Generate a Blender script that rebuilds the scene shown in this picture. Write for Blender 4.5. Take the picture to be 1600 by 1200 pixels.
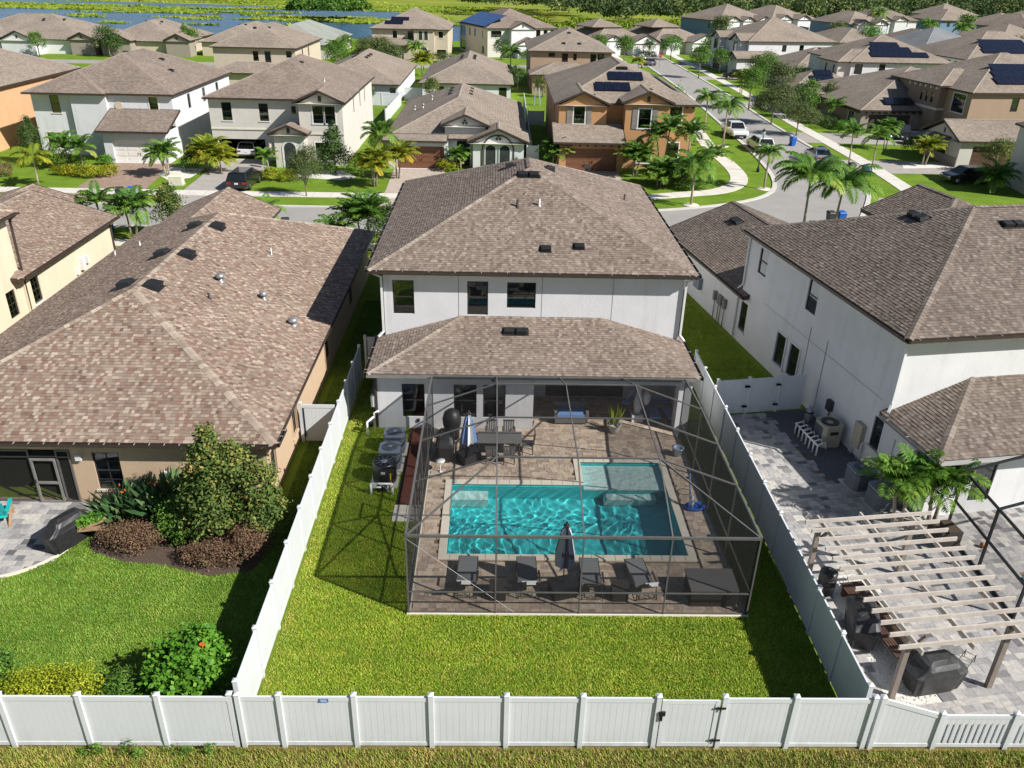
import bpy, math, random
import numpy as np
from mathutils import Vector, Matrix

for _o in list(bpy.data.objects):
    bpy.data.objects.remove(_o)
sc = bpy.context.scene
COL = sc.collection
rad = math.radians
R = random.Random(11)
NR = np.random.default_rng(11)

# ------------------------------------------------------------------ camera, sky, sun, exposure
cam_d = bpy.data.cameras.new('camera')
cam = bpy.data.objects.new('camera', cam_d)
COL.objects.link(cam)
cam_d.sensor_width = 36.0
cam_d.lens = 1277.856 * 36.0 / 1600.0
cam_d.clip_end = 4000
_p, _y, _r = rad(26.9417), rad(1.5516), rad(-1.4801)
_f = Vector((math.sin(_y) * math.cos(_p), math.cos(_y) * math.cos(_p), -math.sin(_p)))
_rt = Vector((math.cos(_y), -math.sin(_y), 0))
_dn = _f.cross(_rt)
_r2 = math.cos(_r) * _rt + math.sin(_r) * _dn
_d2 = -math.sin(_r) * _rt + math.cos(_r) * _dn
_m = Matrix((_r2, -_d2, -_f)).transposed().to_4x4()
_m.translation = Vector((0, 0, 18.7))
cam.matrix_world = _m
sc.camera = cam

world = bpy.data.worlds.new('World')
sc.world = world
world.use_nodes = True
_wn = world.node_tree.nodes
_sky = _wn.new('ShaderNodeTexSky')
_sky.sky_type = 'NISHITA'
_sky.sun_disc = False
_sky.sun_elevation = rad(39.3)
_sky.sun_rotation = rad(117.7)
_sky.air_density = 1.0
_sky.dust_density = 0.6
_sky.ozone_density = 1.2
world.node_tree.links.new(_sky.outputs[0], _wn['Background'].inputs[0])
_wn['Background'].inputs[1].default_value = 0.058

sun_d = bpy.data.lights.new('sun', 'SUN')
sun_d.energy = 5.0
sun_d.angle = rad(0.53)
sun_d.color = (1.0, 0.965, 0.905)
sun = bpy.data.objects.new('sun', sun_d)
COL.objects.link(sun)
sun.rotation_euler = Vector((-0.6854, 0.3598, -0.6331)).to_track_quat('-Z', 'Y').to_euler()
sun.location = (40, -20, 60)
sun_d.cycles.is_caustics_light = True

sc.view_settings.view_transform = 'Standard'
sc.view_settings.look = 'None'
sc.view_settings.exposure = 0.56
sc.view_settings.gamma = 1.0
sc.cycles.max_bounces = 7
sc.cycles.diffuse_bounces = 3
sc.cycles.glossy_bounces = 3
sc.cycles.transmission_bounces = 5
sc.cycles.transparent_max_bounces = 16
sc.cycles.caustics_reflective = False
sc.cycles.caustics_refractive = True
sc.cycles.sample_clamp_indirect = 6.0
sc.cycles.use_denoising = True

# ------------------------------------------------------------------ mesh builder
class MB:
    def __init__(s):
        s.v = []; s.f = []; s.m = []; s.t = []; s.uv = []; s.sm = []

    def poly(s, pts, m=0, t=0.5, uv=None, sm=False):
        i = len(s.v)
        s.v.extend([tuple(p) for p in pts])
        s.f.append(tuple(range(i, i + len(pts))))
        s.m.append(m); s.t.append(t); s.sm.append(sm)
        s.uv.append(uv if uv is not None else [(0, 0)] * len(pts))

    def mesh(s, vs, fs, m=0, t=0.5, sm=False):
        i = len(s.v)
        s.v.extend([tuple(p) for p in vs])
        for f in fs:
            s.f.append(tuple(k + i for k in f)); s.m.append(m); s.t.append(t); s.sm.append(sm)
            s.uv.append([(0, 0)] * len(f))

    def box(s, x0, x1, y0, y1, z0, z1, m=0, t=0.5):
        if x0 > x1: x0, x1 = x1, x0
        if y0 > y1: y0, y1 = y1, y0
        vs = [(x0, y0, z0), (x1, y0, z0), (x1, y1, z0), (x0, y1, z0), (x0, y0, z1), (x1, y0, z1), (x1, y1, z1), (x0, y1, z1)]
        s.mesh(vs, [(3, 2, 1, 0), (4, 5, 6, 7), (0, 1, 5, 4), (1, 2, 6, 5), (2, 3, 7, 6), (3, 0, 4, 7)], m, t)

    def mbox(s, mat, sx, sy, sz, m=0, t=0.5, taper=1.0):
        """box of full size sx,sy,sz centred on matrix mat"""
        vs = []
        for z in (-.5, .5):
            k = taper if z > 0 else 1.0
            for x, y in ((-.5, -.5), (.5, -.5), (.5, .5), (-.5, .5)):
                vs.append(mat @ Vector((x * sx * k, y * sy * k, z * sz)))
        s.mesh(vs, [(3, 2, 1, 0), (4, 5, 6, 7), (0, 1, 5, 4), (1, 2, 6, 5), (2, 3, 7, 6), (3, 0, 4, 7)], m, t)

    def beam(s, p, q, w, h, m=0, t=0.5, up=(0, 0, 1)):
        p = Vector(p); q = Vector(q); d = (q - p)
        L = d.length
        if L < 1e-6: return
        d /= L
        u = Vector(up)
        if abs(d.dot(u)) > .98: u = Vector((0, 1, 0))
        x = d.cross(u).normalized(); z = x.cross(d)
        M = Matrix((x, d, z)).transposed().to_4x4(); M.translation = (p + q) / 2
        s.mbox(M, w, L, h, m, t)

    def tube(s, pts, r, n=6, m=0, t=0.5, sm=True, cap=True):
        pts = [Vector(p) for p in pts]
        rs = r if isinstance(r, (list, tuple)) else [r] * len(pts)
        rings = []; i0 = len(s.v)
        prev = None
        for k, p in enumerate(pts):
            d = (pts[min(k + 1, len(pts) - 1)] - pts[max(k - 1, 0)])
            d = d.normalized() if d.length > 1e-9 else Vector((0, 0, 1))
            if prev is None:
                a = d.orthogonal().normalized()
            else:
                a = (prev - d * prev.dot(d))
                a = a.normalized() if a.length > 1e-6 else d.orthogonal().normalized()
            prev = a
            b = d.cross(a)
            for j in range(n):
                th = 2 * math.pi * j / n
                s.v.append(tuple(p + (a * math.cos(th) + b * math.sin(th)) * rs[k]))
        for k in range(len(pts) - 1):
            for j in range(n):
                a0 = i0 + k * n + j; a1 = i0 + k * n + (j + 1) % n
                s.f.append((a0, a1, a1 + n, a0 + n)); s.m.append(m); s.t.append(t); s.sm.append(sm); s.uv.append([(0, 0)] * 4)
        if cap:
            for k, rev in ((0, True), (len(pts) - 1, False)):
                f = [i0 + k * n + j for j in range(n)]
                s.f.append(tuple(reversed(f)) if rev else tuple(f)); s.m.append(m); s.t.append(t); s.sm.append(False); s.uv.append([(0, 0)] * n)

    def lathe(s, prof, c=(0, 0, 0), n=16, m=0, t=0.5, sm=True, sx=1.0, sy=1.0):
        i0 = len(s.v)
        for r, z in prof:
            for j in range(n):
                th = 2 * math.pi * j / n
                s.v.append((c[0] + sx * r * math.cos(th), c[1] + sy * r * math.sin(th), c[2] + z))
        for k in range(len(prof) - 1):
            for j in range(n):
                a0 = i0 + k * n + j; a1 = i0 + k * n + (j + 1) % n
                s.f.append((a0, a1, a1 + n, a0 + n)); s.m.append(m); s.t.append(t); s.sm.append(sm); s.uv.append([(0, 0)] * 4)
        for k, rev in ((0, True), (len(prof) - 1, False)):
            f = [i0 + k * n + j for j in range(n)]
            s.f.append(tuple(reversed(f)) if rev else tuple(f)); s.m.append(m); s.t.append(t); s.sm.append(False); s.uv.append([(0, 0)] * n)

    def prism(s, pts, z0, z1, m=0, t=0.5, side=None):
        """vertical prism of a ccw polygon"""
        n = len(pts)
        vs = [(x, y, z0) for x, y in pts] + [(x, y, z1) for x, y in pts]
        fs = [tuple(reversed(range(n))), tuple(range(n, 2 * n))]
        s.mesh(vs, fs, m, t)
        i0 = len(s.v) - 2 * n
        for k in range(n):
            a, b = i0 + k, i0 + (k + 1) % n
            s.f.append((a, b, b + n, a + n)); s.m.append(m if side is None else side); s.t.append(t); s.sm.append(False); s.uv.append([(0, 0)] * 4)

    def xform(s, M):
        s.v = [tuple(M @ Vector(p)) for p in s.v]
        return s


def finish(me, mats):
    for m in (mats if isinstance(mats, (list, tuple)) else [mats]):
        me.materials.append(MAT[m] if isinstance(m, str) else m)
    return me


def mesh_of(name, mb, mats):
    me = bpy.data.meshes.new(name)
    me.from_pydata(mb.v, [], mb.f)
    n = len(mb.f)
    if len(set(mb.m)) > 1 or (mb.m and mb.m[0] != 0):
        me.polygons.foreach_set('material_index', mb.m)
    me.polygons.foreach_set('use_smooth', mb.sm)
    if any(t != 0.5 for t in mb.t):
        a = me.attributes.new('tint', 'FLOAT', 'FACE')
        a.data.foreach_set('value', mb.t)
    if any(u and u[-1] != (0, 0) for u in mb.uv):
        ul = me.uv_layers.new(name='UVMap')
        ul.data.foreach_set('uv', [c for u in mb.uv for p in u for c in p])
    finish(me, mats)
    me.update()
    return me


def obj(name, mb, mats, parent=None, kind=None, label=None):
    me = mb if isinstance(mb, bpy.types.Mesh) else mesh_of(name, mb, mats)
    o = bpy.data.objects.new(name, me)
    COL.objects.link(o)
    if parent is not None: o.parent = parent
    if kind: o['kind'] = kind
    if label: o['label'] = label
    return o


def tag(o, label, cat, group=None):
    o['label'] = label; o['category'] = cat
    if group: o['group'] = group
    return o


def thing(name, label, cat, loc=(0, 0, 0), rot=0.0, group=None):
    o = bpy.data.objects.new(name, None)
    COL.objects.link(o)
    o.empty_display_size = .3
    o.location = loc; o.rotation_euler = (0, 0, rot)
    return tag(o, label, cat, group)


def struct(name, mb, mats):
    return obj(name, mb, mats, None, 'structure')


def copy_tree(o, parent=None):
    c = o.copy()
    COL.objects.link(c)
    c.parent = parent
    for ch in list(o.children):
        copy_tree(ch, c)
    return c


def numpy_mesh(name, verts, nper, mats, tint=None, smooth=False):
    """faces of nper consecutive vertices each, from an (N*nper,3) array"""
    n = len(verts) // nper
    me = bpy.data.meshes.new(name)
    me.vertices.add(len(verts)); me.vertices.foreach_set('co', np.asarray(verts, dtype=np.float32).ravel())
    me.loops.add(n * nper); me.loops.foreach_set('vertex_index', np.arange(n * nper, dtype=np.int32))
    me.polygons.add(n)
    me.polygons.foreach_set('loop_start', np.arange(0, n * nper, nper, dtype=np.int32))
    me.polygons.foreach_set('loop_total', np.full(n, nper, dtype=np.int32))
    if smooth: me.polygons.foreach_set('use_smooth', np.ones(n, dtype=bool))
    if tint is not None:
        a = me.attributes.new('tint', 'FLOAT', 'FACE')
        a.data.foreach_set('value', np.asarray(tint, dtype=np.float32))
    finish(me, mats)
    me.update(); me.validate()
    return me

# ------------------------------------------------------------------ materials
MAT = {}


def srgb(h):
    c = [int(h[i:i + 2], 16) / 255 for i in (0, 2, 4)]
    return tuple((x / 12.92 if x <= .04045 else ((x + .055) / 1.055) ** 2.4) for x in c)


class NT:
    def __init__(s, name):
        s.mat = bpy.data.materials.new(name); s.mat.use_nodes = True
        s.nt = s.mat.node_tree; s.N = s.nt.nodes; s.L = s.nt.links
        s.b = s.N['Principled BSDF']; s.out = s.N['Material Output']
        MAT[name] = s.mat

    def n(s, typ, **kw):
        nd = s.N.new(typ)
        for k, v in kw.items():
            if k.startswith('i_'):
                nd.inputs[k[2:].replace('_', ' ')].default_value = v
            else:
                setattr(nd, k, v)
        return nd

    def l(s, a, b): s.L.new(a, b)

    def pos(s):
        if not hasattr(s, '_pos'): s._pos = s.n('ShaderNodeNewGeometry').outputs['Position']
        return s._pos

    def noise(s, scale, detail=3.0, vec=None, rough=.55, stretch=None):
        nd = s.n('ShaderNodeTexNoise'); nd.inputs['Scale'].default_value = scale; nd.inputs['Detail'].default_value = detail
        nd.inputs['Roughness'].default_value = rough
        v = vec or s.pos()
        if stretch:
            mp = s.n('ShaderNodeMapping'); mp.inputs['Scale'].default_value = stretch; s.l(v, mp.inputs[0]); v = mp.outputs[0]
        s.l(v, nd.inputs['Vector'])
        return nd.outputs['Fac']

    def ramp(s, fac, stops, interp='LINEAR'):
        r = s.n('ShaderNodeValToRGB'); cr = r.color_ramp; cr.interpolation = interp
        while len(cr.elements) < len(stops): cr.elements.new(.5)
        for e, (p, c) in zip(cr.elements, stops):
            e.position = p; e.color = (*c, 1)
        s.l(fac, r.inputs[0])
        return r.outputs[0]

    def mix(s, a, b, fac, mode='MIX'):
        m = s.n('ShaderNodeMix', data_type='RGBA', blend_type=mode)
        for sock, v in ((m.inputs[0], fac), (m.inputs[6], a), (m.inputs[7], b)):
            if hasattr(v, 'links') or isinstance(v, bpy.types.NodeSocket): s.l(v, sock)
            elif isinstance(v, (tuple, list)): sock.default_value = (*v[:3], 1)
            else: sock.default_value = v
        return m.outputs[2]

    def math(s, op, a, b=None):
        m = s.n('ShaderNodeMath', operation=op)
        for sock, v in ((m.inputs[0], a), (m.inputs[1], b)):
            if v is None: continue
            if isinstance(v, bpy.types.NodeSocket): s.l(v, sock)
            else: sock.default_value = v
        return m.outputs[0]

    def bump(s, h, strength=.3, dist=.02):
        b = s.n('ShaderNodeBump'); b.inputs['Strength'].default_value = strength; b.inputs['Distance'].default_value = dist
        s.l(h, b.inputs['Height']); s.l(b.outputs[0], s.b.inputs['Normal'])

    def col(s, c):
        if isinstance(c, bpy.types.NodeSocket): s.l(c, s.b.inputs['Base Color'])
        else: s.b.inputs['Base Color'].default_value = (*c[:3], 1)

    def set(s, **kw):
        for k, v in kw.items(): s.b.inputs[k.replace('_', ' ')].default_value = v
        return s

    def tint(s):
        return s.n('ShaderNodeAttribute', attribute_name='tint').outputs['Fac']

    def rnd(s):
        return s.n('ShaderNodeObjectInfo').outputs['Random']


def sc_(c, k): return tuple(min(1, x * k) for x in c)


def plain(name, c, rough=.6, var=.12, scale=3.0, bump=0.0, bscale=40.0, metal=0.0, spec=.5, grime=None):
    t = NT(name)
    f = t.noise(scale, 4)
    c1 = t.ramp(f, [(.3, sc_(c, 1 - var)), (.7, sc_(c, 1 + var))])
    if grime:
        g = t.noise(.7, 5)
        gm = t.ramp(g, [(.52, (0, 0, 0)), (.72, (1, 1, 1))])
        c1 = t.mix(c1, grime, t.math('MULTIPLY', gm, .35))
    t.col(c1)
    t.set(Roughness=rough, Metallic=metal)
    t.b.inputs['Specular IOR Level'].default_value = spec
    if bump: t.bump(t.noise(bscale, 3), bump, .01)
    return t


def stucco(name, c, grime=(.25, .22, .17)):
    t = NT(name)
    f = t.noise(.9, 5); f2 = t.noise(14, 3)
    c1 = t.ramp(f, [(.25, sc_(c, .93)), (.75, sc_(c, 1.04))])
    st = t.noise(1.0, 4, stretch=(2.2, 2.2, .22))
    sm = t.ramp(st, [(.55, (0, 0, 0)), (.8, (1, 1, 1))])
    c1 = t.mix(c1, grime, t.math('MULTIPLY', sm, .22))
    t.col(c1); t.set(Roughness=.85)
    t.b.inputs['Specular IOR Level'].default_value = .25
    t.bump(t.math('ADD', t.noise(55, 3), f2), .4, .015)
    return t


stucco('stucco_white', (.62, .62, .635))
stucco('stucco_offwhite', (.66, .66, .66))
stucco('stucco_cream', (.64, .56, .42))
stucco('stucco_tan', (.50, .37, .25))
stucco('stucco_orange', (.46, .255, .125))
stucco('stucco_peach', (.58, .36, .20))
stucco('stucco_beige', (.52, .45, .35))
stucco('stucco_grey', (.58, .55, .50))
stucco('stucco_taupe', (.27, .20, .15))
stucco('stucco_brown', (.36, .26, .18))
stucco('stucco_blue', (.16, .24, .36))
stucco('stucco_stone', (.30, .26, .22))
plain('trim_white', (.66, .66, .65), .5, .04)
plain('trim_cream', (.62, .58, .48), .6, .06)
t = NT('vinyl')
c = t.ramp(t.noise(1.1, 4), [(.3, (.60, .62, .635)), (.7, (.63, .65, .665))])
sx = t.n('ShaderNodeSeparateXYZ'); t.l(t.pos(), sx.inputs[0])
low = t.math('MULTIPLY', t.ramp(sx.outputs[2], [(.0, (1, 1, 1)), (.28, (.25, .25, .25)), (.75, (0, 0, 0))]), t.ramp(t.noise(3.2, 5, stretch=(1, 1, .5)), [(.35, (.1, .1, .1)), (.7, (1, 1, 1))]))
c = t.mix(c, (.36, .36, .25), t.math('MULTIPLY', low, .65))
st = t.ramp(t.noise(1.3, 4, stretch=(3, 3, .25)), [(.56, (0, 0, 0)), (.8, (1, 1, 1))])
c = t.mix(c, (.50, .51, .46), t.math('MULTIPLY', st, .30))
t.col(c); t.set(Roughness=.45)
plain('brown_metal', (.045, .032, .026), .45, .2)
plain('gutter_grey', (.20, .19, .18), .4, .15)
plain('bracket_white', (.42, .42, .41), .4, .05)
plain('bronze_metal', (.030, .027, .025), .42, .2)
plain('cage_metal', (.105, .10, .098), .42, .12, spec=.6)
plain('black_metal', (.014, .014, .015), .45, .2)
plain('black_plastic', (.018, .018, .02), .38, .2)
plain('vent_black', (.010, .011, .012), .6, .3)
plain('lead_grey', (.35, .36, .37), .35, .15, metal=.5)
plain('ac_grey', (.20, .23, .28), .45, .1)
plain('ac_dark', (.075, .085, .10), .5, .2)
plain('ac_tan', (.42, .38, .29), .5, .1)
plain('pvc_white', (.78, .78, .76), .35, .03)
plain('wood_brown', (.085, .045, .030), .5, .25, 6)
plain('wood_tan', (.35, .22, .13), .6, .2, 8)
plain('pergola_wood', (.47, .42, .37), .7, .12, 5, grime=(.33, .28, .24))
plain('pergola_post', (.24, .195, .165), .7, .12, 5)
plain('concrete', (.50, .47, .42), .85, .1, 1.2, .2, 60, grime=(.3, .28, .24))
plain('sidewalk', (.60, .57, .51), .85, .07, .8, .2, 60, grime=(.38, .35, .3))
plain('kerb', (.52, .50, .45), .85, .1, 1.5, .2, 60)
plain('drive_grey', (.34, .31, .285), .85, .08, 1.0, .2, 50)
plain('coping', (.66, .60, .49), .7, .06, 2.0, .15, 80)
plain('terracotta', (.45, .16, .06), .7, .2)
plain('mulch_red', (.13, .042, .026), .95, .55, 22, .8, 60)
plain('mulch_dark', (.075, .05, .035), .95, .5, 20, .8, 60)
plain('white_gravel', (.62, .60, .55), .9, .25, 25, .8, 70)
plain('dark_gravel', (.10, .10, .115), .9, .6, 28, .9, 60)
plain('soil', (.17, .115, .065), .95, .3, 5, .5, 40)
plain('cushion_grey', (.16, .17, .19), .85, .12, 30)
plain('mesh_grey', (.17, .175, .185), .8, .15, 40)
plain('wicker_dark', (.045, .038, .034), .6, .35, 60, .6, 120)
plain('wicker_grey', (.14, .135, .13), .6, .3, 60, .6, 120)
plain('cover_black', (.020, .020, .022), .48, .25, 6, .5, 9)
plain('cover_dark', (.035, .036, .036), .5, .25, 6, .5, 9)
plain('frame_dark', (.05, .048, .045), .4, .2)
plain('fabric_navy', (.030, .045, .095), .8, .15, 20)
plain('fabric_white', (.74, .75, .77), .8, .05)
plain('fabric_blue', (.14, .25, .50), .75, .1, 9)
plain('towel_white', (.75, .75, .74), .9, .05)
plain('plastic_blue', (.01, .13, .55), .35, .15)
plain('bin_blue', (.008, .10, .42), .4, .2)
plain('bin_grey', (.035, .035, .038), .45, .2)
plain('turquoise', (.012, .38, .37), .45, .1, 8)
plain('statue_white', (.62, .64, .66), .6, .1)
plain('pot_white', (.60, .58, .54), .6, .1)
plain('trunk_grey', (.27, .235, .19), .9, .25, 9, .6, 30)
plain('trunk_palm', (.34, .29, .22), .85, .25, 12, .5, 40)
plain('trunk_brown', (.085, .06, .042), .95, .3, 9, .7, 30)
plain('crownshaft', (.10, .19, .035), .5, .2)
plain('garage_white', (.72, .70, .66), .5, .04)
plain('garage_tan', (.55, .49, .37), .55, .05)
plain('garage_brown', (.17, .072, .036), .5, .3, 7)
plain('garage_dark', (.055, .042, .036), .5, .2)
plain('interior_dark', (.02, .02, .022), .9, .2)
plain('sign_blue', (.03, .17, .40), .5, .1)
plain('sign_red', (.5, .02, .015), .5, .1)
plain('sign_yellow', (.75, .50, .03), .5, .1)
plain('solar_cell', (.006, .008, .020), .3, .3, 2, spec=.4)
plain('solar_sky_reflection', (.012, .05, .20), .2, .3, 2, spec=.6)  # blue of the reflected sky painted into the panel base colour
plain('rubber', (.012, .012, .013), .8, .2)
plain('rim_metal', (.38, .38, .40), .3, .1, metal=.9)
plain('tail_red', (.35, .008, .008), .3, .1)
plain('lamp_clear', (.65, .66, .66), .15, .05)
plain('water_plain', (.02, .1, .12), .05, .2)
plain('brass', (.5, .33, .10), .35, .1, metal=.8)


def paint(name, c, rough=.25, metal=.0):
    t = NT(name)
    t.col(c); t.set(Roughness=rough, Metallic=metal)
    t.b.inputs['Coat Weight'].default_value = .8
    t.b.inputs['Coat Roughness'].default_value = .05


paint('paint_white', (.70, .70, .69)); paint('paint_black', (.010, .010, .012)); paint('paint_grey', (.16, .17, .19), metal=.4)
paint('paint_silver', (.40, .42, .45), metal=.5); paint('paint_blue', (.04, .09, .20), metal=.3); paint('paint_dark', (.035, .037, .04), metal=.3)
paint('paint_lightblue', (.33, .42, .52), metal=.3)

# window glass: thin reflective sheet, dark backing behind it
t = NT('glass')
t.N.remove(t.b)
tr = t.n('ShaderNodeBsdfTransparent'); tr.inputs[0].default_value = (.62, .68, .68, 1)
gl = t.n('ShaderNodeBsdfGlossy'); gl.inputs['Roughness'].default_value = .02; gl.inputs[0].default_value = (.9, .95, 1, 1)
fr = t.n('ShaderNodeFresnel'); fr.inputs[0].default_value = 1.55
mx = t.n('ShaderNodeMixShader')
t.l(t.math('ADD', fr.outputs[0], .09), mx.inputs[0]); t.l(tr.outputs[0], mx.inputs[1]); t.l(gl.outputs[0], mx.inputs[2]); t.l(mx.outputs[0], t.out.inputs[0])

t = NT('car_glass'); t.col((.012, .014, .016)); t.set(Roughness=.04); t.b.inputs['Specular IOR Level'].default_value = .7

# blinds behind the glass: fine horizontal slats
t = NT('blind')
sx = t.n('ShaderNodeSeparateXYZ'); t.l(t.pos(), sx.inputs[0])
sl = t.math('FRACT', t.math('MULTIPLY', sx.outputs[2], 16.0))
c = t.ramp(sl, [(.0, (.012, .018, .015)), (.45, (.09, .105, .09)), (.62, (.22, .235, .21)), (.8, (.012, .018, .015))])
t.col(t.mix(c, (.02, .026, .024), t.ramp(t.noise(1.3, 2), [(.35, (.15, .15, .15)), (.65, (.9, .9, .9))]))); t.set(Roughness=.8)
t = NT('room_dark'); t.col(t.ramp(t.noise(1.1, 3), [(.3, (.010, .014, .014)), (.7, (.035, .045, .042))])); t.set(Roughness=.9)

# insect screen: fine dark mesh, partly open
def screen(name, c, op):
    t = NT(name)
    t.N.remove(t.b)
    tr = t.n('ShaderNodeBsdfTransparent'); di = t.n('ShaderNodeBsdfDiffuse'); di.inputs[0].default_value = (*c, 1)
    mx = t.n('ShaderNodeMixShader')
    f = t.math('ADD', t.math('MULTIPLY', t.noise(1.2, 3), .10), op - .05)
    t.l(f, mx.inputs[0]); t.l(tr.outputs[0], mx.inputs[1]); t.l(di.outputs[0], mx.inputs[2]); t.l(mx.outputs[0], t.out.inputs[0])


screen('screen_mesh', (.03, .029, .029), .25)
screen('screen_front', (.030, .029, .028), .44)
screen('screen_side', (.040, .039, .038), .60)
screen('screen_dark', (.040, .038, .036), .50)

# roof shingles, geometry tabs (near) and flat slopes (far)
SH = {'brown': [(0, (0.135, 0.101, 0.084)), (0.22, (0.172, 0.129, 0.106)), (0.5, (0.213, 0.167, 0.137)), (0.78, (0.264, 0.214, 0.177)), (1, (0.329, 0.276, 0.23))], 'red': [(0, (0.133, 0.091, 0.071)), (0.22, (0.222, 0.136, 0.105)), (0.42, (0.21, 0.157, 0.124)), (0.7, (0.307, 0.24, 0.189)), (1, (0.415, 0.345, 0.277))], 'dark': [(0, (0.102, 0.081, 0.068)), (0.25, (0.137, 0.109, 0.091)), (0.5, (0.171, 0.135, 0.114)), (0.78, (0.21, 0.172, 0.143)), (1, (0.262, 0.221, 0.186))], 'grey': [(0, (0.12, 0.125, 0.13)), (0.5, (0.19, 0.2, 0.21)), (1, (0.27, 0.28, 0.29))], 'green': [(0, (0.19, 0.205, 0.18)), (0.5, (0.27, 0.285, 0.25)), (1, (0.34, 0.35, 0.31))], 'tan': [(0, (0.156, 0.123, 0.099)), (0.25, (0.207, 0.167, 0.135)), (0.5, (0.255, 0.209, 0.169)), (0.78, (0.305, 0.254, 0.208)), (1, (0.371, 0.315, 0.26))]}
for k, st in SH.items():
    t = NT('shingle_' + k)
    c = t.ramp(t.tint(), st)
    g = t.ramp(t.noise(.45, 5), [(.3, (.88, .875, .87)), (.7, (1.08, 1.08, 1.08))])
    c = t.mix(c, g, 1.0, 'MULTIPLY')
    c = t.mix(c, t.ramp(t.noise(90, 2), [(.3, (.8, .8, .8)), (.7, (1.15, 1.15, 1.15))]), 1.0, 'MULTIPLY')
    t.col(c); t.set(Roughness=.92); t.b.inputs['Specular IOR Level'].default_value = .2
    t.bump(t.noise(160, 2), .25, .004)
    t = NT('roof_' + k)
    uv = t.n('ShaderNodeUVMap').outputs[0]
    br = t.n('ShaderNodeTexBrick'); br.offset = .5; br.squash = 1.0
    br.inputs['Scale'].default_value = 1.0; br.inputs['Brick Width'].default_value = .30; br.inputs['Row Height'].default_value = .20
    br.inputs['Mortar Size'].default_value = .022; br.inputs['Mortar Smooth'].default_value = .3; br.inputs['Bias'].default_value = 0
    br.inputs['Color1'].default_value = (*st[1][1], 1); br.inputs['Color2'].default_value = (*st[-1][1], 1); br.inputs['Mortar'].default_value = (*sc_(st[0][1], .6), 1)
    t.l(uv, br.inputs['Vector'])
    n2 = t.ramp(t.noise(4.5, 5, vec=uv, stretch=(1, 1.6, 1)), [(.3, st[1][1]), (.55, st[len(st) // 2][1]), (.75, st[-1][1])])
    c = t.mix(br.outputs[0], n2, .35)
    c = t.mix(c, t.ramp(t.noise(.25, 4), [(.3, (.84, .84, .84)), (.7, (1.1, 1.1, 1.1))]), 1.0, 'MULTIPLY')
    t.col(c); t.set(Roughness=.92); t.b.inputs['Specular IOR Level'].default_value = .2
    t.bump(br.outputs['Fac'], -.8, .03)

# pavers: one material for single pavers (object random), one for joined ones (tint)
PV = {'deck': [(0, (.32, .25, .205)), (.3, (.42, .325, .255)), (.55, (.49, .39, .30)), (.8, (.55, .45, .34)), (1, (.48, .41, .34))],
      'silver': [(0, (.12, .118, .125)), (.16, (.27, .262, .265)), (.5, (.36, .35, .345)), (.8, (.42, .40, .38)), (1, (.47, .445, .40))]}
for k, st in PV.items():
    for suf in ('one', 'many'):
        t = NT('paver_%s_%s' % (k, suf))
        c = t.ramp(t.rnd() if suf == 'one' else t.tint(), st)
        c = t.mix(c, t.ramp(t.noise(9, 5), [(.25, (.72, .72, .74)), (.75, (1.18, 1.16, 1.12))]), 1.0, 'MULTIPLY')
        t.col(c); t.set(Roughness=.85); t.b.inputs['Specular IOR Level'].default_value = .3
        t.bump(t.noise(45, 4), .3, .006)

# grass blades and lawn base
def blades(name, stops, big=.5):
    t = NT(name)
    c = t.ramp(t.tint(), stops)
    c = t.mix(c, t.ramp(t.noise(big, 4), [(.3, (.70, .78, .7)), (.7, (1.28, 1.15, 1.2))]), 1.0, 'MULTIPLY')
    c = t.mix(c, t.ramp(t.noise(.9, 4, stretch=(.25, 2.6, 1)), [(.35, (.86, .88, .86)), (.65, (1.1, 1.08, 1.1))]), 1.0, 'MULTIPLY')
    c = t.mix(c, t.ramp(t.noise(2.3, 5), [(.45, (1, 1, 1)), (.72, (1.35, 1.02, 1.5))]), 1.0, 'MULTIPLY')
    t.col(c); t.set(Roughness=.6); t.b.inputs['Specular IOR Level'].default_value = .25


blades('grass_blade', [(0, (0.138, 0.246, 0.014)), (0.4, (0.234, 0.36, 0.024)), (0.75, (0.312, 0.414, 0.034)), (0.93, (0.384, 0.42, 0.06)), (1, (0.504, 0.396, 0.156))])
blades('grass_blade_left', [(0, (0.084, 0.196, 0.022)), (0.5, (0.162, 0.302, 0.036)), (1, (0.246, 0.381, 0.056))])
blades('grass_blade_dry', [(0, (0.127, 0.213, 0.023)), (0.42, (0.23, 0.31, 0.034)), (0.62, (0.333, 0.299, 0.081)), (0.8, (0.414, 0.282, 0.115)), (1, (0.506, 0.368, 0.184))], .8)
for nm, a, b, s1 in (('lawn_base', (.13, .20, .016), (.18, .25, .026), 1.4), ('lawn_far', (.105, .185, .014), (.170, .265, .024), .45), ('meadow', (.16, .215, .022), (.26, .285, .040), .035), ('dry_base', (.14, .125, .03), (.22, .16, .065), 1.6)):
    t = NT(nm)
    c = t.ramp(t.noise(s1, 5), [(.3, a), (.7, b)])
    c = t.mix(c, t.ramp(t.noise(18, 3), [(.3, (.7, .75, .7)), (.7, (1.25, 1.2, 1.2))]), 1.0, 'MULTIPLY')
    t.col(c); t.set(Roughness=.9); t.b.inputs['Specular IOR Level'].default_value = .15
    t.bump(t.noise(30, 3), .8, .05)


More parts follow.
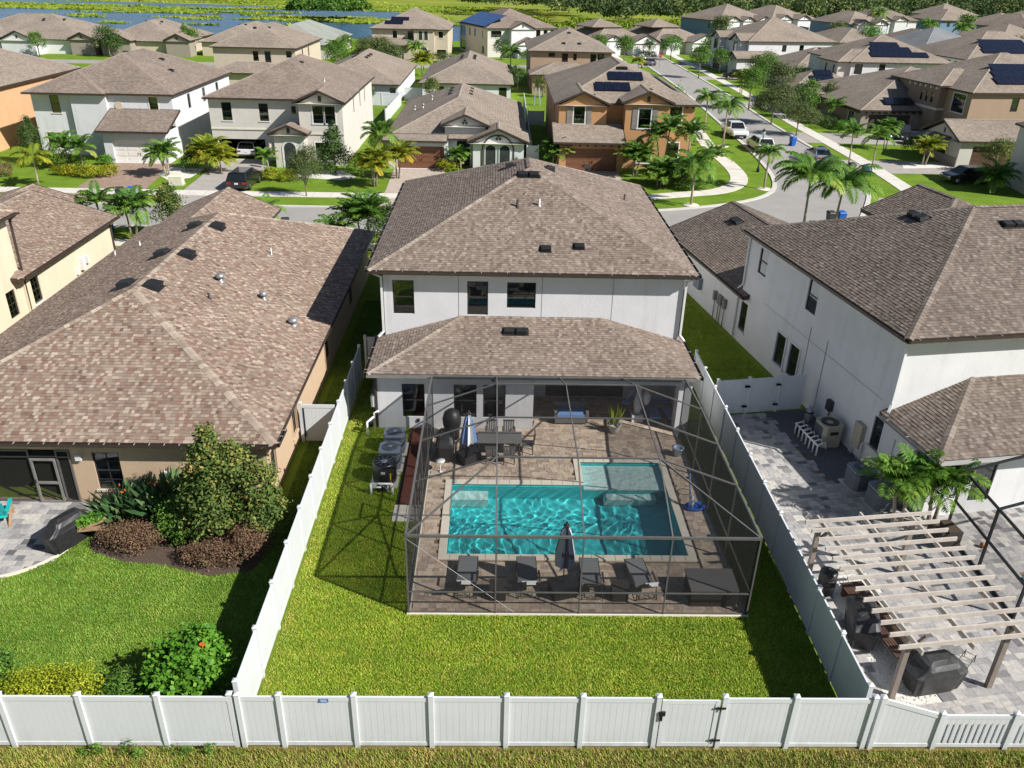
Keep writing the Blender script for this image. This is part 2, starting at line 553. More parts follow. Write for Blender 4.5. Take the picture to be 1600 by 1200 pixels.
def leafmat(name, stops, rough=.5, trans=.25):
    t = NT(name)
    c = t.ramp(t.tint(), stops)
    t.col(c); t.set(Roughness=max(.55, rough)); t.b.inputs['Specular IOR Level'].default_value = .18
    tl = t.n('ShaderNodeBsdfTranslucent'); t.l(c, tl.inputs[0])
    mx = t.n('ShaderNodeMixShader'); mx.inputs[0].default_value = trans
    t.l(t.b.outputs[0], mx.inputs[1]); t.l(tl.outputs[0], mx.inputs[2]); t.l(mx.outputs[0], t.out.inputs[0])


leafmat('leaf_dark', [(0, (0.03, 0.066, 0.017)), (0.5, (0.066, 0.132, 0.03)), (1, (0.141, 0.215, 0.05))])
leafmat('leaf_mid', [(0, (0.046, 0.116, 0.017)), (0.5, (0.099, 0.207, 0.03)), (1, (0.198, 0.314, 0.05))])
leafmat('leaf_bright', [(0, (0.047, 0.142, 0.014)), (0.5, (0.101, 0.257, 0.022)), (1, (0.203, 0.378, 0.047))])
leafmat('leaf_yellow', [(0, (0.125, 0.175, 0.013)), (0.4, (0.25, 0.288, 0.018)), (0.8, (0.425, 0.375, 0.025)), (1, (0.525, 0.338, 0.037))])
leafmat('leaf_magnolia', [(0, (0.047, 0.084, 0.022)), (0.45, (0.102, 0.16, 0.037)), (0.75, (0.206, 0.243, 0.056)), (1, (0.43, 0.299, 0.094))], .3)
leafmat('leaf_maroon', [(0, (.10, .065, .040)), (.5, (.20, .115, .075)), (.75, (.28, .165, .105)), (1, (.20, .22, .07))])
leafmat('leaf_palm', [(0, (0.044, 0.114, 0.021)), (0.5, (0.106, 0.22, 0.032)), (0.85, (0.211, 0.334, 0.05)), (1, (0.387, 0.405, 0.088))], .4)
leafmat('leaf_palm_yellow', [(0, (.10, .16, .015)), (.4, (.20, .26, .022)), (.75, (.34, .33, .03)), (1, (.46, .33, .035))])
leafmat('leaf_olive', [(0, (0.053, 0.083, 0.027)), (0.5, (0.112, 0.15, 0.048)), (1, (0.21, 0.24, 0.083))])
leafmat('leaf_bop', [(0, (0.027, 0.075, 0.03)), (0.5, (0.068, 0.143, 0.053)), (1, (0.195, 0.27, 0.112))], .35)
leafmat('leaf_forest', [(0, (0.028, 0.054, 0.019)), (0.5, (0.071, 0.11, 0.035)), (0.85, (0.134, 0.173, 0.056)), (1, (0.236, 0.268, 0.095))], .7, .15)
leafmat('leaf_marsh', [(0, (0.103, 0.172, 0.014)), (0.5, (0.196, 0.276, 0.023)), (1, (0.31, 0.345, 0.046))], .7)
leafmat('leaf_patio', [(0, (.05, .13, .02)), (.5, (.12, .24, .03)), (.85, (.22, .34, .05)), (1, (.32, .36, .09))])
leafmat('leaf_golden', [(0, (0.176, 0.23, 0.016)), (0.5, (0.311, 0.365, 0.024)), (1, (0.486, 0.486, 0.041))])
leafmat('petal_orange', [(0, (.7, .12, .02)), (1, (.8, .3, .1))])

# pool shell and water
t = NT('pool_plaster')
c = t.ramp(t.noise(1.3, 4), [(.3, (.06, .66, .70)), (.7, (.10, .78, .80))])
t.col(c); t.set(Roughness=.8); t.b.inputs['Specular IOR Level'].default_value = 0
t = NT('shelf_plaster')
c = t.ramp(t.noise(10, 5), [(.3, (.55, .74, .71)), (.5, (.74, .90, .86)), (.7, (.90, .97, .92))])
t.col(c); t.set(Roughness=.8); t.b.inputs['Specular IOR Level'].default_value = 0
t = NT('pool_water')
t.N.remove(t.b)
g = t.n('ShaderNodeBsdfGlass'); g.inputs['IOR'].default_value = 1.33; g.inputs['Roughness'].default_value = 0.0; g.inputs[0].default_value = (.93, 1, 1, 1)
t.l(g.outputs[0], t.out.inputs[0])
t = NT('marsh_water')
c = t.ramp(t.noise(.05, 4, stretch=(1, 2.5, 1)), [(.35, (.015, .060, .14)), (.65, (.03, .10, .20))])
t.col(c); t.set(Roughness=.22); t.b.inputs['Specular IOR Level'].default_value = .4
t.bump(t.noise(.9, 4), .5, .3)
# asphalt road
t = NT('asphalt')
c = t.ramp(t.noise(.5, 5), [(.3, (.27, .255, .24)), (.7, (.32, .305, .285))])
c = t.mix(c, t.ramp(t.noise(40, 3), [(.3, (.85, .85, .85)), (.7, (1.12, 1.12, 1.12))]), 1.0, 'MULTIPLY')
t.col(c); t.set(Roughness=.9); t.bump(t.noise(90, 2), .3, .006)
# brick drive
for nm, c1, c2, mo in (('drive_brick', (.25, .165, .125), (.36, .25, .19), (.16, .12, .10)), ('drive_cream', (.38, .31, .26), (.48, .41, .35), (.28, .23, .2))):
    t = NT(nm)
    br = t.n('ShaderNodeTexBrick'); br.inputs['Scale'].default_value = 1.0; br.inputs['Brick Width'].default_value = .3; br.inputs['Row Height'].default_value = .16; br.inputs['Mortar Size'].default_value = .008
    br.inputs['Color1'].default_value = (*c1, 1); br.inputs['Color2'].default_value = (*c2, 1); br.inputs['Mortar'].default_value = (*mo, 1)
    t.l(t.pos(), br.inputs['Vector']); t.col(br.outputs[0]); t.set(Roughness=.85)
# ------------------------------------------------------------------ roofs
def hip_polys(x0, x1, y0, y1, ze, p, gab=''):
    W, D = x1 - x0, y1 - y0
    out = []
    if (W <= D and not set(gab) & set('ew')) or set(gab) & set('sn'):
        h = W / 2; xc = (x0 + x1) / 2; zr = ze + p * h
        ra = y0 if 's' in gab else y0 + h
        rb = y1 if 'n' in gab else y1 - h
        out.append([(x0, y1, ze), (x0, y0, ze), (xc, ra, zr), (xc, rb, zr)])
        out.append([(x1, y0, ze), (x1, y1, ze), (xc, rb, zr), (xc, ra, zr)])
        if 's' not in gab: out.append([(x0, y0, ze), (x1, y0, ze), (xc, ra, zr)])
        if 'n' not in gab: out.append([(x1, y1, ze), (x0, y1, ze), (xc, rb, zr)])
    else:
        h = D / 2; yc = (y0 + y1) / 2; zr = ze + p * h
        ra = x0 if 'w' in gab else x0 + h
        rb = x1 if 'e' in gab else x1 - h
        out.append([(x0, y0, ze), (x1, y0, ze), (rb, yc, zr), (ra, yc, zr)])
        out.append([(x1, y1, ze), (x0, y1, ze), (ra, yc, zr), (rb, yc, zr)])
        if 'w' not in gab: out.append([(x0, y1, ze), (x0, y0, ze), (ra, yc, zr)])
        if 'e' not in gab: out.append([(x1, y0, ze), (x1, y1, ze), (rb, yc, zr)])
    return out


def _axes(poly):
    P = [Vector(p) for p in poly]
    a = (P[1] - P[0]).normalized()
    n = None
    for k in range(2, len(P)):
        c = (P[1] - P[0]).cross(P[k] - P[0])
        if c.length > 1e-6: n = c.normalized(); break
    b = n.cross(a)
    st = [((p - P[0]).dot(a), (p - P[0]).dot(b)) for p in P]
    return P[0], a, b, n, st


def _span(st, t):
    xs = []
    for i in range(len(st)):
        (s0, t0), (s1, t1) = st[i], st[(i + 1) % len(st)]
        if abs(t1 - t0) < 1e-9:
            if abs(t - t0) < 1e-6: xs += [s0, s1]
        elif min(t0, t1) - 1e-6 <= t <= max(t0, t1) + 1e-6:
            xs.append(s0 + (s1 - s0) * (t - t0) / (t1 - t0))
    return (min(xs), max(xs)) if xs else None


def shingle_slope(V, T, poly, rng, e=.152):
    """laminated shingle tabs laid in courses on one slope: appends quads to V and a tint to T"""
    o, a, b, n, st = _axes(poly)
    tm = max(t for _, t in st)
    k = 0
    while k * e < tm - .01:
        t0 = k * e; t1 = min(tm, t0 + e * 1.02)
        s0, s1 = _span(st, t0), _span(st, t1)
        if s0 and s1:
            x = s0[0] - rng.random() * .3; alt = False
            while x < s0[1]:
                w = rng.choice((.11, .14, .14, .17, .17, .2, .25))
                l, r = max(x, s0[0]), min(x + w, s0[1])
                x += w
                if r - l < .01: continue
                hi = .026 if rng.random() < .5 else .016
                lt, rt = min(max(l, s1[0]), s1[1]), min(max(r, s1[0]), s1[1])
                alt = not alt if rng.random() < .82 else alt
                tint = min(1, max(0, rng.gauss(.66 if alt else .34, .16)))
                A = o + a * l + b * t0; B = o + a * r + b * t0
                C = o + a * rt + b * t1; D = o + a * lt + b * t1
                V += [A + n * hi, B + n * hi, C + n * .006, D + n * .006]; T.append(tint)
                V += [A + n * .001, B + n * .001, B + n * hi, A + n * hi]; T.append(tint * .6)
        k += 1


def ridge_lines(polys):
    """shared sloping / level edges of the slopes that are above the eave"""
    edges = {}
    for poly in polys:
        z0 = min(p[2] for p in poly)
        for i in range(len(poly)):
            p, q = poly[i], poly[(i + 1) % len(poly)]
            if max(p[2], q[2]) - z0 < .05: continue
            if (Vector(p) - Vector(q)).length < .05: continue
            key = tuple(sorted((tuple(round(c, 3) for c in p), tuple(round(c, 3) for c in q))))
            edges.setdefault(key, 0); edges[key] += 1
    return [k for k, c in edges.items() if c > 1], [k for k, c in edges.items() if c == 1]


def roof(h, rects, mat='brown', near=False, fascia='brown_metal', drop=.2, extra=(), rng=None, soffit=True):
    """one roof part of house h; rects: (x0,x1,y0,y1,ze,pitch,gables); extra: free slopes"""
    rng = rng or random.Random(5)
    mb = MB()
    V = []; T = []
    cap_list = []
    pre = 'shingle_' if near else 'roof_'
    for rc in list(rects) + [None]:
        polys = hip_polys(*rc) if rc else list(extra)
        if not polys: continue
        for poly in polys:
            o, a, b, n, st = _axes(poly)
            mb.poly(poly, 0, .45, [(s_ + o.x * .37, t_) for s_, t_ in st])
            z0 = min(p[2] for p in poly)
            if near: shingle_slope(V, T, poly, rng)
            p, q = Vector(poly[0]), Vector(poly[1])
            outw = Vector((a.y, -a.x, 0)) if abs(a.z) < .01 else None
            if outw is not None:
                c = (p + q) / 2
                mb.beam((p.x, p.y, z0 - drop / 2 + .012), (q.x, q.y, z0 - drop / 2 + .012), .05, drop, 1)
        shared, rakes = ridge_lines(polys)
        for p, q in rakes:
            mb.beam((p[0], p[1], p[2] - .07), (q[0], q[1], q[2] - .07), .06, .2, 1)
        for p, q in shared:
            caps = MB(); cap_list.append(caps)
            P, Q = Vector(p), Vector(q)
            if P.z > Q.z: P, Q = Q, P
            d = Q - P; L = d.length; d /= L
            side = d.cross(Vector((0, 0, 1))).normalized()
            hip = abs(d.z) > .05
            dz = .07 if hip else .055
            st_ = .24 if near else max(L, .1)
            k = 0
            w = .17 if near else .15
            while k * st_ < L - .01:
                a0 = P + d * (k * st_); a1 = P + d * min(L, (k + 1) * st_ + (.03 if near else 0))
                up = Vector((0, 0, 1)); e0, e1 = (.05, .038) if near else (.03, .03)
                tt = rng.uniform(.45, 1.0) if near else .75
                for sg in (-1, 1):
                    lo0 = a0 + side * sg * w + up * (e0 - dz); lo1 = a1 + side * sg * w + up * (e1 - dz)
                    t0_, t1_ = a0 + up * e0, a1 + up * e1
                    caps.poly([t0_, lo0, lo1, t1_] if sg > 0 else [t0_, t1_, lo1, lo0], 0, tt)
                k += 1
        if rc and soffit:
            x0, x1, y0, y1, ze = rc[:5]
            mb.poly([(x0 + .03, y0 + .03, ze - drop + .02), (x0 + .03, y1 - .03, ze - drop + .02), (x1 - .03, y1 - .03, ze - drop + .02), (x1 - .03, y0 + .03, ze - drop + .02)], 2)
    ro = obj('roof', mb, [pre + mat if not near else 'shingle_' + mat, fascia, 'trim_cream'], h)
    if near:
        sh = obj('shingles', numpy_mesh('shingles', np.array([tuple(v) for v in V]), 4, ['shingle_' + mat], T), None, ro, 'stuff')
    for caps in cap_list:
        if caps.f: obj('ridge_cap', caps, ['shingle_' + mat], ro)
    return ro


# ------------------------------------------------------------------ walls, windows, doors
def wall_face(mb, p, d, L, z0, z1, ops, depth=.1, m=0):
    us = sorted({0.0, L, *[o[0] for o in ops], *[o[1] for o in ops]})
    zs = sorted({z0, z1, *[o[2] for o in ops], *[o[3] for o in ops]})
    n = (d[1], -d[0])

    def P(u, z, k=0.0): return (p[0] + d[0] * u - n[0] * k, p[1] + d[1] * u - n[1] * k, z)
    for i in range(len(us) - 1):
        for j in range(len(zs) - 1):
            uc, zc = (us[i] + us[i + 1]) / 2, (zs[j] + zs[j + 1]) / 2
            if any(o[0] < uc < o[1] and o[2] < zc < o[3] for o in ops): continue
            mb.poly([P(us[i], zs[j]), P(us[i + 1], zs[j]), P(us[i + 1], zs[j + 1]), P(us[i], zs[j + 1])], m)
    for u0, u1, a, b in ops:
        mb.poly([P(u0, a), P(u1, a), P(u1, a, depth), P(u0, a, depth)], m)
        mb.poly([P(u0, b, depth), P(u1, b, depth), P(u1, b), P(u0, b)], m)
        mb.poly([P(u0, b), P(u0, a), P(u0, a, depth), P(u0, b, depth)], m)
        mb.poly([P(u1, a), P(u1, b), P(u1, b, depth), P(u1, a, depth)], m)


def frame_of(p, d):
    """matrix: x along wall, y into the building, z up, origin on the wall surface"""
    n = Vector((d[1], -d[0], 0))
    M = Matrix((Vector((d[0], d[1], 0)), -n, Vector((0, 0, 1)))).transposed().to_4x4()
    M.translation = Vector((p[0], p[1], 0))
    return M


def window(h, M, u0, u1, z0, z1, trim=None, sill=None, bars=0, mull=False, fr='bronze_metal', back='room_dark', depth=.1, detail=True):
    w = MB(); k = depth - .035; t = .05
    w.box(u0, u1, k - .01, k + .03, z0, z0 + t); w.box(u0, u1, k - .01, k + .03, z1 - t, z1)
    w.box(u0, u0 + t, k - .01, k + .03, z0 + t, z1 - t); w.box(u1 - t, u1, k - .01, k + .03, z0 + t, z1 - t)
    if z1 - z0 > .9 and not bars == -1: w.box(u0 + t, u1 - t, k - .015, k + .03, (z0 + z1) / 2 - .03, (z0 + z1) / 2 + .03)
    if mull: w.box((u0 + u1) / 2 - .04, (u0 + u1) / 2 + .04, k - .02, k + .03, z0 + t, z1 - t)
    if bars > 0:
        w.box((u0 + u1) / 2 - .015, (u0 + u1) / 2 + .015, k - .005, k + .02, z0 + t, z1 - t)
        for q in (.25, .75): w.box(u0 + t, u1 - t, k - .005, k + .02, z0 + (z1 - z0) * q - .015, z0 + (z1 - z0) * q + .015)
    o = obj('window', w.xform(M), [fr], h)
    g = MB(); g.poly([(u0 + t, k + .012, z0 + t), (u1 - t, k + .012, z0 + t), (u1 - t, k + .012, z1 - t), (u0 + t, k + .012, z1 - t)])
    obj('pane', g.xform(M), ['glass'], o)
    g = MB(); g.poly([(u0, depth + .05, z0), (u1, depth + .05, z0), (u1, depth + .05, z1), (u0, depth + .05, z1)])
    g.poly([(u0, depth - .02, z0), (u1, depth - .02, z0), (u1, depth + .05, z0), (u0, depth + .05, z0)])
    obj('blind' if back == 'blind' else 'backing', g.xform(M), [back], o)
    if trim:
        g = MB(); a = .12; q = .035
        g.box(u0 - a, u1 + a, -q, .01, z1, z1 + a); g.box(u0 - a, u0, -q, .01, z0, z1); g.box(u1, u1 + a, -q, .01, z0, z1)
        g.box(u0 - a - .05, u1 + a + .05, -q - .03, .01, z0 - a, z0)
        obj('trim', g.xform(M), [trim], o)
    elif sill:
        g = MB(); g.box(u0 - .1, u1 + .1, -.06, .02, z0 - .1, z0)
        obj('sill', g.xform(M), [sill], o)
    return o


def garage_door(h, M, u0, u1, z0, z1, mat, depth=.25, rows=4):
    g = MB(); hh = (z1 - z0) / rows
    g.box(u0, u1, depth + .02, depth + .05, z0, z1)
    o = obj('garage_door', g.xform(M), [mat], h)
    for r in range(rows):
        g = MB(); nc = 4
        g.box(u0 + .01, u1 - .01, depth, depth + .018, z0 + r * hh + .012, z0 + (r + 1) * hh - .012)
        for c in range(nc):
            cw = (u1 - u0) / nc
            g.box(u0 + c * cw + .12, u0 + (c + 1) * cw - .12, depth - .015, depth, z0 + r * hh + .1, z0 + (r + 1) * hh - .1)
        obj('panel', g.xform(M), [mat], o)
    g = MB()
    for c in (-.12, .12): g.box((u0 + u1) / 2 + c - .02, (u0 + u1) / 2 + c + .02, depth - .05, depth - .015, z0 + .75, z0 + 1.0)
    obj('handle', g.xform(M), ['black_metal'], o)


def volume(h, x0, x1, y0, y1, z0, z1, mat, ops=None, far=False):
    """four walls with their openings; ops: {'s':[(kind,a,b,z0,z1,opts)]}, a/b in house coordinates"""
    ops = ops or {}
    mb = MB()
    fr = {'s': ((x0, y0), (1, 0), x1 - x0, lambda c: c - x0), 'e': ((x1, y0), (0, 1), y1 - y0, lambda c: c - y0),
          'n': ((x1, y1), (-1, 0), x1 - x0, lambda c: x1 - c), 'w': ((x0, y1), (0, -1), y1 - y0, lambda c: y1 - c)}
    later = []
    for sd, (p, d, L, cv) in fr.items():
        oo = []
        for op in ops.get(sd, ()):
            a, b = sorted((cv(op[1]), cv(op[2])))
            dep = .25 if op[0] in ('gar', 'void') else .1
            oo.append((a, b, op[3], op[4]))
            later.append((op, p, d, a, b))
        dep = .25 if any(op[0] in ('gar', 'void') for op in ops.get(sd, ())) else .1
        wall_face(mb, p, d, L, z0, z1, oo, dep)
    w = obj('wall', mb, [mat], h)
    for op, p, d, a, b in later:
        M = frame_of(p, d); kind = op[0]; opt = op[5] if len(op) > 5 else {}
        if kind == 'win': window(h, M, a, b, op[3], op[4], **opt)
        elif kind == 'gar': garage_door(h, M, a, b, op[3], op[4], opt.get('mat', 'garage_white'))
        elif kind == 'door':
            g = MB(); g.box(a, b, .06, .1, op[3], op[4]); o = obj('door', g.xform(M), [opt.get('mat', 'wood_brown')], h)
            g = MB(); g.box(a + .08, a + .12, .02, .06, op[3] + .95, op[3] + 1.1); obj('handle', g.xform(M), ['brass'], o)
        elif kind == 'void':
            g = MB(); dd = opt.get('depth', 4.0)
            g.box(a - .3, b + .3, dd, dd + .1, op[3] - .0, op[4] + .3); g.box(a - .3, a - .25, .26, dd, op[3], op[4] + .3); g.box(b + .25, b + .3, .26, dd, op[3], op[4] + .3)
            g.box(a - .3, b + .3, .26, dd, op[4] + .25, op[4] + .3)
            obj('garage_interior', g.xform(M), ['interior_dark'], h)
    return w


def gable_wall(h, x0, x1, y, z0, zr, mat, out=-1, vent=True):
    """triangular wall over the front or rear edge (normal along y)"""
    xc = (x0 + x1) / 2
    mb = MB()
    pts = [(x0, y, z0), (x1, y, z0), (xc, y, zr)]
    mb.poly(pts if out < 0 else [pts[1], pts[0], pts[2]])
    mb.box(x0 + .02, x1 - .02, y + .0 if out > 0 else y, y + (.001 if out > 0 else .001), z0 - .001, z0)
    obj('wall', mb, [mat], h)
    if vent:
        g = MB(); z = z0 + (zr - z0) * .42
        g.box(xc - .16, xc + .16, y + out * .04, y + .02 * -out, z - .28, z + .28)
        obj('gable_vent', g, ['brown_metal'], h)


def gable_wall_x(h, y0, y1, x, z0, zr, mat, vent=True):
    """triangular wall facing west"""
    yc = (y0 + y1) / 2
    mb = MB(); mb.poly([(x, y1, z0), (x, y0, z0), (x, yc, zr)])
    obj('wall', mb, [mat], h)
    if vent:
        g = MB(); z = z0 + (zr - z0) * .42
        g.box(x - .04, x + .02, yc - .16, yc + .16, z - .28, z + .28)
        obj('gable_vent', g, ['brown_metal'], h)


def arch_trim(h, M, uc, z0, w, hgt, tw=.18, mat='trim_cream', inner='room_dark', out=.05, nm='entry_arch'):
    """arched opening: dark recess with a raised band around it"""
    r = w / 2; zs = z0 + hgt - r; n = 12
    o_ = [(uc - r, z0), (uc - r, zs)] + [(uc - r * math.cos(math.pi * k / n), zs + r * math.sin(math.pi * k / n)) for k in range(1, n)] + [(uc + r, zs), (uc + r, z0)]
    O = [(uc - r - tw, z0), (uc - r - tw, zs)] + [(uc - (r + tw) * math.cos(math.pi * k / n), zs + (r + tw) * math.sin(math.pi * k / n)) for k in range(1, n)] + [(uc + r + tw, zs), (uc + r + tw, z0)]
    g = MB()
    for k in range(len(o_) - 1):
        a, b, c, d = o_[k], o_[k + 1], O[k + 1], O[k]
        g.poly([(a[0], -out, a[1]), (b[0], -out, b[1]), (c[0], -out, c[1]), (d[0], -out, d[1])])
        g.poly([(d[0], -out, d[1]), (c[0], -out, c[1]), (c[0], .01, c[1]), (d[0], .01, d[1])])
        g.poly([(b[0], -out, b[1]), (a[0], -out, a[1]), (a[0], .01, a[1]), (b[0], .01, b[1])])
    o = obj(nm, g.xform(M), [mat], h)
    g = MB(); g.poly([(x, -.006, z) for x, z in o_][::-1])
    obj('recess' if inner == 'room_dark' else 'pane', g.xform(M), [inner], o)
    return o


def roof_vent(h, x, y, z, p, facing, double=False, mat='vent_black', nm='roof_vent', s=.85):
    """square off-ridge vent lying on a slope; facing = direction the slope falls"""
    ang = {'s': 0, 'e': math.pi / 2, 'n': math.pi, 'w': -math.pi / 2}[facing]
    M = Matrix.Translation((x, y, z)) @ Matrix.Rotation(ang, 4, 'Z') @ Matrix.Rotation(math.atan(p), 4, 'X') @ Matrix.Scale(s, 4)
    g = MB()
    for c in ((-.33, .33) if double else (0,)):
        g.mesh([M @ Vector((c + a, b, zz)) for a, b, zz in ((-.3, -.28, .03), (.3, -.28, .03), (.3, .26, .03), (-.3, .26, .03), (-.27, -.27, .25), (.27, -.27, .25), (.25, .2, .17), (-.25, .2, .17))],
               [(3, 2, 1, 0), (4, 5, 6, 7), (0, 1, 5, 4), (1, 2, 6, 5), (2, 3, 7, 6), (3, 0, 4, 7)])
    g.mbox(M @ Matrix.Translation((0, 0, .025)), 1.45 if double else .74, .72, .02)
    return obj(nm, g, [mat], h)


def vent_pipe(h, x, y, z, hgt=.45, r=.05, mat='lead_grey', hood=False):
    g = MB()
    g.lathe([(r * 2.6, 0), (r * 1.3, .08), (r, .1), (r, hgt), (r * .6, hgt)], (x, y, z - .05), 10)
    if hood: g.lathe([(r * 1.9, hgt - .12), (r * 2.2, hgt), (r * 1.2, hgt + .08), (.01, hgt + .09)], (x, y, z - .05), 12)
    return obj('vent_pipe', g, [mat], h)


def gutter(h, p, q, out, mat='gutter_grey', brackets=0, nm='gutter'):
    """open box gutter from p to q hung outside the eave, out = outward unit xy"""
    p, q = Vector(p), Vector(q); o = Vector((out[0], out[1], 0))
    g = MB(); w, hh = .13, .12
    g.beam(p + o * .02 + Vector((0, 0, -hh / 2)), q + o * .02 + Vector((0, 0, -hh / 2)), .012, hh)
    g.beam(p + o * w + Vector((0, 0, -hh / 2)), q + o * w + Vector((0, 0, -hh / 2)), .014, hh)
    g.beam(p + o * w / 2 + Vector((0, 0, -hh)), q + o * w / 2 + Vector((0, 0, -hh)), w + .01, .012)
    ob = obj(nm, g, [mat], h)
    if brackets:
        L = (q - p).length; k = int(L / brackets)
        for i in range(k + 1):
            c = p + (q - p) * ((i + .35) / (k + .7))
            b = MB(); b.beam(c + o * .0 + Vector((0, 0, .012)), c + o * (w + .01) + Vector((0, 0, .006)), .022, .01)
            obj('bracket', b, ['bracket_white'], ob)
    return ob


def downspout(h, pts, mat='trim_white', r=.045):
    g = MB()
    for a, b in zip(pts[:-1], pts[1:]): g.beam(a, b, r * 2.2, r * 1.6)
    for a in pts[1:-1]: g.mbox(Matrix.Translation(a), r * 2.1, r * 2.1, r * 2.1)
    return obj('downspout', g, [mat], h)


def solar(h, x, y, z, p, facing, cols, rows, w=1.0, l=1.65, mat='solar_cell'):
    ang = {'s': 0, 'e': math.pi / 2, 'n': math.pi, 'w': -math.pi / 2}[facing]
    M = Matrix.Translation((x, y, z)) @ Matrix.Rotation(ang, 4, 'Z') @ Matrix.Rotation(math.atan(p), 4, 'X')
    for r in range(rows):
        cc = cols if isinstance(cols, int) else cols[r]
        off = 0 if isinstance(cols, int) else (r * w * .55)
        for c in range(cc):
            g = MB()
            g.mbox(M @ Matrix.Translation((off + (c + .5) * w, (r + .5) * l, .14)), w - .03, l - .03, .05)
            obj('solar_panel', g, [mat], h)


# ------------------------------------------------------------------ plants
def leaf_quads(C, Nrm, ln, wd, rng, jit=.9):
    """diamond leaves at centres C with preferred normals Nrm"""
    n = len(C)
    A = rng.normal(size=(n, 3)) * jit + Nrm
    A /= np.linalg.norm(A, axis=1)[:, None] + 1e-9
    B = np.cross(A, rng.normal(size=(n, 3))); B /= np.linalg.norm(B, axis=1)[:, None] + 1e-9
    D = np.cross(A, B)
    s = rng.uniform(.7, 1.3, (n, 1))
    P = np.stack([C - B * ln * s * .5, C + D * wd * s * .5 - B * ln * s * .05, C + B * ln * s * .5, C - D * wd * s * .5 - B * ln * s * .05], axis=1)
    return P.reshape(-1, 3)


DENS = 2.1


def cloud(rng, blobs, n, ln, wd, spread=.33, ncl=None, jit=.9, flat=0.0):
    """leaf cloud from ellipsoid blobs (cx,cy,cz,rx,ry,rz); returns verts, tint"""
    n = int(n * DENS); ln, wd = ln * .84, wd * .9
    Vs = []; Ts = []
    tot = sum(b[3] * b[4] + b[4] * b[5] + b[3] * b[5] for b in blobs)
    for b in blobs:
        k = int(n * (b[3] * b[4] + b[4] * b[5] + b[3] * b[5]) / tot)
        nc = ncl or max(8, int(k / 22))
        u = rng.normal(size=(nc, 3)); u /= np.linalg.norm(u, axis=1)[:, None]
        u[:, 2] = np.where(u[:, 2] < -.55, -u[:, 2], u[:, 2])
        rr = rng.uniform(.50, 1.0, (nc, 1)) ** .6 * rng.uniform(.82, 1.1, (nc, 1))
        cc = u * rr
        ct = np.clip(rng.normal(.45, .2, nc), 0, 1)
        idx = rng.integers(0, nc, k)
        pts = cc[idx] + rng.normal(size=(k, 3)) * spread * .5
        nrm = u[idx] * 1.0 + np.array([0, 0, .7])
        C = pts * np.array(b[3:6]) + np.array(b[0:3])
        C[:, 2] = np.maximum(C[:, 2], .03)
        Vs.append(leaf_quads(C, nrm, ln, wd, rng, jit)); Ts.append(np.clip(ct[idx] + rng.normal(0, .16, k), 0, 1))
    return np.concatenate(Vs), np.concatenate(Ts)


def bush(name, label, cat, loc, blobs, n, ln, wd, mat, seed, group=None, stems=True, part='foliage', **kw):
    rng = np.random.default_rng(seed)
    V, T = cloud(rng, blobs, n, ln, wd, **kw)
    t = thing(name, label, cat, loc, 0, group)
    obj(part, numpy_mesh(part, V, 4, [mat], T), None, t)
    if stems:
        g = MB(); rr = random.Random(seed)
        for b in blobs:
            for _ in range(5):
                e = (b[0] + rr.uniform(-.6, .6) * b[3], b[1] + rr.uniform(-.6, .6) * b[4], b[2] + rr.uniform(0, .4) * b[5])
                g.tube([(b[0] * .6 + rr.uniform(-.1, .1), b[1] * .6, 0), ((b[0] + e[0]) / 2, (b[1] + e[1]) / 2, e[2] * .5), e], [.025, .018, .008], 5)
        obj('stems', g, ['trunk_brown'], t)
    return t


def tree(name, label, cat, loc, blobs, n, ln, wd, mat, seed, trunk_r=.12, trunk='trunk_brown', group=None, **kw):
    rng = np.random.default_rng(seed); rr = random.Random(seed)
    V, T = cloud(rng, blobs, n, ln, wd, **kw)
    t = thing(name, label, cat, loc, 0, group)
    obj('crown', numpy_mesh('crown', V, 4, [mat], T), None, t)
    g = MB()
    zt = min(b[2] for b in blobs)
    top = max(b[2] for b in blobs)
    g.tube([(0, 0, -.02), (rr.uniform(-.05, .05), rr.uniform(-.05, .05), zt * .6), (rr.uniform(-.1, .1), 0, top)], [trunk_r, trunk_r * .75, trunk_r * .3], 8)
    for b in blobs:
        for _ in range(4):
            u = Vector((rr.gauss(0, 1), rr.gauss(0, 1), rr.uniform(.1, 1))).normalized()
            e = (b[0] + u.x * b[3] * .75, b[1] + u.y * b[4] * .75, b[2] + u.z * b[5] * .6)
            s = (0, 0, max(.2, zt * rr.uniform(.45, .8)))
            g.tube([s, ((s[0] + e[0]) / 2, (s[1] + e[1]) / 2, (s[2] + e[2]) / 2 + .15), e], [trunk_r * .45, trunk_r * .3, trunk_r * .12], 5)
    obj('trunk', g, [trunk], t)
    return t


